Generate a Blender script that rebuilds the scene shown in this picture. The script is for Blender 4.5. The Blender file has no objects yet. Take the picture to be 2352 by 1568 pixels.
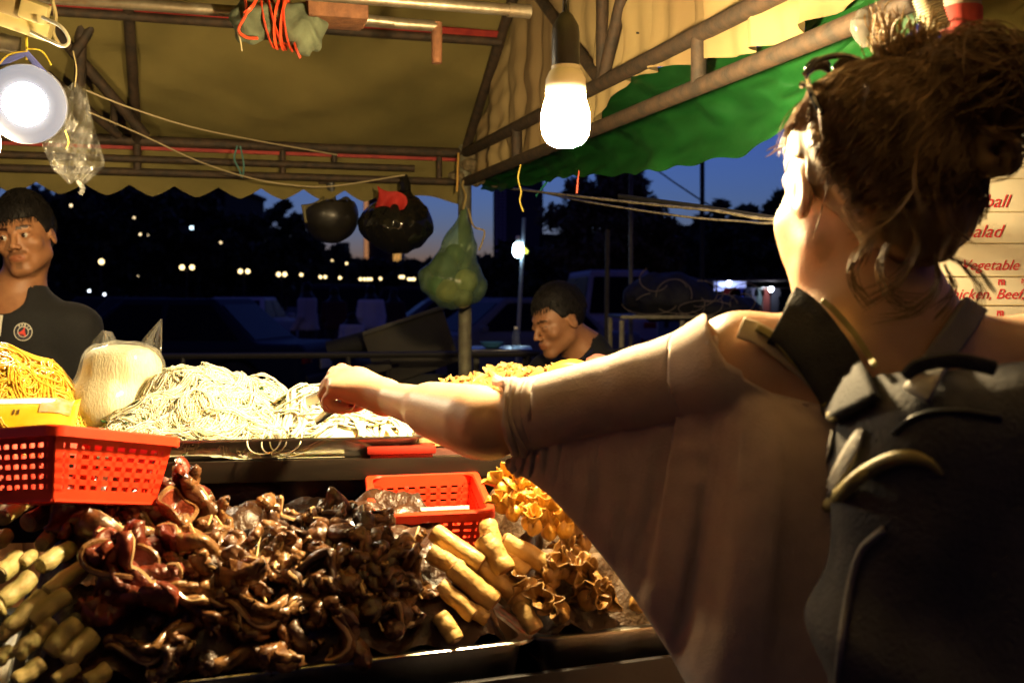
import bpy, bmesh, math, random
import numpy as np
from mathutils import Vector, Matrix, Euler

random.seed(7); np.random.seed(7)
SC = bpy.context.scene
COL = SC.collection
R = math.radians

# ------------------------------------------------------------------ camera
F, CX, CY = 2500.0, 1176.0, 784.0            # photograph measured on a 2352 x 1568 grid
CAMZ = 1.45
PITCH = math.atan(104 / F)                   # horizon lies 104 px above the centre
cam_d = bpy.data.cameras.new('camera'); cam = bpy.data.objects.new('camera', cam_d); COL.objects.link(cam)
cam.location = (0, 0, CAMZ); cam.rotation_euler = (R(90) - PITCH, 0, 0)
cam_d.sensor_fit = 'HORIZONTAL'; cam_d.sensor_width = 36; cam_d.lens = F / 2352 * 36
cam_d.clip_start = 0.05; cam_d.clip_end = 3000
cam_d.dof.use_dof = True; cam_d.dof.focus_distance = 1.95; cam_d.dof.aperture_fstop = 6.3
SC.camera = cam

# ------------------------------------------------------------------ sky, sun, exposure
W = bpy.data.worlds.new('World'); SC.world = W; W.use_nodes = True
nt = W.node_tree; bg = nt.nodes['Background']
sky = nt.nodes.new('ShaderNodeTexSky'); sky.sky_type = 'NISHITA'; sky.sun_disc = False
sky.sun_elevation = R(-2.5); sky.sun_rotation = R(-6); sky.altitude = 0
sky.air_density = 1.0; sky.dust_density = 0.3; sky.ozone_density = 5.0
nt.links.new(sky.outputs[0], bg.inputs[0]); bg.inputs[1].default_value = 0.15
sun_d = bpy.data.lights.new('sun', 'SUN'); sun_d.energy = 0.001; sun_d.angle = R(12); sun_d.color = (1, .75, .6)
sun = bpy.data.objects.new('sun', sun_d); COL.objects.link(sun)
sun.rotation_euler = (R(88), 0, R(180 - 6)); sun.location = (0, 60, 40)
SC.view_settings.view_transform = 'Standard'; SC.view_settings.look = 'None'
SC.view_settings.exposure = 3.0; SC.view_settings.gamma = 1.0; SC.view_settings.use_curve_mapping = False
SC.render.engine = 'CYCLES'
SC.cycles.use_denoising = True
SC.cycles.max_bounces = 8; SC.cycles.diffuse_bounces = 3; SC.cycles.glossy_bounces = 3
SC.cycles.transmission_bounces = 6; SC.cycles.transparent_max_bounces = 12
SC.cycles.sample_clamp_indirect = 4.0
SC.cycles.caustics_reflective = False; SC.cycles.caustics_refractive = False

# ------------------------------------------------------------------ pixel -> direction helpers
_cp, _sp = math.cos(PITCH), math.sin(PITCH)
def ray(px, py):
    x = (px - CX) / F; up = (CY - py) / F
    return Vector((x, _cp + _sp * up, -_sp + _cp * up))
def at(px, py, d):                 # point seen at the pixel, d metres out along the ground
    r = ray(px, py); return Vector((0, 0, CAMZ)) + r * (d / r.y)
def onz(px, py, z):                # point seen at the pixel on a level z
    r = ray(px, py); return Vector((0, 0, CAMZ)) + r * ((z - CAMZ) / r.z)
def onplane(px, py, p0, n):
    r = ray(px, py); o = Vector((0, 0, CAMZ)); return o + r * ((p0 - o).dot(n) / r.dot(n))

# ------------------------------------------------------------------ materials
MATS = {}
def mat(name, c, c2=None, scale=20, rough=.6, metal=0, bump=0, bscale=None, coat=0, spec=.5, sss=0, sssr=(.02,.008,.004),
        trans=0, alpha=1, emit=0, ecol=None, detail=4, sheen=0, attr=None, mixpow=None, ior=1.45, stretch=None, crough=.1, transl=0):
    if name in MATS: return MATS[name]
    m = bpy.data.materials.new(name); m.use_nodes = True; MATS[name] = m
    N = m.node_tree.nodes; L = m.node_tree.links; b = N['Principled BSDF']
    def I(k, v):
        if k in b.inputs: b.inputs[k].default_value = v
    c = tuple(c) + (1,)
    I('Base Color', c); I('Roughness', rough); I('Metallic', metal); I('IOR', ior)
    I('Specular IOR Level', spec); I('Coat Weight', coat); I('Coat Roughness', crough)
    I('Transmission Weight', trans); I('Alpha', alpha); I('Sheen Weight', sheen)
    if sss: I('Subsurface Weight', sss); I('Subsurface Radius', sssr); I('Subsurface Scale', 1.0)
    if emit: I('Emission Color', tuple(ecol or c[:3]) + (1,)); I('Emission Strength', emit)
    if c2 is not None or bump:
        tc = N.new('ShaderNodeTexCoord'); src = tc.outputs['Object']
        if stretch:
            mp = N.new('ShaderNodeMapping'); mp.inputs['Scale'].default_value = stretch
            L.new(src, mp.inputs['Vector']); src = mp.outputs[0]
    if c2 is not None:
        nz = N.new('ShaderNodeTexNoise'); nz.inputs['Scale'].default_value = scale; nz.inputs['Detail'].default_value = detail
        L.new(src, nz.inputs['Vector'])
        rp = N.new('ShaderNodeValToRGB'); lo, hi = mixpow or (.35, .65)
        rp.color_ramp.elements[0].position = lo; rp.color_ramp.elements[0].color = c
        rp.color_ramp.elements[1].position = hi; rp.color_ramp.elements[1].color = tuple(c2) + (1,)
        L.new(nz.outputs[0], rp.inputs[0]); out = rp.outputs[0]
        L.new(out, b.inputs['Base Color'])
    if attr:                                        # pigment stored on the mesh multiplies the colour
        at_ = N.new('ShaderNodeAttribute'); at_.attribute_name = attr
        mx = N.new('ShaderNodeMix'); mx.data_type = 'RGBA'; mx.blend_type = 'MULTIPLY'; mx.inputs[0].default_value = 1
        mx.inputs[6].default_value = c
        if c2 is not None: L.new(out, mx.inputs[6])
        L.new(at_.outputs['Color'], mx.inputs[7]); L.new(mx.outputs[2], b.inputs['Base Color'])
    if bump:
        n2 = N.new('ShaderNodeTexNoise'); n2.inputs['Scale'].default_value = bscale or scale * 3; n2.inputs['Detail'].default_value = 5
        L.new(src, n2.inputs['Vector'])
        bp = N.new('ShaderNodeBump'); bp.inputs['Strength'].default_value = min(1, bump); bp.inputs['Distance'].default_value = .004 * max(1, bump)
        L.new(n2.outputs[0], bp.inputs['Height']); L.new(bp.outputs[0], b.inputs['Normal'])
    if transl:
        tr = N.new('ShaderNodeBsdfTranslucent'); tr.inputs[0].default_value = c
        mx = N.new('ShaderNodeMixShader'); mx.inputs[0].default_value = transl
        L.new(b.outputs[0], mx.inputs[1]); L.new(tr.outputs[0], mx.inputs[2]); L.new(mx.outputs[0], N['Material Output'].inputs[0])
    return m
def film(name, tint, rough=.12, clear=.75, body=None):      # thin clear plastic film: see-through with glossy creases
    if name in MATS: return MATS[name]
    m = bpy.data.materials.new(name); m.use_nodes = True; MATS[name] = m
    N = m.node_tree.nodes; L = m.node_tree.links; N.remove(N['Principled BSDF'])
    t = N.new('ShaderNodeBsdfTransparent'); t.inputs[0].default_value = tuple(tint) + (1,)
    g = N.new('ShaderNodeBsdfGlossy'); g.inputs['Roughness'].default_value = rough
    d = N.new('ShaderNodeBsdfDiffuse'); d.inputs[0].default_value = tuple(body or tint) + (1,)
    dt = N.new('ShaderNodeBsdfTranslucent'); dt.inputs[0].default_value = tuple(body or tint) + (1,)
    md = N.new('ShaderNodeMixShader'); md.inputs[0].default_value = .5; L.new(d.outputs[0], md.inputs[1]); L.new(dt.outputs[0], md.inputs[2])
    m1 = N.new('ShaderNodeMixShader'); m1.inputs[0].default_value = 1 - clear; L.new(t.outputs[0], m1.inputs[1]); L.new(md.outputs[0], m1.inputs[2])
    fr = N.new('ShaderNodeFresnel'); fr.inputs[0].default_value = 1.5
    fm = N.new('ShaderNodeMath'); fm.operation = 'MULTIPLY'; fm.inputs[1].default_value = .45; L.new(fr.outputs[0], fm.inputs[0])
    m2 = N.new('ShaderNodeMixShader'); L.new(fm.outputs[0], m2.inputs[0]); L.new(m1.outputs[0], m2.inputs[1]); L.new(g.outputs[0], m2.inputs[2])
    L.new(m2.outputs[0], N['Material Output'].inputs[0])
    return m

# ------------------------------------------------------------------ mesh helpers
class MB:
    def __init__(s): s.v = []; s.f = []
    def add(s, v, f):
        o = len(s.v); s.v.extend([tuple(p) for p in v]); s.f.extend([tuple(i + o for i in q) for q in f]); return s
    def box(s, c, size, rot=None, bev=0, taper=None):
        bm = bmesh.new(); bmesh.ops.create_cube(bm, size=1)
        for v in bm.verts:
            v.co = Vector((v.co.x * size[0], v.co.y * size[1], v.co.z * size[2]))
            if taper and v.co.z > 0: v.co.x *= taper; v.co.y *= taper
        if bev: bmesh.ops.bevel(bm, geom=bm.edges[:], offset=bev, segments=2, affect='EDGES', profile=.6)
        M = Matrix.Translation(Vector(c)) @ (rot.to_4x4() if rot is not None else Matrix.Identity(4))
        bm.verts.index_update()
        s.add([M @ v.co for v in bm.verts], [[v.index for v in f.verts] for f in bm.faces]); bm.free(); return s
    def tube(s, pts, r, n=8, caps=True, closed=False, flat=None):
        P = [Vector(p) for p in pts]; m = len(P)
        rr = r if hasattr(r, '__len__') else [r] * m
        T = []
        for i in range(m):
            a = P[(i - 1) % m] if (closed or i > 0) else P[i]; b = P[(i + 1) % m] if (closed or i < m - 1) else P[i]
            t = (b - a); T.append(t.normalized() if t.length > 1e-9 else Vector((0, 0, 1)))
        up = Vector((0, 0, 1)) if abs(T[0].z) < .9 else Vector((1, 0, 0))
        nrm = (up - T[0] * up.dot(T[0])).normalized(); V = []; Fc = []
        for i in range(m):
            if i: 
                nrm = nrm - T[i] * nrm.dot(T[i])
                nrm = nrm.normalized() if nrm.length > 1e-6 else T[i].orthogonal().normalized()
            bi = T[i].cross(nrm)
            for k in range(n):
                a = 2 * math.pi * k / n; kx, ky = math.cos(a), math.sin(a)
                if flat: ky *= flat
                V.append(P[i] + (nrm * kx + bi * ky) * rr[i])
        for i in range(m if closed else m - 1):
            j = (i + 1) % m
            for k in range(n):
                k2 = (k + 1) % n; Fc.append((i * n + k, i * n + k2, j * n + k2, j * n + k))
        if caps and not closed:
            Fc.append(tuple(range(n - 1, -1, -1))); Fc.append(tuple((m - 1) * n + k for k in range(n)))
        return s.add(V, Fc)
    def lathe(s, prof, n=24, M=None, cap=True):
        M = M or Matrix.Identity(4); V = []; Fc = []; m = len(prof)
        for (r, z) in prof:
            for k in range(n):
                a = 2 * math.pi * k / n; V.append(M @ Vector((r * math.cos(a), r * math.sin(a), z)))
        for i in range(m - 1):
            for k in range(n):
                k2 = (k + 1) % n; Fc.append((i * n + k, i * n + k2, (i + 1) * n + k2, (i + 1) * n + k))
        if cap:
            Fc.append(tuple(range(n - 1, -1, -1))); Fc.append(tuple((m - 1) * n + k for k in range(n)))
        return s.add(V, Fc)
    def grid(s, fn, nu, nv, close_u=False):
        V = [fn(i / (nu if close_u else nu - 1), j / (nv - 1)) for j in range(nv) for i in range(nu)]; Fc = []
        for j in range(nv - 1):
            for i in range(nu if close_u else nu - 1):
                i2 = (i + 1) % nu; Fc.append((j * nu + i, j * nu + i2, (j + 1) * nu + i2, (j + 1) * nu + i))
        return s.add(V, Fc)
    def prism(s, poly, a, b):            # poly: list of Vectors; extruded by vector from a to b
        n = len(poly); V = [p + a for p in poly] + [p + b for p in poly]
        Fc = [tuple(range(n - 1, -1, -1)), tuple(range(n, 2 * n))] + [(i, (i + 1) % n, n + (i + 1) % n, n + i) for i in range(n)]
        return s.add(V, Fc)
    def build(s, name, m, parent=None, smooth=True, solid=0, sub=0, angle=40):
        return link(name, s.v, s.f, m, parent, smooth, solid, sub, angle)
def link(name, v, f, m, parent=None, smooth=True, solid=0, sub=0, angle=40):
    me = bpy.data.meshes.new(name)
    if isinstance(v, np.ndarray): v = v.astype(float).tolist()
    if isinstance(f, np.ndarray): f = f.tolist()
    me.from_pydata(v, [], f); me.update()
    if m is not None: me.materials.append(m)
    if smooth:
        me.polygons.foreach_set('use_smooth', [True] * len(me.polygons))
        if angle is not None: me.set_sharp_from_angle(angle=R(angle))
    o = bpy.data.objects.new(name, me); COL.objects.link(o)
    if parent is not None: o.parent = parent
    if solid:
        md = o.modifiers.new('solid', 'SOLIDIFY'); md.thickness = solid; md.offset = 0
    if sub:
        md = o.modifiers.new('sub', 'SUBSURF'); md.levels = sub; md.render_levels = sub
    return o
def tag(o, label=None, cat=None, group=None, kind=None):
    if label: o['label'] = label
    if cat: o['category'] = cat
    if group: o['group'] = group
    if kind: o['kind'] = kind
    return o
def thing(name, label, cat, loc=(0, 0, 0), rot=(0, 0, 0), group=None):
    o = bpy.data.objects.new(name, None); COL.objects.link(o); o.empty_display_size = .05
    o.location = loc; o.rotation_euler = rot
    return tag(o, label, cat, group)
def put(o, parent):                       # make a mesh built in world space a part of its thing
    bpy.context.view_layer.update() if False else None
    o.parent = parent
    M = Matrix.LocRotScale(parent.location, parent.rotation_euler, parent.scale)
    o.matrix_parent_inverse = M.inverted(); return o
def copy_part(o, parent):
    c = o.copy(); COL.objects.link(c); c.parent = parent; return c
def copy_tree(o, parent=None):
    c = o.copy(); COL.objects.link(c); c.parent = parent
    for ch in list(o.children): copy_tree(ch, c)
    return c
def rotm(x=0, y=0, z=0): return Euler((x, y, z)).to_matrix()
def frame(xa, za):                        # rotation matrix with given x axis and approximate z axis
    x = Vector(xa).normalized(); z = Vector(za); z = (z - x * z.dot(x)).normalized(); y = z.cross(x)
    return Matrix((x, y, z)).transposed()
def bez(pts, n=20):                       # Catmull-Rom through points
    P = [Vector(p) for p in pts]; P = [P[0] * 2 - P[1]] + P + [P[-1] * 2 - P[-2]]; out = []
    segs = len(P) - 3
    for i in range(segs):
        p0, p1, p2, p3 = P[i:i + 4]
        m = max(2, n // segs)
        for k in range(m):
            t = k / m
            out.append(.5 * ((2 * p1) + (p2 - p0) * t + (2 * p0 - 5 * p1 + 4 * p2 - p3) * t * t + (3 * p1 - p0 - 3 * p2 + p3) * t ** 3))
    out.append(P[-2]); return out
def interp(x, xs, ys): return float(np.interp(x, xs, ys))

# ------------------------------------------------------------------ smooth solids (signed distance -> surface nets)
def iso(fn, lo, hi, h):
    lo = np.array(lo, float); hi = np.array(hi, float); B = 8
    nb = np.ceil((hi - lo) / (h * B)).astype(int); n = nb * B
    V = np.full(n, 1.0, np.float32)
    ii = np.stack(np.meshgrid(*[np.arange(k) for k in nb], indexing='ij'), -1).reshape(-1, 3)
    cen = lo + (ii + .5) * B * h - h * .5
    dv = fn(cen.astype(np.float32))
    keep = np.abs(dv) < B * h * 1.15
    V.reshape(-1)[:] = 1.0
    far = ~keep
    Vb = np.where(dv < 0, -1.0, 1.0).astype(np.float32)
    V = np.repeat(np.repeat(np.repeat(Vb.reshape(nb), B, 0), B, 1), B, 2).copy()
    off = np.stack(np.meshgrid(*[np.arange(B)] * 3, indexing='ij'), -1).reshape(-1, 3)
    ik = ii[keep]
    for s in range(0, len(ik), 800):
        idx = (ik[s:s + 800, None, :] * B + off[None]).reshape(-1, 3)
        V[idx[:, 0], idx[:, 1], idx[:, 2]] = fn((lo + idx * h).astype(np.float32))
    S = V < 0
    c = [S[i:n[0] - 1 + i, j:n[1] - 1 + j, k:n[2] - 1 + k] for i in (0, 1) for j in (0, 1) for k in (0, 1)]
    cnt = sum(a.astype(np.int8) for a in c); act = (cnt > 0) & (cnt < 8)
    cells = np.argwhere(act); cid = -np.ones(act.shape, np.int32); cid[act] = np.arange(len(cells))
    acc = np.zeros((len(cells), 3)); num = np.zeros(len(cells))
    cor = [(i, j, k) for i in (0, 1) for j in (0, 1) for k in (0, 1)]
    for a in range(8):
        for b in range(a + 1, 8):
            d = np.array(cor[b]) - np.array(cor[a])
            if np.abs(d).sum() != 1: continue
            pa = cells + cor[a]; pb = cells + cor[b]
            va = V[pa[:, 0], pa[:, 1], pa[:, 2]]; vb = V[pb[:, 0], pb[:, 1], pb[:, 2]]
            m = (va < 0) != (vb < 0); t = np.zeros(len(va)); t[m] = va[m] / (va[m] - vb[m])
            acc[m] += np.array(cor[a]) + t[m, None] * d; num[m] += 1
    verts = lo + (cells + acc / np.maximum(num, 1)[:, None]) * h
    faces = []
    for ax in range(3):
        o1, o2 = [(1, 2), (2, 0), (0, 1)][ax]
        sl0 = [slice(None)] * 3; sl1 = [slice(None)] * 3; sl0[ax] = slice(0, -1); sl1[ax] = slice(1, None)
        e = S[tuple(sl0)] != S[tuple(sl1)]
        E = np.argwhere(e); E = E[(E[:, o1] > 0) & (E[:, o2] > 0) & (E[:, o1] < n[o1] - 1) & (E[:, o2] < n[o2] - 1)]
        d1 = np.zeros(3, int); d1[o1] = 1; d2 = np.zeros(3, int); d2[o2] = 1
        q = [cid[tuple((E - x).T)] for x in (d1 + d2, d2, d1 * 0, d1)]
        inside = S[tuple(E.T)]
        Q = np.stack(q, 1); Q[~inside] = Q[~inside][:, ::-1]
        faces.append(Q[(Q >= 0).all(1)])
    return verts, np.concatenate(faces)
def largest(v, f):                        # keep the biggest connected piece
    lab = np.arange(len(v))
    while True:
        m = lab[f].min(1); new = lab.copy()
        for k in range(4): np.minimum.at(new, f[:, k], m)
        new = new[new]
        if (new == lab).all(): break
        lab = new
    ids, cnt = np.unique(lab, return_counts=True); keep = lab == ids[cnt.argmax()]; idx = np.cumsum(keep) - 1
    return v[keep], idx[f[keep[f].all(1)]]
def smin(a, b, k): 
    h = np.clip(.5 + .5 * (b - a) / k, 0, 1); return b * (1 - h) + a * h - k * h * (1 - h)
def smax(a, b, k): return -smin(-a, -b, k)
def s_ell(p, c, r, Rm=None):
    q = p - np.array(c, np.float32)
    if Rm is not None: q = q @ np.array(Rm, np.float32)
    r = np.array(r, np.float32); k0 = np.linalg.norm(q / r, axis=1); k1 = np.linalg.norm(q / (r * r), axis=1) + 1e-9
    return k0 * (k0 - 1) / k1
def s_cap(p, a, b, ra, rb):
    a = np.array(a, np.float32); b = np.array(b, np.float32); ab = b - a; q = p - a
    t = np.clip((q @ ab) / max(1e-9, float(ab @ ab)), 0, 1)
    return np.linalg.norm(q - t[:, None] * ab, axis=1) - (ra + (rb - ra) * t)
def s_box(p, c, b, r, Rm=None):
    q = p - np.array(c, np.float32)
    if Rm is not None: q = q @ np.array(Rm, np.float32)
    d = np.abs(q) - (np.array(b, np.float32) - r)
    return np.linalg.norm(np.maximum(d, 0), axis=1) + np.minimum(d.max(1), 0) - r
def npnoise(p, s, seed=0):                # cheap smooth noise from summed sines
    rs = np.random.RandomState(seed); out = 0
    for i in range(6):
        k = rs.normal(size=3) * s; out = out + np.sin(p @ k.astype(np.float32) + rs.uniform(0, 6.28)) * (1 if i < 3 else .5)
    return out / 4.5
def paint(o, fn, name='pig'):             # pigment per point: lips, brows, stubble, browned crust
    me = o.data; a = me.color_attributes.new(name, 'FLOAT_COLOR', 'POINT')
    co = np.empty(len(me.vertices) * 3, np.float32); me.vertices.foreach_get('co', co)
    c = np.ones((len(me.vertices), 4), np.float32); c[:, :3] = fn(co.reshape(-1, 3)); a.data.foreach_set('color', c.ravel())
# ------------------------------------------------------------------ ground
def ground_mat():
    return mat('asphalt', (.045, .045, .048), (.075, .072, .07), scale=3, rough=.85, bump=.5, bscale=60)
g = MB(); g.grid(lambda a, b: Vector((-900 + 1800 * a, -300 + 1900 * b, 0)), 2, 2)
tag(g.build('ground', ground_mat(), smooth=False), kind='structure')

# ------------------------------------------------------------------ tent over the food stall
TH = math.atan(.30); U = Vector((math.cos(TH), math.sin(TH), 0)); Vv = Vector((-math.sin(TH), math.cos(TH), 0))
C0 = Vector(((1068 - CX) / F * 3.8, 3.8, 0))
ZU, ZM, ZL, PITCHR, DEP = 1.944, 1.885, 1.845, .657, 2.53
def T(a, L, z): return C0 + U * a - Vv * L + Vector((0, 0, z))       # a along the back rail, L towards the camera
def gableL(px):                                                      # distance from the back corner along the gable for a pixel column
    r = (px - CX) / F; return (r * C0.y - C0.x) / (-Vv.x + r * Vv.y)
canvas = mat('mustard canvas', (.125, .102, .028), (.21, .168, .052), scale=2.6, rough=.85, bump=.35, bscale=45, transl=.18)
canvas2 = mat('weathered gable canvas', (.34, .25, .11), (.19, .125, .052), scale=3, rough=.85, bump=.45, bscale=30, transl=.18, stretch=(1, 1, .35))
rustbar = mat('rusty dark steel', (.030, .023, .017), (.065, .040, .024), scale=40, rough=.7, metal=.25, bump=.4, bscale=120)
galv = mat('galvanised pipe', (.26, .23, .17), (.18, .14, .09), scale=25, rough=.42, metal=.7, bump=.2, bscale=90)
redtape = mat('faded red tape', (.33, .035, .025), (.22, .02, .02), scale=30, rough=.7)
tent = thing('market_tent', 'mustard canvas market tent on rusty pipe frame over the food stall', 'tent', C0)
def fold(x, y, s): return math.sin(x * 7 + 1.3 * math.sin(y * 5 + s)) * .5 + math.sin(x * 17 + y * 9 + s) * .25 + math.sin(x * 3.1 - y * 11 + 2 * s) * .35
# back slope
def back(a, b):
    A = -3.2 + 3.27 * a; Lh = -.045 + 1.345 * b
    sag = -.030 * math.sin(math.pi * min(1, b * 2.9)) * abs(math.sin(math.pi * (A + .02) / 1.08)) if b < .345 else -.02 * math.sin(math.pi * (b - .345) / .655)
    w = .009 * fold(A * 1.2 + b * 3.5, b * 4, .4) + .006 * math.sin((A * 1.5 - b * 4.2) * 9)
    return T(A, Lh, ZU + .02 + PITCHR * max(-.01, Lh) + sag + w * min(1, b * 8))
put(MB().grid(back, 120, 60).build('back_roof_panel', canvas), tent)
def front(a, b):
    A = -3.2 + 3.2 * a; Lh = 1.30 + 1.28 * b
    return T(A, Lh, ZU + .02 + PITCHR * (2.60 - Lh) + .008 * fold(A, b * 4, 2) - .02 * math.sin(math.pi * b))
put(MB().grid(front, 60, 24).build('front_roof_panel', canvas), tent)
xs_t = [0.02, .3, .87, 1.3, 1.6, 1.87, 2.04, 2.12, 2.25, 2.42]
bot_t = [1.815, 1.79, 1.773, 1.735, 1.716, 1.712, 1.735, 1.752, 1.79, 1.85]
top_t = [1.90, 1.93, 1.95, 1.955, 1.935, 1.90, 1.885, 1.885, 1.905, 1.96]
def gable(a, b):
    Lh = 2.58 * a; top = ZU + .015 + PITCHR * min(Lh, 2.60 - Lh); bot = (ZU - .10) if Lh < 1.2 else max(ZU - .10, interp(Lh, xs_t, top_t) - .012) if Lh > 1.35 else ZU - .10 + (Lh - 1.2) / .15 * .09
    drape = .016 * math.sin(Lh * 34 + .8 * math.sin(Lh * 9)) * (1 - .55 * b) + .010 * math.sin(Lh * 75) * (1 - b) + .007 * fold(Lh * 2, b * 3, 1)
    return T(.022 + drape, Lh, bot + (top - bot) * b)
put(MB().grid(gable, 170, 30).build('gable_panel', canvas2), tent)
# scalloped valance along the back
def valance(a, b):
    A = -2.6 + 2.6 * a; ph = (A + .205) / .138
    if A < -.30:
        w = abs((ph % 1) - .5) * 2; low = 1.772 + .036 * (1 - w) ** 1.35
    else:
        low = 1.778 + .02 * math.cos((A + .15) * 14)
    top = ZU + .02
    return T(A, -.035 + .006 * math.sin(A * 40) * (1 - b) + .004 * fold(A * 3, b, 0), low + (top - low) * b)
put(MB().grid(valance, 420, 8).build('valance', canvas, smooth=True), tent)
def bar(p, q, r, name, m=rustbar, n=10, par=None): return put(MB().tube([p, q], r, n).build(name, m), par or tent)
bar(T(-3.2, 0, ZU), T(.02, 0, ZU), .017, 'back_rail'); bar(T(-3.2, .01, ZM), T(-.18, .01, ZM), .0115, 'back_rail'); bar(T(-3.2, 0, ZL), T(.02, 0, ZL), .0125, 'back_rail')
put(MB().box(T(-1.6, -.012, ZU - .021), (3.2, .012, .012), rotm(z=TH)).build('red_trim', redtape), tent)
for a in (-1.076, -.62, -.45, -.09, -1.75, -2.3):                   # short links between the rails
    z0 = ZL if a in (-1.076, -.62, -1.75) else (ZM if a == -.45 else ZL + .01)
    bar(T(a, -.002, z0), T(a, -.002, ZU), .010 if a != -1.076 else .013, 'rail_link')
bar(T(0, -.02, ZU), T(0, 2.58, ZU), .017, 'gable_rail'); bar(T(0, 0, ZL), T(0, 2.58, ZL), .0165, 'gable_rail')
for L_ in (.62, 1.80): bar(T(0, L_, ZL), T(0, L_, ZU), .0155, 'rail_link')
J = T(0, 1.30, ZU)
bar(J, T(0, 1.30, ZU + PITCHR * 1.3), .0145, 'king_post')
for L_ in (.66, 1.72):
    bar(J, T(0, L_, ZU + PITCHR * min(L_, 2.6 - L_)), .0145, 'truss_brace')
for a in (0, -1.076, -2.2):
    bar(T(a, 0, ZU), T(a, 1.3, ZU + PITCHR * 1.3), .016, 'rafter'); bar(T(a, 1.3, ZU + PITCHR * 1.3), T(a, 2.58, ZU + .012), .016, 'rafter')
Ls = .449
bar(T(-3.2, Ls, ZU + PITCHR * Ls - .012), T(.0, Ls, ZU + PITCHR * Ls - .012), .014, 'purlin')
put(MB().box(T(-1.6, Ls + .006, ZU + PITCHR * Ls + .001), (3.2, .045, .006), (rotm(z=TH) @ rotm(x=-math.atan(PITCHR)))).build('red_trim', redtape), tent)
bar(T(-3.2, 1.3, ZU + PITCHR * 1.3), T(.03, 1.3, ZU + PITCHR * 1.3), .016, 'ridge_pole')
bar(T(-3.2, 2.58, ZU), T(.40, 2.58, ZU), .016, 'front_rail')
# inner truss bars at the left
bar(at(188, -40, 3.05), at(182, 275, 3.22), .017, 'truss_post'); bar(at(236, 20, 3.1), at(168, 128, 3.12), .015, 'truss_brace')
bar(at(100, 40, 3.05), at(335, 312, 3.36), .016, 'truss_brace'); bar(at(108, 172, 3.1), at(272, 312, 3.36), .013, 'truss_brace')
bar(at(262, 240, 3.3), at(262, 312, 3.36), .011, 'truss_post')
polem = mat('green grey pole paint', (.17, .16, .10), (.10, .09, .06), scale=30, rough=.6, metal=.2, bump=.3)
put(MB().tube([T(0, 0, 0), T(0, 0, ZU + .03)], .0235, 14).build('leg', polem), tent)
put(MB().tube([T(.35, DEP, 0), T(.35, DEP, ZU + .06)], .0225, 14).build('leg', polem), tent)
put(MB().tube([T(0, DEP, 1.60), T(0, DEP, ZU + .06)], .0225, 14).build('post_stub', mat('brown post', (.13, .095, .07), (.30, .25, .2), scale=14, rough=.55, bump=.3)), tent)
put(MB().tube([T(-3.0, 0, 0), T(-3.0, 0, ZU)], .0235, 10).build('leg', polem), tent)
put(MB().tube([T(-3.0, DEP, 0), T(-3.0, DEP, ZU)], .0235, 10).build('leg', polem), tent)
pr = T(0, DEP, 1.79); put(MB().lathe([(.0236, -.02), (.0242, -.018), (.0242, .018), (.0236, .02)], 16, Matrix.Translation(pr)).build('red_band', redtape), tent)
# rags and string knots lashed round the back corner
rag = mat('dirty rag', (.22, .17, .09), (.12, .09, .05), scale=25, rough=.95, bump=.8, bscale=80)
def ragblob(c, r, seed):
    v, f = iso(lambda p: s_ell(p, c, r) + .25 * min(r) * npnoise(p, 120, seed), Vector(c) - Vector(r) * 1.5, Vector(c) + Vector(r) * 1.5, min(r) / 7)
    return v, f
kn = MB()
for i, (a, L_, z) in enumerate([(.02, .0, 1.935), (.01, .05, 1.90), (-.02, -.01, 1.865), (.03, .03, 1.85)]):
    c = T(a, L_, z); v, f = ragblob(c, (.035, .035, .022), i); kn.add(v.tolist(), f.tolist())
put(kn.build('lashing', rag, angle=None), tent)
# added, unseen awning over the camera: blocks blue sky, bounces bulb light
cream_c = mat('cream bounce canvas', (.52, .43, .28), (.46, .38, .24), scale=4, rough=.85, bump=.3, bscale=40, transl=.15)
put(MB().grid(lambda a, b: T(-3.0 + 3.7 * a, 2.585 + 2.6 * b, ZU + .03 + .20 * b - .06 * math.sin(math.pi * b) + .01 * fold(a * 6, b * 3, 1)), 40, 24).build('bounce_awning', cream_c), tent)
bar(T(-3.2, 5.17, ZU + .225), T(.7, 5.17, ZU + .225), .016, 'bounce_awning_rail')
for a in (-3.0, .68): put(MB().tube([T(a, 5.17, 0), T(a, 5.17, ZU + .23)], .0225, 10).build('leg', polem), tent)  # legs carrying the added awning
# the sheet of canvas beyond the front post (inner face of the front valance)
def fv(a, b):
    A = .015 + .9 * a; z0 = 1.665 + .03 * math.sin(A * 9)
    return T(A, 2.50 + .03 * fold(A * 3, b * 2, 1) , z0 + (2.05 - z0) * b + .01 * math.sin(A * 22))
put(MB().grid(fv, 40, 14).build('side_flap', canvas), tent)

# ------------------------------------------------------------------ green tarpaulin sagging outside the gable
green = mat('green tarpaulin', (.007, .070, .012), (.005, .045, .008), scale=5, rough=.42, bump=.35, bscale=22, transl=.25, stretch=(1, 1, 2))
def tarp(a, b):
    Lh = .02 + 2.4 * a; lo = interp(Lh, xs_t, bot_t); hi = interp(Lh, xs_t, top_t)
    belly = .055 * math.sin(math.pi * min(1, b * 1.25)) * math.sin(math.pi * min(1, a * 1.1)) ** .7
    wr = .012 * math.sin(Lh * 11 + b * 5) * (1 - b) + .010 * math.sin((Lh * 1.6 + b) * 17) * b * (1 - b) * 3 + .007 * fold(Lh * 3, b * 2, 3)
    return T(.05 + belly + wr, Lh, lo + (hi - lo) * b + .004 * math.sin(Lh * 40) * (1 - b))
o = MB().grid(tarp, 150, 26).build('green_tarpaulin', green); tag(o, 'green tarpaulin sagging along the right side of the tent', 'tarpaulin')
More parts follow.
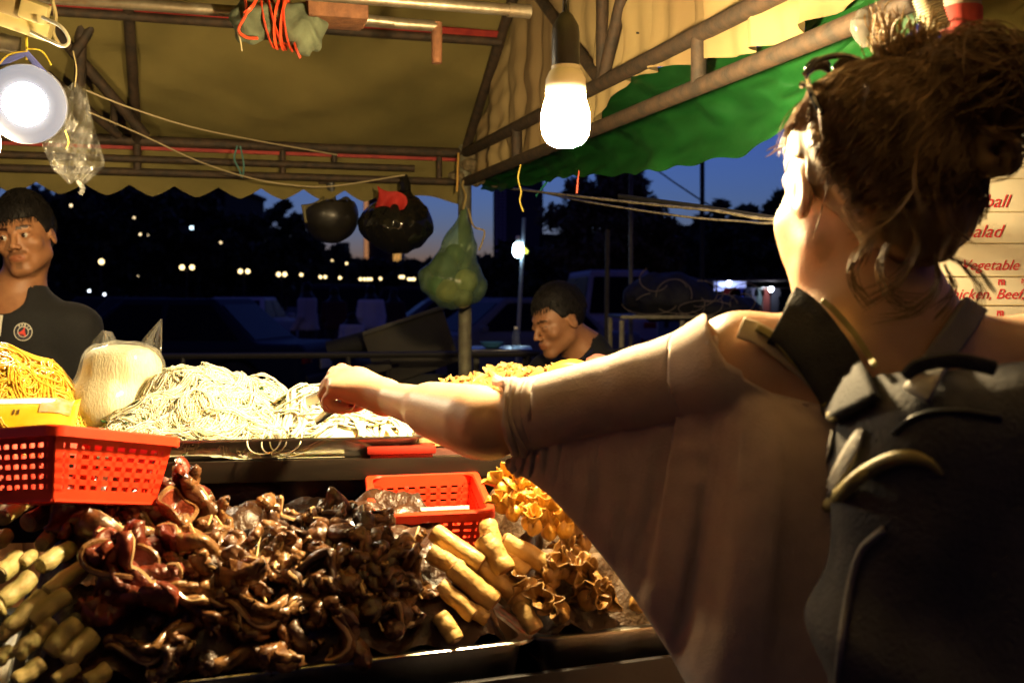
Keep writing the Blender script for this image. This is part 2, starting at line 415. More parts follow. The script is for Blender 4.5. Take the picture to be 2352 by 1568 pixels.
o = MB().grid(lambda a, b: T(.035 + .03 * math.sin(math.pi * b) + .006 * fold(a * 3, b * 2, 2), 2.06 + .42 * a, 1.86 + (.06 + .20 * min(1, a * 1.6)) * b + .008 * math.sin(a * 9)), 30, 18).build('folded_tarpaulin', green)
tag(o, 'bunched green sheet tucked above the pipe near the woman\'s sunglasses', 'tarpaulin')

# ------------------------------------------------------------------ galvanised pipes below the roof
zp = 2.05; dA = .6 * F / (680 - 68)
A1 = Vector(((1005 - CX) / F * dA, dA, zp)); rust = mat('orange rust', (.20, .085, .035), (.11, .045, .02), scale=35, rough=.8, bump=.6, bscale=110)
pipe = thing('hanging_pipe', 'long galvanised pipe with a short rusty elbow pointing down below the roof', 'pipe', A1 - U * .8)
put(MB().tube([A1 - U * 1.9, A1], .0125, 14).build('pipe', galv), pipe)
put(MB().tube([A1 + Vector((0, 0, .008)), A1 - Vector((0, 0, .082))], [.0125, .0120], 14).build('elbow', rust), pipe)
for k in (.25, 1.6):
    q = A1 - U * k; put(MB().tube([q + Vector((0, 0, .005)), q + Vector((0, 0, .42))], .003, 6).build('hanger', rustbar), pipe)
dB = .6 * F / 645; B1 = Vector(((1213 - CX) / F * dB, dB, zp))
pipe2 = thing('hanging_pipe', 'upper pale pipe whose end stops just left of the hanging bulb', 'pipe', B1 - U * .5)
put(MB().tube([B1 - U * 1.7, B1], .0125, 14).build('pipe', galv), pipe2)
put(MB().tube([B1 - U * .045, B1 + U * .004], .0150, 14).build('end_cap', galv), pipe2)
for k in (.42, 1.4):
    q = B1 - U * k; put(MB().tube([q, q + Vector((0, 0, .42))], .003, 6).build('hanger', rustbar), pipe2)
cl = thing('rusty_clamp', 'rusty brown clamp plates gripping the two pipes beside the tied bundle', 'clamp', A1 - U * .25)
cc = at(770, 30, dA - .13); put(MB().box(cc, (.125, .11, .045), rotm(z=TH), .006).build('plate', rust), cl)
put(MB().tube([at(690, 22, dA - .16), at(840, 34, dA - .125)], .016, 12).build('sleeve', rust), cl)
put(MB().box(at(806, 50, dA - .1), (.058, .03, .022), rotm(z=TH), .003).build('plate', rust), cl)
put(MB().tube([at(832, 45, dA - .09), at(905, 52, dA - .07)], .0115, 10).build('pin', galv), cl)

# bundle of grey green cloth tied with red string
grey = mat('grey green cloth', (.12, .14, .085), (.075, .088, .052), scale=22, rough=.95, bump=.7, bscale=70)
bc = at(640, 58, 2.28)
def bund(p):
    d = s_cap(p, at(570, 40, 2.27), at(700, 62, 2.30), .036, .044)
    d = smin(d, s_ell(p, at(700, 92, 2.29), (.026, .03, .026)), .03)
    d = smin(d, s_ell(p, at(570, 78, 2.27), (.025, .03, .022)), .02)
    ax = (p - np.array(bc, np.float32)) @ np.array(U, np.float32)
    return d + .0035 * np.sin(p[:, 2] * 130 + ax * 60 + 2 * np.sin(ax * 90)) + .005 * npnoise(p, 60, 5)
v, f = iso(bund, bc - Vector((.14, .1, .1)), bc + Vector((.14, .1, .1)), .0035)
bun = thing('cloth_bundle', 'grey green cloth bundle tied with red string to the pipe', 'bundle', bc)
put(link('cloth', v, f, grey, angle=None), bun)
redstr = mat('orange red plastic string', (.72, .09, .025), (.55, .05, .02), scale=60, rough=.45)
def wrap(x0, x1, ph, r=.049, w=.006):
    pts = []
    for k in range(29):
        t = k / 28 * 2 * math.pi; px = x0 + (x1 - x0) * (.5 - .5 * math.cos(t)); c = at(px, 54 + (px - 640) * .16, 2.285)
        pts.append(c + Vector((0, -1, 0)) * (r * .93) * math.sin(t + ph) + Vector((0, 0, 1)) * r * math.cos(t + ph))
    return MB().tube(pts, w, 6, closed=False, flat=.4).build('red_string', redstr)
for x0, x1 in ((606, 626), (622, 652), (648, 636), (664, 650), (658, 668)): put(wrap(x0, x1, 0), bun)
put(MB().tube(bez([at(562, -5, 2.25), at(566, 30, 2.22), at(548, 68, 2.22), at(566, 86, 2.23), at(592, 88, 2.24)], 18), .006, 6, flat=.5).build('red_string', redstr), bun)
put(MB().tube(bez([at(592, -6, 2.25), at(578, 18, 2.22), at(562, 32, 2.22)], 8), .005, 6, flat=.5).build('red_string', redstr), bun)
put(MB().tube(bez([at(676, 100, 2.26), at(682, 118, 2.25), at(690, 134, 2.25)], 8), .0045, 6, flat=.4).build('red_string', redstr), bun)
put(MB().tube(bez([at(560, 40, 2.24), at(546, 70, 2.24), at(552, 92, 2.24), at(556, 118, 2.24)], 12), .0016, 5).build('twine_end', mat('twine', (.45, .38, .2), rough=.9)), bun)

# ------------------------------------------------------------------ lamps
glow = mat('bulb glow', (1, .9, .7), emit=250, ecol=(1.0, .73, .36))
blackpl = mat('black plastic', (.02, .018, .016), rough=.45, bump=.2, bscale=300)
whitepl = mat('white plastic', (.75, .72, .64), rough=.4)
def pendant(name, label, px, py, d, cordtop, sc=1.0, glow=glow):
    c = at(px, py, d)                        # centre of the glowing part
    t = thing(name, label, 'lamp', c, group='hanging bulbs of the food stall')
    M = Matrix.Translation(c) @ Matrix.Scale(sc, 4)
    put(MB().lathe([(.002, -.042), (.014, -.0410), (.0245, -.036), (.0315, -.025), (.0335, -.010), (.0325, .006), (.0295, .018), (.0272, .024), (.0268, .030)], 28, M).build('bulb', glow), t)
    put(MB().lathe([(.0272, .0305), (.0278, .033), (.0272, .050), (.0225, .060), (.0195, .063), (.0195, .068)], 28, M).build('collar', whitepl), t)
    put(MB().lathe([(.0185, .069), (.0192, .072), (.0190, .112), (.0178, .122), (.010, .136), (.006, .140)], 24, M).build('socket', blackpl), t)
    top = c + Vector((0, 0, .138 * sc)); n = 40; H = cordtop - top.z
    for s in (0, math.pi):
        put(MB().tube([top + Vector((.0028 * math.cos(s + k * .75), .0028 * math.sin(s + k * .75), H * k / n)) for k in range(n + 1)], .0024, 6).build('cord', blackpl), t)
    return t
pendant('hanging_bulb', 'lit white bulb in a black socket hanging above the noodles', 1299, 268, 1.54, 2.62, 1.03)
pendant('hanging_bulb', 'second lit bulb just behind the round white lamp at the left edge', -40, 318, 2.21, 2.30, glow=mat('second bulb glow', (1, .9, .7), emit=60, ecol=(1.0, .73, .36)))
# round lamp with blue handle
lc = at(58, 240, 2.2); lampdir = (Vector((.22, -1, -.22))).normalized()
ring = thing('round_lamp', 'round bluish white lamp hanging by a blue bracket from the power strip', 'lamp', lc)
Rl = Vector((0, 0, 1)).rotation_difference(lampdir).to_matrix().to_4x4(); ML = Matrix.Translation(lc) @ Rl
bluep = mat('pale blue plastic', (.16, .19, .62), rough=.35)
put(MB().lathe([(.050, .000), (.078, -.002), (.0795, -.010), (.076, -.026), (.050, -.034)], 48, ML).build('housing', mat('lamp housing', (.45, .48, .62), rough=.35)), ring)
put(MB().lathe([(.0425, .004), (.060, .0055), (.073, .0035), (.0775, .0005)], 48, ML, cap=False).build('diffuser_ring', mat('lamp ring glow', (.12, .13, .18), emit=.045, ecol=(.80, .84, 1.0))), ring)
put(MB().lathe([(.0001, .0075), (.030, .0072), (.0425, .0040), (.0425, .001)], 40, ML, cap=False).build('lens', mat('lamp lens glow', (1, 1, 1), emit=30, ecol=(1.0, .93, .75))), ring)
for (a, b) in ((.3, .006), (.0, .004)):
    put(MB().tube([ML @ Vector((-.026, .012 - .018 * (a == 0), .009)), ML @ Vector((.030, .010 - .018 * (a == 0), .009))], .0009, 6).build('tube_line', mat('amber line', (.6, .45, .12), rough=.5)), ring)
put(MB().tube([at(-14, 152, 2.2), at(60, 122, 2.2), at(112, 182, 2.2)], .0075, 8, flat=.5).build('bracket', bluep), ring)
put(MB().tube([at(60, 62, 2.2), at(61, 100, 2.2), at(62, 138, 2.2)], .0028, 6).build('tie_string', mat('yellow string', (.75, .58, .06), rough=.5)), ring)
for e in ((at(62, 118, 2.19), at(20, 126, 2.19), at(-10, 158, 2.19)), (at(62, 112, 2.19), at(96, 118, 2.19), at(118, 150, 2.19))):
    put(MB().tube(bez(e, 10), .0016, 5).build('tie_string', MATS['yellow string']), ring)
# power strip with a looping flex
ps = thing('power_strip', 'yellowed extension socket strip tied on the pipe above the round lamp', 'power strip', at(55, 45, 2.18))
cream = mat('yellowed plastic', (.62, .52, .24), (.52, .42, .18), scale=12, rough=.45)
Rp = rotm(x=.35, y=.30, z=.28)
put(MB().box(at(42, 48, 2.17), (.125, .05, .036), Rp, .005).build('strip_body', cream), ps)
put(MB().box(at(80, 26, 2.15), (.052, .04, .038), Rp, .007).build('plug', cream), ps)
put(MB().box(at(28, 14, 2.15), (.046, .038, .036), Rp, .007).build('plug', mat('brown plug', (.36, .27, .12), rough=.5)), ps)
put(MB().tube(bez([at(98, 40, 2.12), at(140, 62, 2.1), at(158, 92, 2.1), at(146, 106, 2.1), at(110, 92, 2.11), at(72, 74, 2.13)], 30), .0036, 8).build('flex', mat('cream flex', (.66, .6, .44), rough=.4)), ps)
put(MB().tube([at(-30, 90, 2.2), at(46, 108, 2.22)], .019, 12).build('pipe_stub', galv), ps)
put(MB().tube(bez([at(120, 0, 2.2), at(128, 40, 2.22), at(122, 74, 2.22), at(140, 110, 2.23)], 14), .004, 6).build('twine', mat('frayed twine', (.42, .34, .16), rough=.9)), ps)
# ------------------------------------------------------------------ serving counter
steel = mat('stainless steel', (.55, .53, .48), (.42, .40, .36), scale=30, rough=.28, metal=1, bump=.1, bscale=200)
darkwood = mat('dark greasy wood', (.014, .010, .008), (.024, .018, .012), scale=12, rough=.5, bump=.3, stretch=(1, 6, 6))
blackcl = mat('black oilcloth', (.012, .011, .014), (.02, .018, .022), scale=10, rough=.45, bump=.3)
FA = onz(300, 1565, 1.03); FB = onz(1500, 1425, 1.03)
cu = (FB - FA).normalized(); cv = Vector((-cu.y, cu.x, 0)); CTH = math.atan2(cu.y, cu.x)
def K(a, w, z): return Vector((FA.x, FA.y, 0)) + cu * a + cv * w + Vector((0, 0, z))
def prof(w):                                # height of the food heaps behind the front edge
    t = min(1, max(0, (w + .005) / .085)); s = t * t * (3 - 2 * t)
    return 1.02 + .082 * s + .075 * max(0, w) / .35
def fp(px, py, lift=0):                     # pixel -> point on the food heaps
    r = ray(px, py); o = Vector((0, 0, CAMZ)); t = .9
    for _ in range(400):
        p = o + r * t; w = (p - FA).dot(cv)
        if p.z < prof(w) + lift: break
        t += .003
    return p
counter = thing('serving_counter', 'dark two tier serving counter carrying trays of street food', 'counter', K(.2, .3, 0))
put(MB().box(K(.25, .205, .945), (2.6, .385, .03), rotm(z=CTH), .004).build('lower_deck', darkwood), counter)
put(MB().box(K(.25, -.022, .64), (2.6, .010, .70), rotm(z=CTH), .002).build('front_cloth', blackcl), counter)
for a in (-.95, 1.45):
    for w in (0, .36): put(MB().box(K(a, w, .465), (.05, .05, .93), rotm(z=CTH), .004).build('leg', darkwood), counter)
ZT = 1.226
E1, E2 = onz(380, 1012, ZT), onz(965, 1001, ZT); tu = (E2 - E1); tu.z = 0; tu.normalize(); tv = Vector((-tu.y, tu.x, 0)); TTH = math.atan2(tu.y, tu.x)
def S(a, w, z): return Vector((E2.x, E2.y, 0)) + tu * a + tv * w + Vector((0, 0, z))     # upper shelf: a from the tray's right corner
put(MB().box(S(-.25, .27, 1.182), (2.1, .54, .014), rotm(z=TTH), .003).build('upper_shelf', darkwood), counter)
put(MB().box(S(-.25, -.004, 1.176), (2.1, .012, .034), rotm(z=TTH), .002).build('shelf_edge', mat('dark brown edge', (.010, .007, .005), (.02, .014, .009), scale=6, rough=.35, stretch=(1, 8, 8))), counter)
for a in (-1.2, .72):
    for w in (.05, .5): put(MB().box(S(a, w, .585), (.04, .04, 1.16), rotm(z=TTH), .003).build('shelf_post', darkwood), counter)
put(MB().box(S(.0, .04, 1.10), (.035, .03, .13), rotm(z=TTH), .002).build('shelf_post', darkwood), counter)
def tray(name, label, c, w, d, h, rotz, m=steel, fl=.012, group=None, tilt=0):
    t = thing(name, label, 'tray', c, (tilt, 0, rotz), group=group)
    def ringpts(sx, sy, z, r):
        out = []
        for (qx, qy, a0) in ((1, 1, 0), (-1, 1, 90), (-1, -1, 180), (1, -1, 270)):
            for k in range(6):
                a = R(a0 + k * 18); out.append(Vector((qx * (sx - r) + r * math.cos(a), qy * (sy - r) + r * math.sin(a), z)))
        return out
    loops = [ringpts(w / 2 - .012, d / 2 - .012, 0.001, .02), ringpts(w / 2 - .004, d / 2 - .004, h - .002, .025), ringpts(w / 2 + fl, d / 2 + fl, h, .03),
             ringpts(w / 2 + fl, d / 2 + fl, h - .004, .03), ringpts(w / 2 - .001, d / 2 - .001, h - .005, .025), ringpts(w / 2 - .010, d / 2 - .010, -.001, .02)]
    V = [p for l in loops for p in l]; n = 24; Fc = []
    for i in range(5):
        for k in range(n): Fc.append((i * n + k, i * n + (k + 1) % n, (i + 1) * n + (k + 1) % n, (i + 1) * n + k))
    Fc.append(tuple(range(n))); Fc.append(tuple(range(6 * n - 1, 5 * n - 1, -1)))
    MB().add(V, Fc).build('pan', m, t)
    MB().tube(ringpts(w / 2 + fl, d / 2 + fl, h - .0015, .03), .0022, 6, closed=True).build('rolled_rim', m, t)
    return t
tray('noodle_tray', 'wide steel tray holding the white noodles on the upper shelf', S(-.265, .185, 1.190), .53, .35, .036, TTH)
tray('yellow_noodle_tray', 'steel tray under the yellow noodles at the left end of the shelf', S(-.755, .20, 1.190), .40, .32, .034, TTH)
tray('chicken_tray', 'steel tray under the shredded chicken behind the woman\'s arm', S(.255, .28, 1.190), .54, .30, .036, TTH)
redpl = mat('red plastic', (.85, .055, .014), (.78, .045, .012), scale=15, rough=.38, coat=.2)
rt = thing('red_lid', 'flat red plastic lid wedged under the right end of the noodle tray', 'lid', S(-.03, .0, 1.19))
put(MB().box(S(-.03, .012, 1.2045), (.11, .05, .012), rotm(z=TTH), .004).build('lid_top', mat('dull red lid', (.30, .025, .014), rough=.4)), rt)
put(MB().box(S(-.03, .014, 1.1945), (.10, .045, .008), rotm(z=TTH), .003).build('lid_skirt', mat('dull red lid', (.30, .025, .014), rough=.4)), rt)

# ------------------------------------------------------------------ strands helper
def tubes_np(P, r, n=4, flat=1.0, close=True):
    P = np.asarray(P, float); Sn, Np, _ = P.shape
    Tn = np.gradient(P, axis=1); Tn /= np.linalg.norm(Tn, axis=2, keepdims=True) + 1e-12
    up = np.zeros_like(Tn); up[..., 2] = 1; up[np.abs(Tn[..., 2]) > .95] = (1, 0, 0)
    sd = np.cross(Tn, up); sd /= np.linalg.norm(sd, axis=2, keepdims=True) + 1e-12; nn = np.cross(sd, Tn)
    rr = np.broadcast_to(np.asarray(r, float).reshape(-1, 1) if np.ndim(r) == 1 else np.asarray(r, float), (Sn, Np))
    V = np.stack([P + (sd * math.cos(2 * math.pi * k / n) + nn * flat * math.sin(2 * math.pi * k / n)) * rr[..., None] for k in range(n)], 2)
    idx = np.arange(Sn * Np * n).reshape(Sn, Np, n); a = idx[:, :-1]; b = idx[:, 1:]
    Q = np.stack([a, np.roll(a, -1, 2), np.roll(b, -1, 2), b], -1).reshape(-1, 4)
    return V.reshape(-1, 3), Q
def heap_strands(hf, pick, nb, per, npts, step, curl, spread, lift, rs):
    out = []
    for b in range(nb):
        x, y = pick(rs); th = rs.uniform(0, 2 * math.pi); k0 = rs.normal() * curl * .5; n = npts
        dth = np.cumsum(rs.normal(size=n) * curl * .35 + k0 + .25 * curl * np.sin(np.arange(n) * rs.uniform(.15, .4))) + th
        xs = x + np.cumsum(np.cos(dth)) * step; ys = y + np.cumsum(np.sin(dth)) * step
        base = abs(rs.normal()) * lift
        for j in range(per):
            o = (j - per / 2) * spread * (1 + .35 * np.sin(np.arange(n) * .2 + j * 1.7))
            px = xs - np.sin(dth) * o; py = ys + np.cos(dth) * o
            z = hf(px, py) + base + .0022 * np.sin(np.arange(n) * rs.uniform(.2, .6) + rs.uniform(0, 6)) + rs.uniform(-.001, .0015)
            out.append(np.stack([px, py, z], 1))
    return np.array(out)
def local_heap(hf, x0, x1, y0, y1, n, M, name, m, parent=None):
    mb = MB(); mb.grid(lambda a, b: M(x0 + (x1 - x0) * a, y0 + (y1 - y0) * b, float(hf(np.array([x0 + (x1 - x0) * a]), np.array([y0 + (y1 - y0) * b]))[0])), n, n)
    return mb
def Smap(P): 
    A = np.array(S(0, 0, 0)); return A + P[..., :1] * np.array(tu) + P[..., 1:2] * np.array(tv) + P[..., 2:] * np.array((0, 0, 1))
def shelf_xy(px, py, z):                # pixel at height z -> shelf coordinates
    q = onz(px, py, z) - S(0, 0, z); return q.dot(tu), q.dot(tv)
rs = np.random.RandomState(3)
ricen = mat('white rice noodle', (.90, .86, .66), (.82, .77, .54), scale=60, rough=.32, sss=.35, sssr=(.008, .006, .003), coat=.15, crough=.2)
def bump(x, y, cx, cy, rx, ry, H, p=1.6):
    q = np.sqrt(((x - cx) / rx) ** 2 + ((y - cy) / ry) ** 2); return H * np.clip(1 - q ** p, 0, 1) ** .9
ZB = 1.196
def h1(x, y):
    h = bump(x, y, -.375, .20, .165, .165, .122, 1.5); h = np.maximum(h, bump(x, y, -.30, .215, .13, .13, .10, 1.7)); h = np.maximum(h, bump(x, y, -.36, .11, .21, .11, .055, 2))
    h = np.maximum(h, bump(x, y, -.45, .13, .11, .10, .052, 2.4))
    return ZB + h + .005 * np.sin(x * 60 + 3 * np.sin(y * 40)) * (h > .01) + .004 * np.sin(y * 85 + x * 33) * (h > .01)
def h2(x, y):
    h = bump(x, y, -.165, .17, .13, .14, .088, 1.7); h = np.maximum(h, bump(x, y, -.13, .07, .13, .085, .046, 2)); h = np.maximum(h, bump(x, y, -.05, .09, .06, .08, .03, 2))
    return ZB + h + .005 * np.sin(x * 45 + y * 30) * (h > .01) + .003 * np.sin(y * 70 - x * 50) * (h > .01)
def mound(hf, x0, x1, y0, y1, name, m, drop=.002, n=60):
    X, Y = np.meshgrid(np.linspace(x0, x1, n), np.linspace(y0, y1, n)); Z = hf(X.ravel(), Y.ravel()) - drop
    Vw = Smap(np.stack([X.ravel(), Y.ravel(), np.maximum(Z, ZB - .003)], 1)); idx = np.arange(n * n).reshape(n, n)
    Q = np.stack([idx[:-1, :-1], idx[:-1, 1:], idx[1:, 1:], idx[1:, :-1]], -1).reshape(-1, 4)
    return Vw, Q
def pick_heap(cx, cy, rx, ry, bias=0):
    def f(rs):
        while True:
            a, b = rs.uniform(-1, 1, 2)
            if a * a + b * b < .92: return cx + rx * a, cy + ry * b - bias
    return f
def clipxy(P, x0, x1, y0, y1):
    P[..., 0] = np.clip(P[..., 0], x0, x1); P[..., 1] = np.clip(P[..., 1], y0, y1); return P
def strands_obj(name, hf, pk, box, m, r, nb, per, npts, step, curl, spread, lift, label, cat, rsd, flat=1.0, n=4):
    rs = np.random.RandomState(rsd)
    P = heap_strands(hf, pk, nb, per, npts, step, curl, spread, lift, rs)
    x0, x1, y0, y1 = box
    c = (P[..., 0] > x0) & (P[..., 0] < x1) & (P[..., 1] > y0) & (P[..., 1] < y1); P = P[c.mean(1) > .93]; P = clipxy(P, x0, x1, y0, y1)
    V1, Q1 = tubes_np(Smap(P), r, n, flat); V2, Q2 = mound(hf, x0, x1, y0, y1, '', m)
    o = link(name, np.concatenate([V1, V2]), np.concatenate([Q1, Q2 + len(V1)]), m, angle=None)
    return tag(o, label, cat, kind='stuff')
strands_obj('thin_noodles', h1, pick_heap(-.35, .16, .17, .16), (-.53, -.12, .006, .36), ricen, .00105, 430, 4, 40, .0042, .30, .0034, .007,
            'big mound of thin white rice noodles sprinkled with chopped herbs', 'noodles', 11)
strands_obj('wide_noodles', h2, pick_heap(-.14, .13, .13, .13), (-.30, -.005, .006, .33), ricen, .0040, 150, 2, 28, .0052, .34, .0062, .009,
            'glossy wide flat rice noodles at the right end of the steel tray', 'noodles', 12, flat=.28, n=6)
yel = mat('yellow egg noodle', (.80, .53, .07), (.72, .42, .04), scale=50, rough=.35, sss=.1, sssr=(.004, .002, .001), coat=.25, crough=.2)
def h3(x, y):
    h = bump(x, y, -.70, .20, .165, .16, .142, 2.4); h = np.maximum(h, bump(x, y, -.68, .10, .11, .12, .07, 2))
    return ZB + h + .005 * np.sin(x * 70 + y * 30) * (h > .01) + .004 * np.sin(y * 60 - x * 40) * (h > .01)
strands_obj('yellow_noodles', h3, pick_heap(-.70, .17, .17, .16), (-.92, -.54, .01, .355), yel, .0019, 300, 4, 40, .0046, .32, .0052, .010,
            'tangled mound of yellow egg noodles at the left edge', 'noodles', 13)
# chopped herbs
rs = np.random.RandomState(5); hb = MB(); herb = mat('chopped herb', (.012, .065, .008), (.008, .04, .005), scale=80, rough=.6)
def herb_at(x, y, hf):
    z = float(hf(np.array([x]), np.array([y]))[0]) + .0105; s = rs.uniform(.0022, .0048); q = Smap(np.array([[x, y, z]]))[0]
    M_ = rotm(rs.uniform(-.6, .6), rs.uniform(-.6, .6), rs.uniform(0, 6)); hb.box(q, (s * 2.2, s * 1.3, .0012), M_)
for _ in range(95): herb_at(-.36 + rs.normal() * .085, .15 + rs.normal() * .07, h1)
for _ in range(60): herb_at(-.215 + rs.normal() * .022, .17 + rs.normal() * .045, h2 if rs.rand() < .6 else h1)
tag(hb.build('chopped_herbs', herb, smooth=False), 'green chopped herbs scattered over the white noodles', 'herbs', kind='stuff')
# stray noodles over the tray edge
st = []
for (a0, w0, dx) in ((-.245, .02, .03), (-.235, .02, .045), (-.27, .015, .05)):
    p = [S(a0 + dx * t - .01 * math.sin(t * 6), w0 - .045 * math.sin(math.pi * t), 1.236 - .03 * math.sin(math.pi * t)) for t in np.linspace(0, 1, 16)]
    st.append(np.array(p))
V_, Q_ = tubes_np(np.array(st), .0013, 5); tag(link('stray_noodles', V_, Q_, ricen, angle=None), 'few white noodles looping over the front rim of the steel tray', 'noodles', kind='stuff')

# bag of rice noodles with two ears
clear = film('clear plastic film', (1.0, 1.0, .97), rough=.13, clear=.88, body=(.9, .88, .78))
bb = at(262, 962, 1.90); bt = at(280, 800, 1.93)
nb_ = thing('noodle_bag', 'knotted clear plastic bag full of rice vermicelli with two pointed ears', 'bag', Vector((bb.x, bb.y, 1.19)))
def bagf(p, g=0.0):
    a = s_cap(p, at(250, 925, 1.88), at(272, 850, 1.90), .058, .056); b = s_ell(p, at(285, 842, 1.90), (.064, .055, .048))
    c = s_ell(p, at(250, 935, 1.88), (.066, .06, .05)); d = smin(smin(a, b, .02), c, .02)
    d = smax(d, p[:, 2] - at(280, 793, 1.9).z, .02); d = smax(d, 1.195 - p[:, 2], .01)
    return d + .003 * npnoise(p, 55, 8) - g
v, f = iso(bagf, bb - Vector((.13, .13, .03)), bb + Vector((.15, .13, .22)), .004)
put(link('vermicelli', v, f, mat('packed vermicelli', (.86, .82, .62), (.80, .74, .52), scale=120, rough=.5, bump=.6, bscale=320, stretch=(1, 1, .25)), angle=None), nb_)
v, f = iso(lambda p: bagf(p, .0060) + .0034 * npnoise(p, 95, 3), bb - Vector((.14, .14, .04)), bb + Vector((.16, .14, .22)), .0042)
put(link('film', v, f, clear, angle=None), nb_)
def ear(pts_l, pts_r, d0, ph):
    n = len(pts_l)
    def fn(a, b):
        i = b * (n - 1); k = min(n - 2, int(i)); t = i - k
        l = Vector(pts_l[k]).lerp(Vector(pts_l[k + 1]), t); r = Vector(pts_r[k]).lerp(Vector(pts_r[k + 1]), t); q = l.lerp(r, a)
        return at(q.x, q.y, d0 + .012 * math.sin(a * 9 + ph + b * 2) * (1 - .4 * b) + .02 * b)
    return MB().grid(fn, 16, 18).build('ear', clear)
put(ear([(192, 880), (198, 830), (212, 785), (235, 758)], [(285, 870), (280, 830), (266, 792), (258, 762)], 1.872, 0), nb_)
put(ear([(300, 850), (306, 812), (330, 776), (369, 732)], [(366, 880), (371, 830), (372, 780), (373, 734)], 1.885, 1.5), nb_)
put(ear([(236, 758), (250, 790), (262, 812)], [(258, 762), (274, 792), (300, 812)], 1.90, .4), nb_)

# packet of instant noodles in front of the yellow mound
pk = thing('noodle_packet', 'shiny yellow printed noodle packet lying before the yellow noodles', 'packet', S(-.82, .04, 1.22))
pc = at(30, 958, 1.70); Rk = rotm(z=TTH + .06) @ rotm(x=.55)
def pkf(a, b):
    u_ = (a - .5); w_ = (b - .5); h = .018 * (max(0, 1 - (2 * u_) ** 4) * max(0, 1 - (2 * w_) ** 2)) ** .5
    return pc + Rk @ Vector((u_ * .19, w_ * .085, h + .003 * math.sin(u_ * 40) * (abs(u_) > .4)))
foil = mat('yellow printed foil', (.85, .55, .02), (.95, .72, .10), scale=9, rough=.16, coat=.5, metal=.15)
put(MB().grid(pkf, 36, 20).build('wrapper', foil, solid=.001), pk)
put(MB().grid(lambda a, b: pkf(.02 + .8 * a, .62 + .28 * b) + Rk @ Vector((0, 0, .0012)), 20, 6).build('white_band', mat('white foil print', (.85, .82, .75), rough=.15, coat=.5)), pk)
put(MB().grid(lambda a, b: pkf(.72 + .24 * a, .35 + .5 * b) + Rk @ Vector((0, 0, .0024)), 10, 8).build('printed_picture', mat('orange food print', (.75, .35, .03), (.5, .4, .3), scale=70, rough=.2)), pk)
put(MB().grid(lambda a, b: pkf(.01 + .15 * a, .30 + .32 * b) + Rk @ Vector((0, 0, .0018)), 8, 6).build('printed_flash', mat('red foil print', (.7, .04, .02), rough=.2)), pk)
put(MB().grid(lambda a, b: pkf(.20 + .07 * a, .60 + .10 * b) + Rk @ Vector((0, 0, .003)), 5, 5).build('printed_leaf', mat('green print', (.1, .45, .03), rough=.2)), pk)
for i in range(2): put(MB().grid(lambda a, b: pkf(.52 + .035 * i + .018 * a, .30 + .13 * b) + Rk @ Vector((0, 0, .002)), 3, 3).build('printed_mark', mat('dark print', (.12, .06, .01), rough=.3)), pk)

# ------------------------------------------------------------------ shredded chicken and yellow pieces
rs = np.random.RandomState(9); ch = MB()
def h4(x, y): return 1.196 + bump(x, y, .22, .27, .25, .14, .112, 2.8) + .006 * np.sin(x * 50 + y * 20)
for _ in range(900):
    x = .22 + rs.uniform(-.25, .25); y = .27 + rs.uniform(-.15, .13); z = float(h4(np.array([x]), np.array([y]))[0])
    if z < 1.205: continue
    q = Vector(Smap(np.array([[x, y, z + rs.uniform(-.004, .008)]]))[0]); L_ = rs.uniform(.006, .02); M_ = rotm(rs.uniform(-.9, .9), rs.uniform(-.9, .9), rs.uniform(0, 6)); w_ = rs.uniform(.002, .006)
    ch.tube([q + M_ @ Vector((-L_, 0, 0)), q + M_ @ Vector((-L_ * .3, w_ * .6, w_ * .5)), q + M_ @ Vector((L_ * .4, -w_ * .3, w_ * .3)), q + M_ @ Vector((L_, w_ * .4, -w_ * .2))], [w_ * .4, w_, w_ * .9, w_ * .3], 5, flat=.5)
V2, Q2 = mound(h4, -.04, .48, .12, .42, '', None); ch.add(V2.tolist(), Q2.tolist())
tag(ch.build('shredded_chicken', mat('tan chicken', (.62, .38, .13), (.45, .24, .07), scale=45, rough=.45, coat=.2), angle=60), 'heap of tan shredded chicken above the woman\'s forearm', 'chicken', kind='stuff')
yf = mat('yellow fruit flesh', (.80, .45, .05), (.72, .36, .03), scale=14, rough=.4, coat=.15)
def solid(name, fn, lo, hi, h, m, label, cat, **k):
    v, f = iso(fn, lo, hi, h); return tag(link(name, v, f, m, angle=None), label, cat, **k)
c = at(1312, 860, 1.93)
solid('yellow_half', lambda p: smax(s_ell(p, c, (.042, .04, .028)), -(p[:, 1] - c.y + .022 + .2 * (p[:, 0] - c.x)), .006) + .001 * npnoise(p, 90, 2), c - Vector((.06,) * 3), c + Vector((.06,) * 3), .003, yf,
      'smooth yellow half round piece beside the shredded chicken', 'fruit')
c2a, c2b = at(1345, 868, 1.95), at(1438, 818, 1.98)
solid('yellow_wedge', lambda p: s_cap(p, c2a, c2b, .024, .013) + .0018 * npnoise(p, 80, 4), Vector((min(c2a.x, c2b.x), c2a.y, c2a.z)) - Vector((.05,) * 3), c2b + Vector((.05,) * 3), .003,
      mat('yellow wedge', (.72, .44, .08), (.6, .33, .06), scale=25, rough=.5, stretch=(1, 1, 3)), 'long yellow wedge leaning up behind the shredded chicken', 'fruit')
c3 = at(1375, 832, 2.03)
solid('purple_scrap', lambda p: s_ell(p, c3, (.024, .02, .016)) + .005 * npnoise(p, 110, 6), c3 - Vector((.045,) * 3), c3 + Vector((.045,) * 3), .003,
      mat('purple brown scrap', (.18, .06, .05), (.3, .14, .1), scale=60, rough=.5), 'dark reddish scrap behind the yellow wedge', 'garnish')

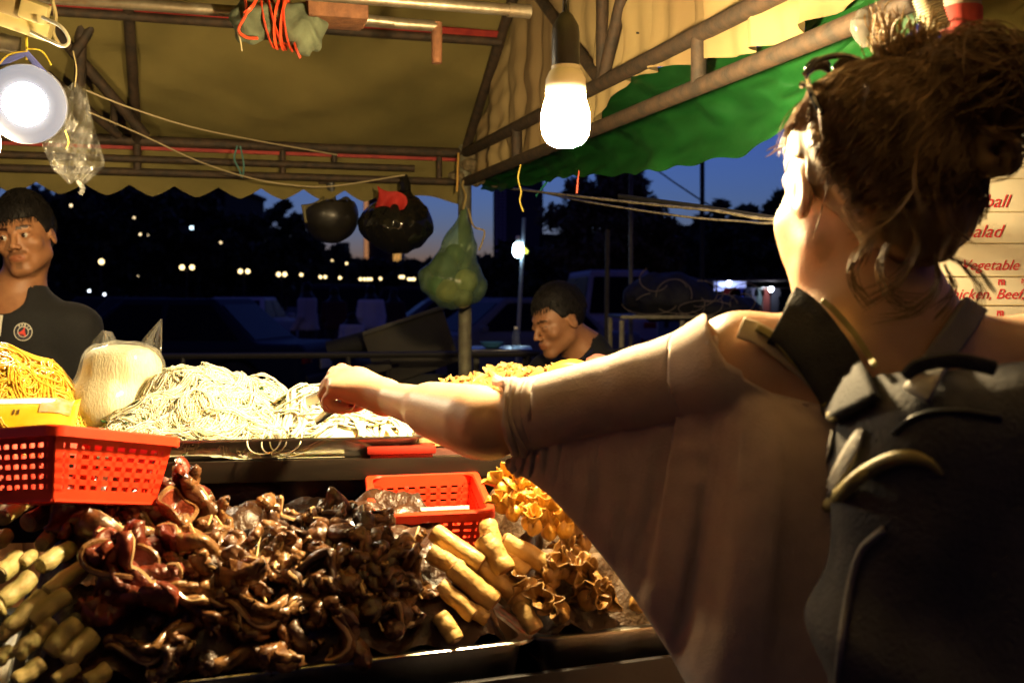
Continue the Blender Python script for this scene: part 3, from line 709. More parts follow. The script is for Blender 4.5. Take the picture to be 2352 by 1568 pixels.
# ------------------------------------------------------------------ red baskets with pierced sides
def basket(name, label, M, w, d, h, taper=.84):
    t = thing(name, label, 'basket', M.translation, M.to_euler(), group='red plastic baskets on the counter')
    def panel(x0, x1, yy, axis, flip):              # pierced wall: bars round square holes
        L0 = x1 - x0; nx = max(4, int(L0 / .0165)); nz = 5; mb = MB(); zb, zt = .012, h - .014
        def P(a, z, o=0):
            s = taper + (1 - taper) * z / h; q = Vector((a * s, (yy + o) * s, z)) if axis == 0 else Vector(((yy + o) * s, a * s, z)); return q
        cols = [x0 + L0 * (k / nx) for k in range(nx + 1)]; rows = [zb + (zt - zb) * k / nz for k in range(nz + 1)]
        th = .0022
        def slab(a0, a1, z0, z1):
            o0, o1 = -th / 2, th / 2
            V = [P(a0, z0, o0), P(a1, z0, o0), P(a1, z1, o0), P(a0, z1, o0), P(a0, z0, o1), P(a1, z0, o1), P(a1, z1, o1), P(a0, z1, o1)]
            mb.add(V, [(3, 2, 1, 0), (4, 5, 6, 7), (0, 1, 5, 4), (1, 2, 6, 5), (2, 3, 7, 6), (3, 0, 4, 7)])
        g_ = .0033
        slab(x0, x1, 0, zb + g_); slab(x0, x1, zt - g_, h)
        for r_ in rows[1:-1]: slab(x0, x1, r_ - g_, r_ + g_)
        slab(x0, x0 + .012, zb, zt); slab(x1 - .012, x1, zb, zt)
        for c_ in cols[1:-1]: slab(c_ - g_, c_ + g_, zb + g_, zt - g_)
        return mb.build('side_panel', redpl, t, smooth=False)
    panel(-w / 2, w / 2, -d / 2, 0, 0); panel(-w / 2, w / 2, d / 2, 0, 1); panel(-d / 2, d / 2, -w / 2, 1, 0); panel(-d / 2, d / 2, w / 2, 1, 1)
    fl = MB(); 
    for k in range(9): 
        y = -d / 2 * taper + d * taper * k / 8; fl.box((0, y, .002), (w * taper, .006, .003))
    for k in range(13):
        x = -w / 2 * taper + w * taper * k / 12; fl.box((x, 0, .0022), (.006, d * taper, .0032))
    fl.box((0, 0, .0005), (w * taper * .86, d * taper * .86, .002))
    fl.build('base', redpl, t, smooth=False)
    def rp(o, z):
        r_ = .018; out = []
        for (qx, qy, a0) in ((1, 1, 0), (-1, 1, 90), (-1, -1, 180), (1, -1, 270)):
            for k in range(6):
                a = R(a0 + k * 18); out.append(Vector((qx * (w / 2 + o - r_) + r_ * math.cos(a), qy * (d / 2 + o - r_) + r_ * math.sin(a), z)))
        return out
    lo = [rp(-.001, h - .001), rp(.0005, h + .002), rp(.009, h + .002), rp(.0105, h), rp(.0105, h - .011), rp(.0085, h - .011), rp(.008, h - .002), rp(-.001, h - .001)]
    V = [p for l in lo for p in l]; Fc = [(i * 24 + k, i * 24 + (k + 1) % 24, (i + 1) * 24 + (k + 1) % 24, (i + 1) * 24 + k) for i in range(7) for k in range(24)]
    MB().add(V, Fc).build('rim', redpl, t, angle=30)
    return t
RB1 = rotm(x=-.22) @ rotm(z=R(60)); bc1 = at(122, 1152, 1.26) + RB1 @ Vector((.180 * .42, .165 * .42, 0))
basket('plastic_basket', 'tilted red plastic basket at the left, seen from a corner', Matrix.Translation(bc1) @ RB1.to_4x4(), .180, .165, .086)
n1, n2 = at(1016, 1178, 1.53), at(950, 1090, 1.73); f_ = (n2 - n1); dd = f_.length; fx = (at(1150, 1172, 1.545) - at(886, 1184, 1.52)).normalized()
zz = fx.cross(f_).normalized(); RB = Matrix((fx, zz.cross(fx), zz)).transposed(); cB = (n1 + n2) / 2 - zz * .078
basket('plastic_basket', 'empty red plastic basket standing open behind the spring rolls', Matrix.Translation(cB) @ RB.to_4x4(), .160, dd - .01, .078)
o = MB().box(cB + RB @ Vector((.02, -dd / 2 + .030, .0755)), (.07, .010, .0015), RB @ rotm(x=.25)).build('paper_slip', mat('white paper', (.5, .46, .4), rough=.7)); tag(o, 'white paper slip tucked along the near rim of the empty basket', 'paper')

# ------------------------------------------------------------------ lower trays and food heaps
def on_deck(px, py): return fp(px, py)
for (lab, a, wd, nm) in (('steel tray of brown meat skewers at the front of the counter', .17, .60, 'meat_tray'), ('steel tray of spring rolls and fried wontons at the front', .745, .52, 'snack_tray'), ('steel tray of pale green rolls at the lower left corner', -.36, .44, 'roll_tray')):
    tray(nm, lab, K(a, .19, .962), wd, .36, .062, CTH)
sauce = dict(rough=.36, coat=.35, crough=.16, bump=.9, bscale=110)
meat = [mat('brown braised meat', (.19, .08, .026), (.06, .02, .007), scale=60, **sauce), mat('dark soy meat', (.035, .013, .006), (.07, .028, .010), scale=35, **sauce),
        mat('red roast meat', (.20, .032, .010), (.085, .015, .007), scale=30, **sauce), mat('amber braised meat', (.30, .15, .05), (.10, .038, .012), scale=60, **sauce)]
cart = mat('pale cartilage', (.55, .38, .19), (.42, .26, .12), scale=60, rough=.3, coat=.4)
stick = mat('bamboo stick', (.70, .52, .22), rough=.6)
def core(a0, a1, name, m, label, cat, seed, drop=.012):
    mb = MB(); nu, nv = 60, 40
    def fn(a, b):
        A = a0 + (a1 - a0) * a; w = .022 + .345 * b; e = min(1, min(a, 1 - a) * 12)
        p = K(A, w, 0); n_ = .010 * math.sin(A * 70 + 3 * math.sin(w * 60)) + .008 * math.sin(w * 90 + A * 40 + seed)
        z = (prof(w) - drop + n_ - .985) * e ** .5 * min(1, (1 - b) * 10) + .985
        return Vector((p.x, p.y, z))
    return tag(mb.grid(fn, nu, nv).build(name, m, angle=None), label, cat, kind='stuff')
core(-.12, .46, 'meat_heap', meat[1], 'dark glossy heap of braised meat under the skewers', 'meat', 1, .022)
core(-.57, -.15, 'roll_heap', mat('roll heap painted shade', (.07, .06, .02), (.03, .025, .01), scale=50, rough=.5, bump=.6), 'filler under the rolls in the left tray, painted dark for shade', 'rolls', 2, .024)  # filler mass; its dark colour paints the shade between the rolls
core(.49, 1.0, 'snack_heap', mat('snack heap painted shade', (.09, .05, .018), (.05, .025, .01), scale=50, rough=.6, bump=.8), 'filler under the fried snacks in the right tray, painted dark for shade', 'snacks', 3, .026)  # filler mass; shade among the snacks is painted into its colour

# meshes of the single pieces
def sheet_piece(name, seed, m, L_=.05, W_=.03, curl=2.2, edge=True):
    r_ = np.random.RandomState(seed); k1, k2, k3 = r_.uniform(.6, 1.4, 3); ph = r_.uniform(0, 6, 4)
    def fn(a, b, off=0):
        u_ = a - .5; w_ = b - .5; wid = W_ * (1 - .55 * abs(2 * u_) ** 1.8)
        th = curl * k1 * w_ + .7 * math.sin(u_ * 6 * k2 + ph[0]); rad = wid / max(.6, curl)
        x = L_ * u_ + .006 * math.sin(w_ * 7 + ph[1]); y = rad * math.sin(th) * 1.3 + .010 * math.sin(u_ * 7 + ph[2]); z = rad * (1 - math.cos(th)) * 1.2 + .008 * k3 * math.cos(u_ * 5 + ph[3]) + .003 * math.sin(u_ * 18 + w_ * 11)
        return Vector((x, y, z))
    mb = MB(); mb.grid(fn, 18, 12); me = mb.build(name, m, solid=.0085, angle=None)
    rim = MB(); rim.tube([fn(t, 0) for t in np.linspace(.02, .98, 18)], .0021, 6); e = rim.build('pale_edge', cart, me)
    return me
def lump_piece(name, seed, m, r=(.017, .012, .011)):
    r_ = np.random.RandomState(seed); o1 = r_.uniform(-.008, .008, 3); rr = np.array(r)
    v, f = iso(lambda p: smin(s_ell(p, (0, 0, 0), rr), s_ell(p, o1 * 1.3, rr * .75), .006) + .0030 * npnoise(p, 230, seed) + .0014 * npnoise(p, 520, seed + 1), -rr * 2.1, rr * 2.1, .0024)
    return link(name, v, f, m, angle=None)
chunks = []
protos = []
def P_(o):
    protos.append(o); return o
sheets = [P_(sheet_piece('meat_slice', 20 + i, meat[[0, 3, 0, 2, 3, 1][i]], *[(.05, .030, 2.4), (.06, .022, 3.0), (.036, .034, 2.2), (.05, .036, 2.0), (.075, .016, 2.6), (.045, .03, 2.8)][i])) for i in range(6)]
lumps = [P_(lump_piece('meat_piece', 40 + i, meat[[0, 3, 0, 1, 1][i]], *[((.016, .011, .010),), ((.013, .012, .009),), ((.018, .009, .010),), ((.015, .013, .011),), ((.012, .010, .009),)][i])) for i in range(5)]
chunks = [P_(lump_piece('meat_chunk', 50 + i, meat[[0, 1, 2, 3][i]], *[((.026, .019, .015),), ((.022, .020, .017),), ((.030, .017, .013),), ((.019, .017, .015),)][i])) for i in range(4)]
mg = 'braised meat slices lying in the front tray'
def drop_piece(proto, p, rot, s=1.0, name=None, label=None, cat=None, group=None, parent=None):
    o = proto.copy(); COL.objects.link(o); o.name = name or proto.name; o.location = p; o.rotation_euler = rot; o.scale = (s, s, s)
    if parent is not None: o.parent = parent
    for ch_ in proto.children:
        c_ = ch_.copy(); COL.objects.link(c_); c_.parent = o
    if label: tag(o, label, cat, group)
    return o
rs = np.random.RandomState(21)
# skewers: stick with four or five ruffled pieces, lying up the heap
def skewer(px, py, ang, n, cols, lift, gl):
    p0 = fp(px, py, lift); w = (p0 - FA).dot(cv); dirv = (cv * math.cos(ang) + cu * math.sin(ang)); slope = (prof(w + .07) - prof(w)) / .07; dirv = Vector((dirv.x, dirv.y, min(.9, slope * .8) + rs.uniform(-.1, .15))).normalized()
    t = thing('meat_skewer', gl, 'skewer', p0, group='braised meat skewers piled in the front tray')
    L_ = .026 * n + .03
    MB().tube([-dirv * .012, dirv * L_], .0014, 6).build('stick', stick, t)
    for k in range(n):
        q = dirv * (.012 + .025 * k + rs.uniform(-.004, .004)) + Vector(rs.normal(size=3) * .003)
        pr_ = (lumps[int(rs.choice(cols))] if rs.rand() < .60 else sheets[int(rs.choice([0, 1, 2, 5]))])
        drop_piece(pr_, q, (rs.uniform(0, 6.3), rs.uniform(-.9, .9), rs.uniform(0, 6.3)), rs.uniform(.75, 1.15), parent=t)
    return t
cnt = 0
for (row, y0, lift) in ((0, 1430, .006), (1, 1345, .008), (2, 1275, .012)):
    for k in range(8):
        px = 500 + k * 52 + rs.uniform(-14, 14) + row * 8; py = y0 + rs.uniform(-14, 14) - (k - 4) * 4
        if px > 885: continue
        skewer(px, py, rs.uniform(-.45, .45), 4, [0, 1, 2] if px < 830 else [3, 4], lift, 'skewer of glossy brown braised meat in the front tray')
for (px, py) in ((890, 1290), (925, 1330), (900, 1380), (950, 1400), (870, 1350), (960, 1360)):
    skewer(px, py, rs.uniform(-.6, .6), 3, [3, 4], .006, 'skewer of nearly black meat at the right end of the front tray')
put_extra = []
# free slices: front face, long strips, red roast pieces at the left
def slices(lst, ids, label, group, smin_=.8, smax_=1.25, cat='meat', lift=.006, up=False):
    for (px, py) in lst:
        p = fp(px + rs.uniform(-6, 6), py + rs.uniform(-5, 5), lift); i = int(rs.choice(ids))
        rot = (rs.uniform(-.8, .8) + (1.1 if up else 0), rs.uniform(-.9, .9), rs.uniform(0, 6.3))
        if rs.rand() < .35: drop_piece(chunks[2 if 3 in ids else int(rs.choice([0, 1, 3] if not up else [1, 1, 0]))], p, rot, rs.uniform(.6, 1.0), 'meat_chunk', label.replace('slice', 'chunk').replace('strip', 'chunk').replace('curled ', ''), cat, group)
        else: drop_piece(sheets[i], p, rot, rs.uniform(smin_, smax_), 'meat_slice', label, cat, group)
slices([(480, 1210), (520, 1200), (455, 1240), (560, 1260), (430, 1300), (600, 1230), (640, 1200), (700, 1190), (690, 1250), (740, 1270), (790, 1260), (650, 1290), (760, 1210), (820, 1230), (590, 1320), (800, 1340), (840, 1180), (720, 1330), (770, 1170)],
       [0, 2, 5, 1], 'curled glossy brown meat slice on top of the skewers', 'curled meat slices on the skewers')
slices([(360, 1420), (410, 1480), (470, 1420), (520, 1360), (560, 1450), (610, 1400), (650, 1430), (690, 1480), (730, 1400), (790, 1450), (850, 1400), (900, 1440), (480, 1520), (580, 1530), (380, 1540), (640, 1510), (820, 1500), (930, 1400), (340, 1480), (430, 1380)],
       [4, 4, 2, 0, 5], 'dark curled meat strip hanging down the front of the heap', 'meat strips on the front of the heap', .9, 1.5, up=True)
slices([(190, 1165), (230, 1180), (270, 1170), (320, 1160), (360, 1165), (410, 1150), (450, 1165), (200, 1210), (240, 1240), (290, 1220), (340, 1200), (230, 1300), (270, 1330), (250, 1370), (300, 1290), (340, 1260), (390, 1200), (410, 1250), (360, 1320), (310, 1380)],
       [3, 3, 3, 0], 'red roasted meat slice between the rolls and the skewers', 'red roasted meat slices', 1.0, 1.7, lift=.010)
# a few named big pieces
def ear_piece(px, py, rot, sc, label):
    def fn(a, b):
        u_ = a * 2 * math.pi; r_ = b; x = .030 * r_ * math.cos(u_) * (1 + .15 * math.cos(2 * u_)); y = .021 * r_ * math.sin(u_); z = .018 * r_ ** 2 + .004 * math.sin(3 * u_) * r_
        return Vector((x, y, z))
    o = MB().grid(fn, 30, 10, close_u=True).build('roast_ear', meat[2], solid=.0045, angle=None); o.location = fp(px, py, .016); o.rotation_euler = rot; o.scale = (sc,) * 3
    e = MB().tube([fn(t, 1) for t in np.linspace(0, 1, 30)[:-1]], .0028, 6, closed=True).build('pale_edge', meat[3], o)
    return tag(o, label, 'meat')
ear_piece(262, 1310, (.75, .25, .5), 1.25, 'cupped red roasted ear lying open beside the green rolls')
ear_piece(390, 1190, (.5, -.3, 1.9), 1.15, 'cupped roasted ear at the back of the heap near the left basket')
# pale cartilage strips
for (pts, lab) in (([(545, 1290), (556, 1330), (548, 1380), (552, 1430), (560, 1470)], 'long pale strip of cartilage hanging down the middle of the heap'), ([(466, 1340), (478, 1372), (502, 1390), (520, 1394)], 'short curved pale strip left of the long cartilage strip')):
    P0 = [fp(x, y, .016) for x, y in pts]; tag(MB().tube(bez(P0, 24), [.0022 + .0022 * math.sin(math.pi * k / (len(bez(P0, 24)) - 1)) for k in range(len(bez(P0, 24)))], 8, flat=.55).build('cartilage_strip', cart), lab, 'meat')
for (a, b) in (((605, 1178), (624, 1140)), ((771, 1160), (778, 1130)), ((478, 1205), (486, 1182))):
    p, q = fp(*a, .02), fp(*a, .02); q = at(b[0], b[1], p.y + .01)
    tag(MB().tube([p, q], .0016, 6).build('skewer_stick', stick), {605: 'thin bamboo stick slanting up from the back of the meat heap', 771: 'upright bamboo stick tip nearest the empty basket', 478: 'short bamboo stick tip at the left of the meat heap'}[a[0]], 'skewer')

# pale green rolls
rollm = mat('pale green roll', (.50, .38, .16), (.36, .31, .11), scale=45, rough=.5, bump=.5, bscale=120, coat=.1, stretch=(.4, 2, 2), sss=.05)
rollend = mat('roll end filling', (.45, .38, .19), (.36, .29, .13), scale=80, rough=.6, bump=.4)
def roll_mesh(name, m, me_, L_, r, seed, bendy=.0):
    r_ = np.random.RandomState(seed); n = 14; rad = []; pts = []
    for k in range(n):
        t = k / (n - 1); e = min(1, min(t, 1 - t) * 9) ** .5
        pts.append(Vector((L_ * (t - .5), bendy * math.sin(math.pi * t), .0008 * math.sin(t * 12 + seed)))); rad.append(r * (.90 + .10 * e) * (1 + .018 * math.sin(t * 13 + seed)))
    o = MB().tube(pts, rad, 14).build(name, m, angle=60)
    for s in (0, -1):
        x = pts[s].x; sg = 1 if s else -1
        MB().lathe([(rad[s] * .9, 0), (rad[s] * .75, .0012), (rad[s] * .4, .0018), (.0002, .0012)], 12, Matrix.Translation(pts[s]) @ Matrix.Rotation(sg * math.pi / 2, 4, 'Y')).build('end', me_, o, angle=None)
    return o
rolls = [P_(roll_mesh('stuffed_roll', rollm, rollend, .062, .0096 + .0008 * i, 60 + i, .002)) for i in range(3)]
def lay(proto, a, b, lift, label, cat, group, sc=1.0, tw=0, fat=.80, lon=1.0):
    p, q = fp(*a, lift), fp(*b, lift); d_ = q - p; x = d_.normalized(); Rm = frame(x, (0, 0, 1)) @ rotm(x=tw)
    o = drop_piece(proto, (p + q) / 2, Rm.to_euler(), 1.0, label=label, cat=cat, group=group); o.scale = (lon * d_.length / .062, sc * fat, sc * fat); return o
Z2 = lambda x, y: (x * .2922, 1110 + y * .2922)
rl = [((20, 270), (230, 120), 1.6), ((-40, 220), (60, 110), 1.3), ((215, 310), (430, 185), 1.5), ((330, 480), (510, 350), 1.35), ((-20, 720), (140, 580), 1.4), ((320, 650), (560, 510), 1.2),
      ((0, 930), (250, 730), 1.4), ((60, 1150), (340, 870), 1.25), ((370, 870), (650, 670), 1.25), ((250, 1090), (530, 870), 1.4), ((390, 1330), (610, 1090), 1.35), ((510, 1400), (740, 1180), 1.3), ((680, 1560), (850, 1450), 1.3),
      ((-60, 480), (60, 400), 1.2), ((170, 640), (260, 560), .9), ((280, 1230), (420, 1080), 1.1), ((-80, 1010), (30, 960), 1.2), ((120, 1350), (300, 1200), 1.1), ((-40, 1220), (90, 1120), 1.1), ((430, 1560), (600, 1420), 1.1), ((120, 1560), (330, 1400), 1.1), ((-60, 1420), (100, 1300), 1.1)]
for i, (a, b, s) in enumerate(rl):
    lay(rolls[i % 3], Z2(*a), Z2(*b), .010, 'pale green stuffed roll piled in the lower left tray', 'roll', 'pale green rolls in the left tray', s, rs.uniform(0, 6))
# spring rolls
spr = mat('fried spring roll pastry', (.70, .47, .17), (.52, .31, .085), scale=38, rough=.48, bump=.6, bscale=110, coat=.12)
spe = mat('browned roll end', (.30, .12, .03), (.42, .2, .06), scale=60, rough=.6, bump=.6)
sprs = [P_(roll_mesh('spring_roll', spr, spe, .062, .0125 + .0006 * i, 70 + i, .0012)) for i in range(3)]
Z4 = lambda x, y: (800 + x * .3401, 1035 + y * .3401)
sl = [((600, 560), (880, 750), 1.45, .022), ((560, 690), (760, 800), 1.3, .012), ((720, 800), (975, 1010), 1.4, .016), ((630, 920), (830, 1100), 1.2, .010), ((945, 500), (1000, 690), 1.35, .036), ((920, 600), (1050, 800), 1.55, .03),
      ((850, 720), (1100, 960), 1.35, .010), ((1060, 620), (1360, 780), 1.4, .024), ((1050, 690), (1190, 820), 1.3, .012), ((1160, 1040), (1260, 1200), 1.3, .008), ((620, 1120), (720, 1270), 1.2, .006), ((1020, 880), (1190, 1040), 1.2, .006), ((800, 1060), (930, 1130), 1.1, .002)]
spl = ['highest spring roll, lying left of the upright one', 'spring roll at the left edge, below the highest one', 'long spring roll pointing at the front rim, in the middle', 'lowest left spring roll half in shadow', 'upright spring roll tip leaning on the empty basket', 'thick spring roll below the upright one, browned end forward', 'spring roll wedged under the thick one', 'spring roll farthest right, pointing to the wontons', 'short browned end poking out between the thick and right rolls', 'lone spring roll nearest the front rim', 'small spring roll half hidden by the black meat', 'browned spring roll end right of the middle', 'spring roll lying deepest in the shadow']
for i, (a, b, s, l) in enumerate(sl):
    lay(sprs[i % 3], Z4(*a), Z4(*b), l, spl[i], 'spring roll', 'spring rolls stacked before the empty basket', s, rs.uniform(0, 6), .72, 1.14)
# fried wontons: gathered pouch with a ruffled frill
won = mat('fried wonton skin', (.74, .42, .06), (.50, .25, .035), scale=55, rough=.42, bump=.5, bscale=90, coat=.2)
def wonton(seed):
    r_ = np.random.RandomState(seed); ph = r_.uniform(0, 6, 5)
    def fn(a, b):
        u_ = a * 2 * math.pi; t = b
        rad = .0165 * math.sin(math.pi * min(1, t * 1.35)) ** .7 * (1 if t < .55 else 1) if t < .60 else .006 + .014 * (t - .60) / .40
        ruf = 1 + (.10 if t < .5 else .55 * (t - .4)) * math.sin(4 * u_ + ph[0] + 3 * t) + .12 * math.sin(7 * u_ + ph[1]) * t
        rad = max(.0008, rad) * ruf
        return Vector((rad * math.cos(u_), rad * math.sin(u_) * .8, .046 * t + .004 * math.sin(3 * u_ + ph[2]) * t + .004 * t * math.sin(5 * u_ + ph[3])))
    return P_(MB().grid(fn, 30, 20, close_u=True).build('fried_wonton', won, solid=.0012, angle=None))
wons = [wonton(80 + i) for i in range(4)]
wl = [(1290, 230), (1340, 320), (1110, 420), (1240, 350), (1170, 490), (1300, 420), (1280, 540), (1440, 420), (1530, 540), (1390, 580), (1360, 660), (1450, 650), (1100, 350), (1230, 250), (1200, 590), (1480, 520), (1080, 470), (1130, 530), (1150, 300), (1200, 400), (1260, 470), (1330, 500), (1400, 490), (1250, 620)]
for i, (x, y) in enumerate(wl):
    p = fp(*Z4(x, y), .020); p.z += .01
    drop_piece(wons[i % 4], p, (rs.uniform(-.9, .5), rs.uniform(-.7, .7), rs.uniform(0, 6)), rs.uniform(.62, .88), label='crinkled golden fried wonton heaped behind the spring rolls', cat='wonton', group='fried wontons under the woman\'s sleeve')
wond = mat('shade painted wonton skin', (.34, .18, .04), (.18, .09, .022), scale=55, rough=.45, bump=.5, bscale=90, coat=.15)  # darker copy of the wonton skin, shade under the sleeve painted in
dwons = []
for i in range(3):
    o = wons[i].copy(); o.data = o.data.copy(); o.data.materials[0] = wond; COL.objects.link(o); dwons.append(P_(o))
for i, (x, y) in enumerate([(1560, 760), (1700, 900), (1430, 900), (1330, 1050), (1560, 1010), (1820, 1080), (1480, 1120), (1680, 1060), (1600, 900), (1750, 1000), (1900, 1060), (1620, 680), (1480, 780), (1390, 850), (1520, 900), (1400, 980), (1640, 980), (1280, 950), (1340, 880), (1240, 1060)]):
    drop_piece(dwons[i % 3], fp(*Z4(x, y), .010), (rs.uniform(-1.2, 1.2), rs.uniform(-1.2, 1.2), rs.uniform(0, 6)), rs.uniform(.7, .95), label='brown fried wonton with shade painted in, in front of the golden ones', cat='wonton', group='brown wontons at the right of the front tray')
for o in protos:                                        # the pattern pieces themselves join the heap
    for c_ in list(o.children): bpy.data.objects.remove(c_)
    bpy.data.objects.remove(o)

# ------------------------------------------------------------------ clutter under the upper shelf
bagc = at(720, 1092, 1.84)
solid('filled_plastic_bag', lambda p: s_ell(p, bagc, (.105, .07, .045)) + .008 * npnoise(p, 45, 3) + .003 * npnoise(p, 130, 5), bagc - Vector((.15, .11, .08)), bagc + Vector((.15, .11, .08)), .006,
      film('bag film', (.8, .8, .75), .15, .35, (.42, .40, .34)), 'crumpled plastic bag of pale food under the noodle tray', 'bag')
tub = thing('clear_tub', 'clear plastic tub under the shelf right of the left basket', 'tub', at(400, 1120, 1.78))
put(MB().lathe([(.030, -.03), (.033, -.028), (.036, .028), (.0385, .03), (.0385, .033), (.034, .033), (.0335, -.026)], 24, Matrix.Translation(at(402, 1092, 1.78))).build('wall', film('tub film', (.85, .92, .9), .08, .7, (.4, .5, .48))), tub)
put(MB().lathe([(.0395, 0), (.0405, .003), (.0395, .006), (.02, .007)], 24, Matrix.Translation(at(402, 1068, 1.78))).build('lid', mat('cloudy lid', (.45, .5, .48), rough=.25)), tub)
kn = thing('utensil_bunch', 'dark handled knives and tongs poking out under the noodle tray', 'utensils', at(490, 1110, 1.78))
for (a, b) in (((440, 1066), (478, 1098)), ((508, 1062), (530, 1096)), ((552, 1070), (534, 1098))):
    put(MB().tube([at(*a, 1.76), at(*b, 1.78)], [.010, .008], 8, flat=.6).build('handle', blackpl), kn)
put(MB().box(at(505, 1085, 1.80), (.07, .003, .03), rotm(z=.2, y=.3), .001).build('blade', steel), kn)
c4 = at(520, 1125, 1.80)
solid('purple_cloth', lambda p: s_ell(p, c4, (.10, .05, .035)) + .006 * npnoise(p, 70, 9), c4 - Vector((.14, .09, .06)), c4 + Vector((.14, .09, .06)), .006, mat('purple grey cloth', (.06, .055, .075), (.035, .03, .045), scale=30, rough=.85, bump=.5), 'folded dark purple cloth under the noodle tray', 'cloth')
bx_ = thing('small_carton', 'small cream carton with a black button under the shelf corner', 'carton', at(882, 1066, 1.79))
put(MB().box(at(882, 1062, 1.79), (.030, .03, .026), rotm(z=.1), .002).build('box', mat('cream card', (.6, .5, .32), rough=.7)), bx_)
put(MB().lathe([(.005, 0), (.005, .004)], 12, Matrix.Translation(at(898, 1072, 1.772)) @ Matrix.Rotation(R(90), 4, 'X')).build('button', blackpl), bx_)
rb = at(1010, 1075, 1.82); tag(MB().box(rb, (.14, .08, .06), rotm(z=TTH), .006).build('brown_carton', mat('red brown card', (.11, .035, .025), (.07, .025, .02), scale=20, rough=.6)), 'dull red brown carton under the shelf beside the empty basket', 'carton')
dg = mat('dark green sheet', (.012, .055, .03), (.02, .04, .025), scale=8, rough=.5, bump=.4)
tag(MB().grid(lambda a, b: S(.09 + .62 * a, .05 + .02 * math.sin(a * 17) + .02 * b, 1.165 - .16 * b + .006 * math.sin(a * 23)), 40, 12).build('green_sheet', dg), 'dark green sheet hanging under the shelf behind the wontons', 'sheet')
tag(MB().box(S(-.3, .44, 1.07), (1.9, .012, .18), rotm(z=TTH)).build('back_board', blackcl), 'black board closing the space under the upper shelf', 'board')
# ------------------------------------------------------------------ people
def head_sdf(p, fem=False):
    """local head: +y face, +z up, origin between the ears at eye level; metres"""
    ax = np.abs(p[:, 0]); q = np.stack([ax, p[:, 1], p[:, 2]], 1)          # mirrored copy
    d = s_ell(p, (0, -.014, .030), (.0755, .0965, .088))
    d = smin(d, s_ell(p, (0, .026, -.030), (.062, .060, .075)), .03)
    d = smin(d, s_cap(q, (.050, .004, -.062), (.018, .068, -.098), .016 if fem else .019, .014 if fem else .017), .03)
    d = smin(d, s_ell(p, (0, .072, -.100), (.021, .018, .016)), .022)
    d = smin(d, s_ell(q, (.042, .058, -.026), (.024, .022, .020)), .018)     # cheek
    d = smin(d, s_cap(q, (.010, .083, .020), (.040, .070, .022), .010, .009), .014)  # brow
    d = smax(d, -s_ell(q, (.032, .099, -.002), (.021, .017, .013)), .010)    # socket
    d = smin(d, s_ell(q, (.031, .0765, -.001), (.0165, .0150, .0135)), .004) # lid ball
    if fem != 'down': d = smax(d, -s_ell(q, (.031, .0930, -.0022), (.0130, .0120, .0042)), .0025)   # opening
    if fem is True:
        d = smin(d, s_ell(q, (.044, .044, -.050), (.0205, .034, .038)), .02); d = smin(d, s_cap(q, (.046, .02, -.085), (.012, .070, -.106), .015, .014), .02)
    d = smin(d, s_cap(p, (0, .084, .012), (0, .102 if fem is True else .107, -.030), .0070, .0098), .010)
    d = smin(d, s_ell(q, (.0125, .097, -.035), (.0085, .0105, .0075)), .006)
    d = smax(d, -s_ell(q, (.0075, .106, -.0425), (.0038, .005, .003)), .002)
    d = smin(d, s_ell(p, (0, .082, -.064), (.030, .016, .020)), .012)        # muzzle
    d = smin(d, s_ell(p, (0, .0915, -.0605), (.0220, .0080, .0045)), .004)
    d = smin(d, s_ell(p, (0, .0900, -.0712), (.0185, .0085, .0052)), .004)
    d = smax(d, -s_ell(p, (0, .0995, -.0660), (.0250, .0050, .0012)), .0015)
    er = rotm(x=-.22)
    e = s_ell(q, (.0765, -.008, -.006), (.0075, .0185, .0310), np.array(rotm(y=-.12) @ er))
    e = smax(e, -s_ell(q, (.0870, -.004, -.002), (.0080, .0110, .0190), np.array(er)), .004)
    return smin(d, e, .006)
def skin_paint(M, brow=True, stubble=.0, lipc=(.80, .58, .55)):
    Mi = np.array(M.inverted())
    def fn(co):
        l = co @ Mi[:3, :3].T + Mi[:3, 3]; x, y, z = np.abs(l[:, 0]), l[:, 1], l[:, 2]; c = np.ones((len(co), 3), np.float32)
        near = (np.linalg.norm(l, axis=1) < .16)
        lip = near & (y > .075) & (((x / .0235) ** 2 + ((z + .066) / .0105) ** 2) < 1); c[lip] = lipc
        if brow:
            bz = .0195 + .004 * np.sin(np.clip((x - .012) / .04, 0, 1) * 2.6)
            b = near & (y > .05) & (x > .011) & (x < .050) & (np.abs(z - bz) < .0048 - .05 * np.maximum(0, x - .03)); c[b] = (.10, .07, .06)
        if stubble:
            m = near & (y > .070) & (x < .027) & (z < -.044) & (z > -.056); c[m] *= 1 - stubble
            m = near & (y > .070) & (x < .009) & (z < -.078) & (z > -.098); c[m] *= 1 - stubble * .8
            m = near & (z < -.075) & (y > .0) & (z > -.125); c[m] *= 1 - stubble * .25
        lash = near & (y > .078) & (np.abs(x - .031) < .0165) & (z > .0015) & (z < .0060); c[lash] *= .55
        return c
    return fn
def finger(p, pts, r0, r1):
    d = None; n = len(pts) - 1
    for i in range(n):
        c = s_cap(p, pts[i], pts[i + 1], r0 + (r1 - r0) * i / n, r0 + (r1 - r0) * (i + 1) / n); d = c if d is None else smin(d, c, .003)
    return d
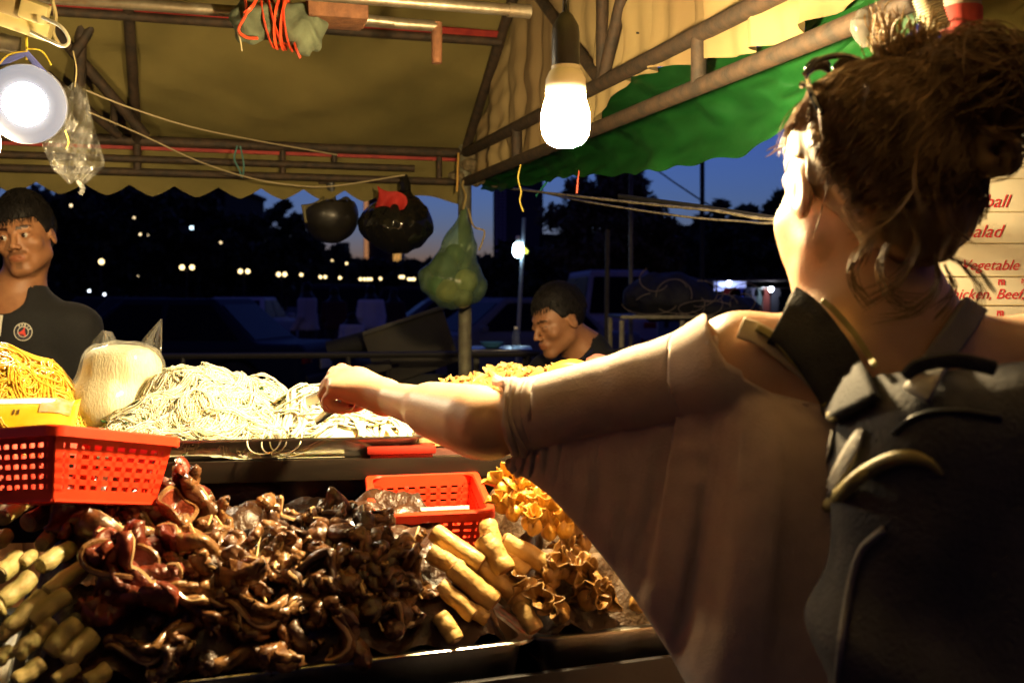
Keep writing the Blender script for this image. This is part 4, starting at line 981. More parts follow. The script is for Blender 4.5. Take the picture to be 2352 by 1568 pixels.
def loose_hand(p, w, dirv, side, nrm, d):
    dirv = Vector(dirv).normalized(); nrm = Vector(nrm); side = dirv.cross(nrm).normalized() * (1 if side > 0 else -1); nrm = side.cross(dirv) * (1 if side > 0 else -1); w = Vector(w)
    pc = w + dirv * .05; Rm = np.array(Matrix((dirv, side, dirv.cross(side))).transposed())
    d = smin(d, s_ell(p, pc, (.052, .040, .016), Rm), .012)
    for k, l in enumerate((.066, .074, .070, .055)):
        b = w + dirv * .088 + side * (.030 - .020 * k); dn = dirv.cross(side)
        d = smin(d, finger(p, [b, b + dirv * l * .45 + dn * .006, b + dirv * l * .8 + dn * .022, b + dirv * l + dn * .036], .0095, .0075), .004)
    b = w + dirv * .03 + side * .03
    return smin(d, finger(p, [b, b + dirv * .03 + side * .025, b + dirv * .058 + side * .032], .0115, .0085), .008)
def person(name, label, HM, neck, sh, chest, hip, arms, feet, skin, shirtm, trousm, facing, fem=False, h=.0045, extra=None, shirtfn=None, male_neck=.054, hs=1.0, chestr=(.165, .105, .20), hands=True, lo=None, hi=None, stub=0, brow=True, tdir=None, xpts=()):
    """one continuous body; clothes, eyes and hair are its children. HM places the head."""
    Mi = np.array(HM.inverted()); s = hs
    pts = [Vector(neck), Vector(chest), Vector(hip)] + [Vector(x) for a in arms for x in a] + [Vector(x) for x in feet] + [Vector(x) for x in xpts] + [HM.translation + Vector((0, 0, .2)), HM.translation + Vector((.16, .16, 0)), HM.translation - Vector((.16, .16, 0))]
    lo_ = Vector([min(q[i] for q in pts) for i in range(3)]) - Vector((.28, .28, .02)); hi_ = Vector([max(q[i] for q in pts) for i in range(3)]) + Vector((.28, .28, .02))
    fa = math.atan2(facing[1], facing[0]) - math.pi / 2; RB_ = np.array(rotm(z=fa)); nb_ = HM @ Vector((0, -.022, -.055))
    def torso(p, g=0):
        d = s_ell(p, chest, (chestr[0] + g, chestr[1] + g, chestr[2] + g), RB_)
        d = smin(d, s_ell(p, Vector(chest).lerp(Vector(hip), .55), (.135 + g, .095 + g, .16 + g), RB_), .06)
        d = smin(d, s_ell(p, hip, (.165 + g, .11 + g, .13 + g), RB_), .06)
        d = smin(d, s_cap(p, sh[0], sh[1], .050 + g, .050 + g), .05)
        d = smin(d, s_cap(p, neck, Vector(neck).lerp(Vector(chest), .35), .060 + g, .085 + g), .06)
        return d
    def arm(p, a, g=0, cut=None):
        S_, E_, W_ = a
        d = smin(s_cap(p, S_, E_, .050 + g, .040 + g), s_cap(p, E_, W_, .041 + g, .025 + g * .9), .015); return d
    def legs(p, g=0):
        d = None
        for f_ in feet:
            f_ = Vector(f_); k = f_.lerp(Vector(hip), .52) + Vector((0, .01, 0)); k.x = f_.x * .6 + k.x * .4
            top = Vector(hip) + (f_ - Vector(hip)) * .08; top.x = f_.x * .7 + hip[0] * .3
            q = smin(s_cap(p, top, k, .085 + g, .056 + g), s_cap(p, k, f_ + Vector((0, 0, .09)), .056 + g, .040 + g), .02); d = q if d is None else smin(d, q, .02)
        return d
    def feet_s(p, d):
        for f_ in feet:
            f_ = Vector(f_); t = f_ + Vector((facing[0], facing[1], 0)).normalized() * .14
            d = smin(d, s_cap(p, f_ + Vector((0, 0, .045)), t + Vector((0, 0, .03)), .042, .03), .02)
        return d
    def body(p):
        l = (p @ Mi[:3, :3].T.astype(np.float32) + Mi[:3, 3].astype(np.float32)) / s
        d = np.full(len(p), 9.0, np.float32); m = np.linalg.norm(l, axis=1) < .45
        hd = np.linalg.norm(p - np.array(HM.translation, np.float32), axis=1) - .12
        if m.any(): hd[m] = head_sdf(l[m], fem) * s
        d = smin(hd, s_cap(p, nb_, neck, male_neck, male_neck * 1.08), .022)
        d = smin(d, torso(p), .045)
        for a in arms: d = smin(d, arm(p, a), .03)
        d = smin(d, legs(p), .04); d = feet_s(p, d)
        if hands:
            for i, a in enumerate(arms): d = loose_hand(p, a[2], Vector(a[2]) - Vector(a[1]), 1 if i else -1, (0, 0, 1), d)
        if extra is not None: d = extra(p, d)
        return d
    t = thing(name, label, 'person', (hip[0], hip[1], 0))
    v, f = iso(body, lo_, hi_, h); o = put(link('body', v, f, skin, angle=None), t); paint(o, skin_paint(HM, brow, stub))
    if trousm is not None:
        v, f = iso(lambda p: smax(smin(smin(legs(p, .014), s_ell(p, hip, (.178, .122, .17), RB_), .09) + .003 * npnoise(p, 35, 2), s_cap(p, hip, hip, 0, 0) * 0 + .09 - p[:, 2], .02), p[:, 2] - hip[2] - .08, .01), lo_, hi_, .014)
        v, f = largest(v, f); put(link('trousers', v, f, trousm, angle=None), t)
    if shirtm is not None:
        def shirt(p):
            d = torso(p, .013)
            for a in arms:
                S_, E_, W_ = [Vector(x) for x in a]; d = smin(d, smax(smin(s_cap(p, S_, E_, .066, .055), s_cap(p, E_, E_.lerp(W_, .75), .055, .042), .02), -1 + 0 * p[:, 0], .01), .04)
            d = d + .0045 * npnoise(p, 26, 7) + .0022 * npnoise(p, 60, 9)
            d = smax(d, hip[2] - .10 - p[:, 2], .008)
            return shirtfn(p, d) if shirtfn else d
        v, f = iso(shirt, lo_, hi_, .007); put(link('shirt', v, f, shirtm, angle=None), t)
    return t, HM, body
eyew = mat('eye white', (.38, .35, .31), rough=.15, coat=.5)
iris = mat('dark iris', (.03, .015, .008), rough=.1, coat=.6)
def eyes(t, HM, look=(0, 1, 0)):
    for sx in (-1, 1):
        c = HM @ Vector((sx * .031, .0765, -.001)); r_ = .0127
        o = put(MB().lathe([(r_ * math.sin(a), -r_ * math.cos(a)) for a in np.linspace(.001, math.pi - .001, 14)], 18, Matrix.Translation(c)).build('eye', eyew, angle=None), t)
        dv = (HM.to_3x3() @ Vector(look)).normalized(); Q = Vector((0, 0, 1)).rotation_difference(dv).to_matrix().to_4x4()
        i_ = MB().lathe([(.0001, r_ + .0006), (.0035, r_ * .97 + .0006), (.0062, r_ * .875 + .0006), (.0064, r_ * .84)], 16, Matrix.Translation(c) @ Q).build('iris', iris, angle=None); i_.parent = o
hairm = mat('black hair', (.006, .005, .005), (.010, .008, .007), scale=90, rough=.6, spec=.25, stretch=(1, 1, 1))
def HMat(c, fwd, up=(0, 0, 1), roll=0, scale=1.0):
    y = Vector(fwd).normalized(); z = Vector(up); z = (z - y * z.dot(y)).normalized(); x = y.cross(z)
    Rm = Matrix((x, y, z)).transposed() @ rotm(y=roll); return Matrix.Translation(Vector(c)) @ Rm.to_4x4() @ Matrix.Scale(scale, 4)
def short_hair(t, HM, fringe, side, seed, m=hairm, top=.016, wide=.081):
    """cropped hair: a cap with a ragged hairline plus short strands"""
    Mi = np.array(HM.inverted())
    def f_(p):
        l = (p @ Mi[:3, :3].T + Mi[:3, 3]).astype(np.float32); ax = np.abs(l[:, 0])
        d = s_ell(l, (0, -.016, .032), (wide, .102 + wide - .081, .088 + top))
        line = np.where(l[:, 1] > .02, fringe + .006 * np.sin(l[:, 0] * 260) - .15 * np.maximum(0, ax - .05), np.where(l[:, 1] > -.005, side + 0 * ax, -.065 - .3 * np.minimum(0, l[:, 1] + .02)))
        t_ = np.clip((l[:, 1] + .01) / .06, 0, 1); line = (-.055) * (1 - t_) + (fringe + .012) * t_; line = np.where((l[:, 1] > -.03) & (l[:, 1] < .028) & (ax > .05), np.maximum(line, side), line)
        d = smax(d, line - l[:, 2] + .004 * npnoise(l, 260, seed), .004)
        return d + .0012 * npnoise(l, 420, seed) + .0015 * npnoise(l, 130, seed + 1)
    c = HM.translation; v, f = iso(f_, c - Vector((.15,) * 3), c + Vector((.15,) * 3), .0032)
    o = put(link('hair', v, f, m, angle=None), t)
    rs = np.random.RandomState(seed); P = []
    for _ in range(2600):
        a = rs.uniform(0, 2 * math.pi); z = rs.uniform(-.15, 1) ; r_ = math.sqrt(max(0, 1 - z * z)); n_ = np.array((r_ * math.cos(a), r_ * math.sin(a), z))
        b = np.array((0, -.016, .032)) + n_ * np.array((wide - .001, .101 + wide - .081, .087 + top))
        if b[2] < fringe + .008 and b[1] > .0: continue
        if b[2] < side + .01 and abs(b[0]) > .04 and b[1] > -.03: continue
        fl = np.array((.22 * rs.normal(), .35, -.75 + .2 * rs.normal())) if b[1] > .03 else np.array((.2 * rs.normal(), .45, -.35 + .2 * rs.normal())); fl = fl - n_ * (fl @ n_); dr = n_ * .16 + fl * .9; L_ = rs.uniform(.014, .030)
        pts = [b + dr * L_ * k / 3 + np.array((0, 0, -.25)) * L_ * (k / 3) ** 2 * .5 for k in range(4)]; P.append([HM @ Vector(q) for q in pts])
    V_, Q_ = tubes_np(np.array([[tuple(q) for q in s_] for s_ in P]), np.array([[.0008, .0008, .0006, .0002]] * len(P)), 3)
    s = link('hair_strands', V_, Q_, m, angle=None); s.parent = o; s['kind'] = 'stuff'
    return o
tan = mat('tan skin', (.33, .155, .072), (.27, .12, .055), scale=30, rough=.45, sss=.12, sssr=(.012, .005, .003), bump=.12, bscale=300, attr='pig', spec=.45)
fair = mat('fair skin', (.62, .38, .24), (.56, .33, .20), scale=25, rough=.42, sss=.15, sssr=(.014, .005, .003), bump=.1, bscale=300, attr='pig', spec=.5)
blackshirt = mat('black jersey', (.007, .007, .008), (.010, .010, .012), scale=200, rough=.85, bump=.2, bscale=400, sheen=.05)
jeans = mat('dark trousers', (.02, .022, .03), rough=.85)

# ---- man at the left in a black football shirt
d1 = 3.08; HL = HMat(at(47, 541, d1) + Vector((0, .03, 0)), (.06, -1, -.05), roll=R(9), scale=.95)
nk = at(42, 672, d1 + .05); sL, sR = at(205, 738, d1 + .03) + Vector((-.04, 0, -.02)), at(-125, 735, d1 + .03); chs = Vector((at(45, 800, d1 + .04).x, d1 + .05, nk.z - .20)); hp = Vector((chs.x, d1 + .06, .94))
armsL = [(sR, sR + Vector((-.06, .02, -.28)), sR + Vector((.02, -.16, -.47))), (sL, sL + Vector((.07, .03, -.29)), sL + Vector((.02, -.14, -.48)))]
def shirt_left(p, d):
    d = smax(d, -s_cap(p, nk + Vector((0, 0, .10)), nk + Vector((0, -.03, -.005)), .062, .056), .006)
    return smax(d, -s_ell(p, nk + Vector((.0, -.085, -.012)), (.055, .06, .050)), .006)
t, HM, bodyf = person('person', 'young man in a black crested football shirt behind the left counter', HL, nk, (sL, sR), chs, hp, armsL, [(hp.x - .1, d1 + .06, 0), (hp.x + .1, d1 + .06, 0)], tan, blackshirt, jeans, (0, -1), shirtfn=shirt_left, stub=.45, h=.0044, chestr=(.175, .11, .20))
man1 = t; eyes(t, HL, (.35, 1, -.05)); short_hair(t, HL, .036, .0, 31, top=.026, wide=.082)
# crest and pale stripe on the shirt (flat print standing just off the cloth)
crc = at(53, 762, 2.795)
def on_cloth(px, py): return at(px, py, CR_D)
def cast_d(px, py):                                           # distance at which the shirt front is met
    sh = [o for o in man1.children if o.name.startswith('shirt')][0]; r = ray(px, py).normalized()
    ok, loc, nr, _ = sh.ray_cast(Vector((0, 0, CAMZ)) , r); return loc.y if ok else 2.8
white_pr = mat('white print', (.62, .60, .52), rough=.6); red_pr = mat('red print', (.62, .05, .035), rough=.6); navy_pr = mat('navy print', (.012, .013, .03), rough=.6)
def crest_pt(u_, w_, off=.004):                               # crest plane: u right, w up, unit = crest radius
    a = -.10; px = 53 + 21.5 * (u_ * math.cos(a) - w_ * math.sin(a)) ; py = 762 - 21.5 * (w_ * math.cos(a) + u_ * math.sin(a)) * .97
    return at(px, py, cast_d(px, py) - off)
bpy.context.view_layer.update()

def disc(r0, r1, off, name, m, par=None):
    o = MB().grid(lambda a, b: crest_pt((r0 + (r1 - r0) * b) * math.cos(a * 2 * math.pi), (r0 + (r1 - r0) * b) * math.sin(a * 2 * math.pi), off), 40, 4, close_u=True).build(name, m, angle=None); put(o, man1); return o
crest = disc(.001, .96, .0030, 'crest', navy_pr); crest['label'] = 'round club crest with red tower and the word PARIS'
def sub(o): 
    o.parent = crest; o.matrix_parent_inverse = Matrix.Identity(4); return o
sub(disc(.92, 1.0, .0042, 'outer_ring', white_pr)); sub(disc(.53, .60, .0042, 'inner_ring', white_pr))
def poly(pts, off, name, m):
    return sub(put(MB().add([crest_pt(x, y, off) for x, y in pts], [tuple(range(len(pts)))]).build(name, m, smooth=False), man1))
tw = [(.06, .52), (.16, .52), (.17, .1), (.30, -.25), (.42, -.38), (.18, -.50), (.10, -.30), (-.06, -.22), (-.26, -.30), (-.42, -.25), (-.52, -.12), (-.20, .05), (-.02, .25)]
poly(tw[:5] + tw[5:], .0045, 'tower', red_pr)
poly([(-.14 + .17 * math.cos(a), -.36 + .15 * math.sin(a)) for a in np.linspace(0, 2 * math.pi, 16)[:-1]], .005, 'cradle', mat('dark red print', (.2, .02, .02), rough=.6))
def text_mesh(s, size, shear=0, bold=0):
    c = bpy.data.curves.new('t', 'FONT'); c.body = s; c.size = size; c.shear = shear; c.offset = bold; c.align_x = 'LEFT'; c.resolution_u = 3
    o = bpy.data.objects.new('t', c); COL.objects.link(o); dg_ = bpy.context.evaluated_depsgraph_get(); me = bpy.data.meshes.new_from_object(o.evaluated_get(dg_))
    V = [v.co.copy() for v in me.vertices]; Fc = [tuple(p.vertices) for p in me.polygons]; bpy.data.objects.remove(o); bpy.data.meshes.remove(me); return V, Fc
for i, chx in enumerate('PARIS'):
    V, Fc = text_mesh(chx, .36, 0, .012); w_ = max(v.x for v in V) if V else .2; ang = R(90 + (2 - i) * 24 - 12)
    out = []
    for v in V:
        lx, ly = (v.x - w_ / 2) * 1.1, v.y * 1.0; rr = .64 + ly; a = ang - lx / .76; out.append(crest_pt(rr * math.cos(a), rr * math.sin(a), .0046))
    sub(put(MB().add(out, Fc).build('letter', white_pr, smooth=False), man1))
for i, chx in enumerate('SAINT-GERMAIN'):
    V, Fc = text_mesh(chx, .17); w_ = max(v.x for v in V); ang = R(270 + (i - 6) * 10.5 - 8); out = []
    for v in V:
        lx, ly = (v.x - w_ / 2), v.y; rr = .84 - ly; a = ang + lx / .76; out.append(crest_pt(rr * math.cos(a), rr * math.sin(a), .0046))
    sub(put(MB().add(out, [q[::-1] for q in Fc]).build('letter', mat('grey print', (.25, .24, .26), rough=.6), smooth=False), man1))
put(MB().grid(lambda a, b: (lambda X, Y: at(X, Y, cast_d(X, Y) - .003))(-26 + (26 + 10 - 9 * b) * a, 700 + 72 * b), 8, 10).build('pale_stripe', white_pr, angle=None), man1)

# ---- man in the middle looking down
d2 = 3.50; HC = HMat(at(1282, 734, d2), (-.86, -.50, -.36), up=(-.12, -.05, 1), scale=.92)
nk2 = at(1345, 806, d2 + .05); sA, sB = at(1440, 850, d2 - .05), at(1262, 858, d2 + .20); ch2 = Vector((nk2.x + .01, d2 + .09, nk2.z - .21)); hp2 = Vector((ch2.x + .08, d2 + .12, .88))
arms2 = [(sA, sA + Vector((.03, -.10, -.27)), sA + Vector((-.14, -.22, -.36))), (sB, sB + Vector((-.05, -.02, -.28)), sB + Vector((-.16, -.17, -.36)))]
def shirt_mid(p, d):
    v0 = at(1290, 832, d2 - .06)
    d = smax(d, -s_cap(p, nk2 + Vector((-.02, 0, .09)), nk2 + Vector((-.008, -.012, .012)), .058, .050), .006)
    return smax(d, -s_cap(p, nk2 + Vector((-.03, -.05, .02)), Vector(v0), .042, .010), .008)
t, HM, _ = person('person', 'man in a black zip top looking down behind the shredded chicken', HC, nk2, (sA, sB), ch2, hp2, arms2, [(hp2.x - .1, d2 + .12, 0), (hp2.x + .1, d2 + .12, 0)], tan, mat('black zip top', (.005, .005, .006), rough=.9), jeans, (-.8, -.6), shirtfn=shirt_mid, h=.0046, stub=.15, fem='down')
man2 = t; short_hair(t, HC, .052, .012, 37, top=.014, wide=.080)
put(MB().tube(bez([at(1368, 798, d2 - .02), at(1345, 818, d2 - .045), at(1318, 838, d2 - .06), at(1296, 850, d2 - .075)], 16), .0022, 6).build('necklace', mat('silver', (.8, .78, .7), rough=.2, metal=1)), man2)
put(MB().tube([at(1287, 838, d2 - .09), at(1286, 880, d2 - .10)], .0025, 6).build('zip', steel), man2)

# ---- woman reaching over the counter with tongs
dW = 1.13; HW = HMat(at(1978, 436, dW), (-math.sin(R(17)), math.cos(R(17)), -.10), scale=.98)
SLw = at(1705, 838, 1.12); SRw = SLw + Vector((.325, .0, .0)); nkw = at(2020, 730, 1.12); chw = Vector((.395, 1.13, 1.235)); hpw = Vector((.40, 1.14, .90))
EL, WR = at(1125, 976, 1.30), at(884, 912, 1.535)
KN = [(at(785, 852, 1.645), at(760, 872, 1.665), at(749, 904, 1.668), at(748, 930, 1.655)), (at(770, 859, 1.618), at(748, 890, 1.632), at(749, 924, 1.63), at(775, 936, 1.622)),
      (at(762, 876, 1.592), at(744, 906, 1.603), at(754, 934, 1.602), at(786, 940, 1.594)), (at(770, 894, 1.570), at(752, 918, 1.578), at(768, 937, 1.577), at(800, 938, 1.572))]
def woman_extra(p, d):
    SM = SLw.lerp(EL, .35); arm_ = smin(smin(s_cap(p, SLw, SM, .048, .036), s_cap(p, SM, EL, .035, .034), .01), s_cap(p, EL, WR, .0405, .0215), .012)
    arm_ = smin(arm_, s_cap(p, EL.lerp(WR, .12), EL.lerp(WR, .5), .0420, .033), .02)
    arm_ = smin(arm_, s_ell(p, at(1118, 992, 1.29), (.022, .022, .022)), .02)
    Wl = at(865, 898, 1.55)
    hand = s_cap(p, WR, at(822, 884, 1.59), .022, .027)
    for k in KN: hand = smin(hand, s_cap(p, WR, k[0], .019, .0125), .012)
    hand = smin(hand, s_ell(p, at(812, 890, 1.60), (.026, .032, .022)), .012)
    for k, (r0, r1) in zip(KN, ((.0112, .0088), (.0115, .009), (.0108, .0085), (.0098, .0076))): hand = smin(hand, finger(p, k, r0 * .96, r1 * .95), .0018)
    th = finger(p, (at(850, 906, 1.60), at(822, 928, 1.632), at(788, 938, 1.645)), .0135, .0090); hand = smin(hand, th, .007)
    d = smin(d, smin(arm_, hand, .012), .028)
    return d
t, HM, womanf = person('person', 'woman seen from behind with messy updo, reaching over the food', HW, nkw, (SLw, SRw), chw, hpw, [(SRw, SRw + Vector((.06, .04, -.28)), SRw + Vector((.02, .20, -.40)))], [(.32, 1.12, 0), (.48, 1.10, 0)],
      fair, None, jeans, (-.28, .96), fem=True, h=.0045, extra=woman_extra, male_neck=.048, chestr=(.150, .095, .19), brow=False, xpts=(EL, WR, KN[0][2], KN[3][3]))
woman = t; eyes(t, HW @ Matrix.Translation((0, -.004, 0)))
for k in KN: put(MB().box(k[3] + (k[3] - k[2]).normalized() * .005 + Vector((0, -.0, .004)), (.008, .009, .003), rotm(), .001).build('nail', mat('red nail varnish', (.4, .03, .03), rough=.2, coat=.5)), woman)
# bracelet
put(MB().tube([WR + Vector((.024 * math.cos(a) * .3, .024 * math.cos(a) * .6, .0235 * math.sin(a))) + (WR - EL).normalized() * .012 for a in np.linspace(0, 2 * math.pi, 20)[:-1]], .0012, 5, closed=True).build('bracelet', mat('pale cord', (.6, .5, .35), rough=.7)), woman)
# loose batwing top: loft from the rolled cuff to the far shoulder
top_m = mat('dusty mauve jersey', (.53, .40, .325), (.46, .345, .28), scale=40, rough=.85, bump=.25, bscale=420, sheen=.25)
ST = [((1150, 880, 1.305), (1178, 1082, 1.275), .054), ((1200, 876, 1.295), (1215, 1100, 1.262), .058), ((1262, 872, 1.28), (1265, 1138, 1.24), .057), ((1350, 856, 1.25), (1330, 1208, 1.215), .057), ((1450, 826, 1.215), (1405, 1300, 1.19), .060),
      ((1550, 790, 1.18), (1470, 1390, 1.165), .066), ((1628, 762, 1.155), (1535, 1490, 1.15), .074), ((1664, 850, 1.13), (1590, 1590, 1.135), .098), ((1735, 893, 1.12), (1680, 1750, 1.125), .112), ((1850, 915, 1.12), (1830, 1850, 1.12), .128),
      ((2000, 925, 1.12), (2000, 1870, 1.12), .134), ((2160, 925, 1.12), (2180, 1870, 1.12), .134), ((2330, 905, 1.12), (2360, 1850, 1.12), .125), ((2440, 880, 1.12), (2450, 1800, 1.12), .09)]
def loft(a, b, inner=0):
    s = a * (len(ST) - 1); i = min(len(ST) - 2, int(s)); t = s - i; t = t * t * (3 - 2 * t) * .4 + t * .6
    Ta, Ba, ha = ST[i]; Tb, Bb, hb_ = ST[i + 1]; Tp = at(*Ta).lerp(at(*Tb), t); Bp = at(*Ba).lerp(at(*Bb), t); th = ha + (hb_ - ha) * t
    ph = b * 2 * math.pi; c = (1 - math.cos(ph)) / 2; shp = (1 - .62 * c ** 1.1) if s < 6.5 else (1 - .25 * c)
    cuff = math.exp(-(s / 1.6) ** 2)
    fold_ = cuff * (.0065 * math.sin(s * 12.5 - 2.2 * c) + .003 * math.sin(s * 27 + 5 * c))
    gath = .0045 * math.exp(-((s - 5.6) / 1.1) ** 2) * math.sin(c * 60 + s * 3) * (1 if c < .35 else max(0, 1 - (c - .35) * 4))
    drp = .006 * math.sin(c * 5 + s * 1.7) * c + .004 * math.sin(s * 4.2 + c * 3)
    drp += .011 * math.sin(s * 3.4 + c * 2.2) * math.exp(-((s - 5.5) / 3.2) ** 2) * min(1, c * 2.2) + .006 * math.sin(s * 8.5 - c * 5) * c * math.exp(-((s - 4.5) / 3) ** 2)
    side = math.sin(ph); side = math.copysign(abs(side) ** (.55 if c < .5 else .55 + .45 * (c - .5) * 2), side); e = th * shp + fold_ + gath + drp * .6
    p = Tp.lerp(Bp, c); axis = (at(*ST[min(i + 1, len(ST) - 1)][0]) - at(*ST[i][0])); nrm = Vector((.35 if s < 5 else .1, -1, .1)).normalized()
    p = p + nrm * (-side) * e + Vector((0, 0, 1)) * (fold_ + gath) * (1 - c) * (1 if abs(side) < .7 else .3)
    return p
so = MB().grid(lambda a, b: loft(a, b), 110, 84).build('loose_top', top_m, angle=None, solid=.0022); 
def hug(me):                                                # cloth lies outside the body it covers
    n = len(me.vertices); co = np.empty(n * 3, np.float32); me.vertices.foreach_get('co', co); P = co.reshape(-1, 3)
    col = np.tile(np.arange(110), 84) / 109 * (len(ST) - 1); ph = np.repeat(np.arange(84) / 83 * 2 * math.pi, 110); near = np.sin(ph) < -.25
    sl = col < 6.7
    for _ in range(14):
        d = womanf(P); e = .002; g = np.stack([womanf(P + np.eye(3, dtype=np.float32)[i] * e) - d for i in range(3)], 1); g /= np.linalg.norm(g, axis=1, keepdims=True) + 1e-9
        need = np.clip(.0085 - d, 0, .012); P[sl] += (g * need[:, None])[sl]
        m = (~sl) & near; P[m] += np.array((0, -1, 0), np.float32) * np.clip(.0075 - d[m], 0, .008)[:, None]
    me.vertices.foreach_set('co', P.ravel())
hug(so.data)
# close the seam round the loop by merging the doubled column
bm = bmesh.new(); bm.from_mesh(so.data); bmesh.ops.remove_doubles(bm, verts=bm.verts, dist=.0004); bm.to_mesh(so.data); bm.free()
put(so, woman)
# rolled cuff
def outside(p):
    q = np.array([tuple(p)], np.float32)
    for _ in range(12):
        d = womanf(q); g = np.stack([womanf(q + np.eye(3, dtype=np.float32)[i] * .002) - d for i in range(3)], 1); g /= np.linalg.norm(g) + 1e-9; q = q + g * np.clip(.010 - d, 0, .012)[:, None]
    return Vector(q[0])
cf = []
for k in range(40): cf.append(outside(loft(0.0, k / 40)))
put(MB().tube(cf, [.0048 + .0022 * math.sin(k * .9) + .001 * math.sin(k * 2.3) for k in range(40)], 8, closed=True).build('rolled_cuff', top_m), woman)
cf2 = [outside(loft(0.030 + .008 * math.sin(k * .5), k / 40)) for k in range(40)]
put(MB().tube(cf2, [.0040 + .0020 * math.sin(k * .7 + 1) for k in range(40)], 8, closed=True).build('rolled_cuff', top_m), woman)
# frayed neckline edge
def surf_d(px, py, fn, d0=.85, d1_=1.5, lift=0):
    r = ray(px, py); o_ = Vector((0, 0, CAMZ)); ts = np.linspace(d0, d1_, 220); P = np.array([tuple(o_ + r * (t_ / r.y)) for t_ in ts], np.float32); v_ = fn(P) - lift
    i = int(np.argmax(v_ < 0))
    if not v_[i] < 0: return P[-1]
    if i == 0: return P[0]
    k = v_[i - 1] / (v_[i - 1] - v_[i] + 1e-9); return P[i - 1] + (P[i] - P[i - 1]) * k
neck_l = [Vector(surf_d(x, y, womanf, lift=.006)) for x, y in ((1640, 772), (1650, 815), (1672, 858), (1700, 886), (1745, 905), (1800, 918), (1860, 930))]
put(MB().tube(bez(neck_l, 40), [.0026 + .0008 * math.sin(k * 1.1) for k in range(len(bez(neck_l, 40)))], 7).build('neckline_hem', top_m), woman)
# pale under strap
def strap(px_c, halfw, lift, name, m, fn=womanf, n=30, thick=.0022):
    c = bez([Vector((x, y, 0)) for x, y in px_c], n); 
    def g_(a, b):
        i = b * (len(c) - 1); k = min(len(c) - 2, int(i)); q = c[k].lerp(c[k + 1], i - k); tg = (c[k + 1] - c[k]).normalized(); nn = Vector((-tg.y, tg.x, 0)); hw = halfw if not callable(halfw) else halfw(b)
        X = q + nn * hw * (2 * a - 1); return Vector(surf_d(X.x, X.y, fn, .8, 1.35, lift))
    return MB().grid(g_, 9, n).build(name, m, solid=thick, angle=None)
put(strap([(1700, 752), (1752, 772), (1825, 826), (1880, 876)], 24, .006, 'camisole_strap', mat('cream strap', (.55, .46, .33), (.48, .4, .28), scale=60, rough=.8)), woman)

# hair: scalp mass, bun, locks and strands
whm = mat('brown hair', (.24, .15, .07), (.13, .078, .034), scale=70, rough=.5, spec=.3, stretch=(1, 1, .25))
whl = mat('blonde brown hair painted lit', (.46, .31, .14), (.34, .21, .085), scale=60, rough=.55, spec=.25)  # paler than the brown hair: backlight on the tuft is painted in
HWi = np.array(HW.inverted()); BUN = at(2235, 205, 1.055); TUFT = at(2085, 150, 1.10)
def hair_mass(p):
    l = (p @ HWi[:3, :3].T + HWi[:3, 3]).astype(np.float32); ax = np.abs(l[:, 0])
    d = s_ell(l, (0, -.022, .034), (.081, .101, .089)); d = smin(d, s_ell(l, (.010, -.076, -.012), (.068, .052, .078)), .03)
    t_ = np.clip((l[:, 1] + .005) / .065, 0, 1); line = -.115 * (1 - t_) ** 1.5 + .052 * t_; line = np.where((l[:, 1] > -.018) & (l[:, 1] < .03), np.maximum(line, .026), np.where(l[:, 1] <= -.018, np.minimum(line, .03 - 3.0 * np.maximum(0, -.018 - l[:, 1])), line))
    d = smax(d, line - l[:, 2], .006)
    b = s_ell(p, BUN, (.052, .046, .046)); b = smin(b, s_ell(p, at(2170, 245, 1.07), (.035, .03, .03)), .025); b = smin(b, s_ell(p, at(2330, 235, 1.05), (.035, .03, .032)), .02)
    d = smin(d, b, .025); d = smin(d, s_cap(p, at(2088, 205, 1.10), at(2078, 120, 1.10), .024, .010), .012)
    flow = np.sin(l[:, 0] * 260 + 60 * l[:, 2]) * .0016 + npnoise(l, 120, 4) * .004
    return d + flow
v, f = iso(hair_mass, HW.translation - Vector((.18, .2, .2)), HW.translation + Vector((.26, .16, .24)), .0042)
hair = put(link('hair', v, f, whm, angle=None), woman)
rs = np.random.RandomState(77)
def loc(p): return HW @ Vector(p)
def hairpath(a_, z_, end, n=16, off=.004, wob=.004):
    c0 = np.array((0, -.022, .034)); r_ = np.array((.089, .109, .097)); st = np.array((math.sin(a_), math.cos(a_), z_)); st = st / np.linalg.norm(st)
    e = (HW.inverted() @ Vector(end)); e = (np.array(e) - c0) / r_; ew = np.linalg.norm(e); eu = e / ew; ph = rs.uniform(0, 6, 3); out = []
    for k in range(n):
        t_ = k / (n - 1); d_ = st * (1 - t_) + eu * t_; d_ /= np.linalg.norm(d_); rad = (1 + (ew - 1) * t_ ** 3) ; q = c0 + d_ * r_ * rad + d_ * off * math.sin(math.pi * min(1, t_ + .1)) + wob * np.array((math.sin(t_ * 5 + ph[0]), math.sin(t_ * 6 + ph[1]), math.sin(t_ * 4 + ph[2]))) * .6
        out.append(tuple(loc(q)))
    return out
P = []; 
for _ in range(5200):
    a_ = rs.uniform(-math.pi, math.pi); ca = math.cos(a_); z_ = (.25 + .5 * rs.rand()) if ca > .45 else (rs.uniform(.30, .9) if ca > -.15 else (rs.uniform(-.5, .8) if ca > -.45 else rs.uniform(-1.0, .6)))
    end = BUN.lerp(TUFT, rs.rand() * .75) + Vector(rs.normal(size=3) * .014); P.append(hairpath(a_, z_, end, off=rs.uniform(.0, .009), wob=rs.uniform(.002, .010)))
PH = np.array(P, np.float32); lift_ = rs.uniform(.0008, .005, (len(P), 1)).astype(np.float32) * np.ones((1, 16), np.float32); fl_ = PH.reshape(-1, 3); lf = lift_.reshape(-1); tt = np.tile(np.linspace(0, 1, 16), len(P))
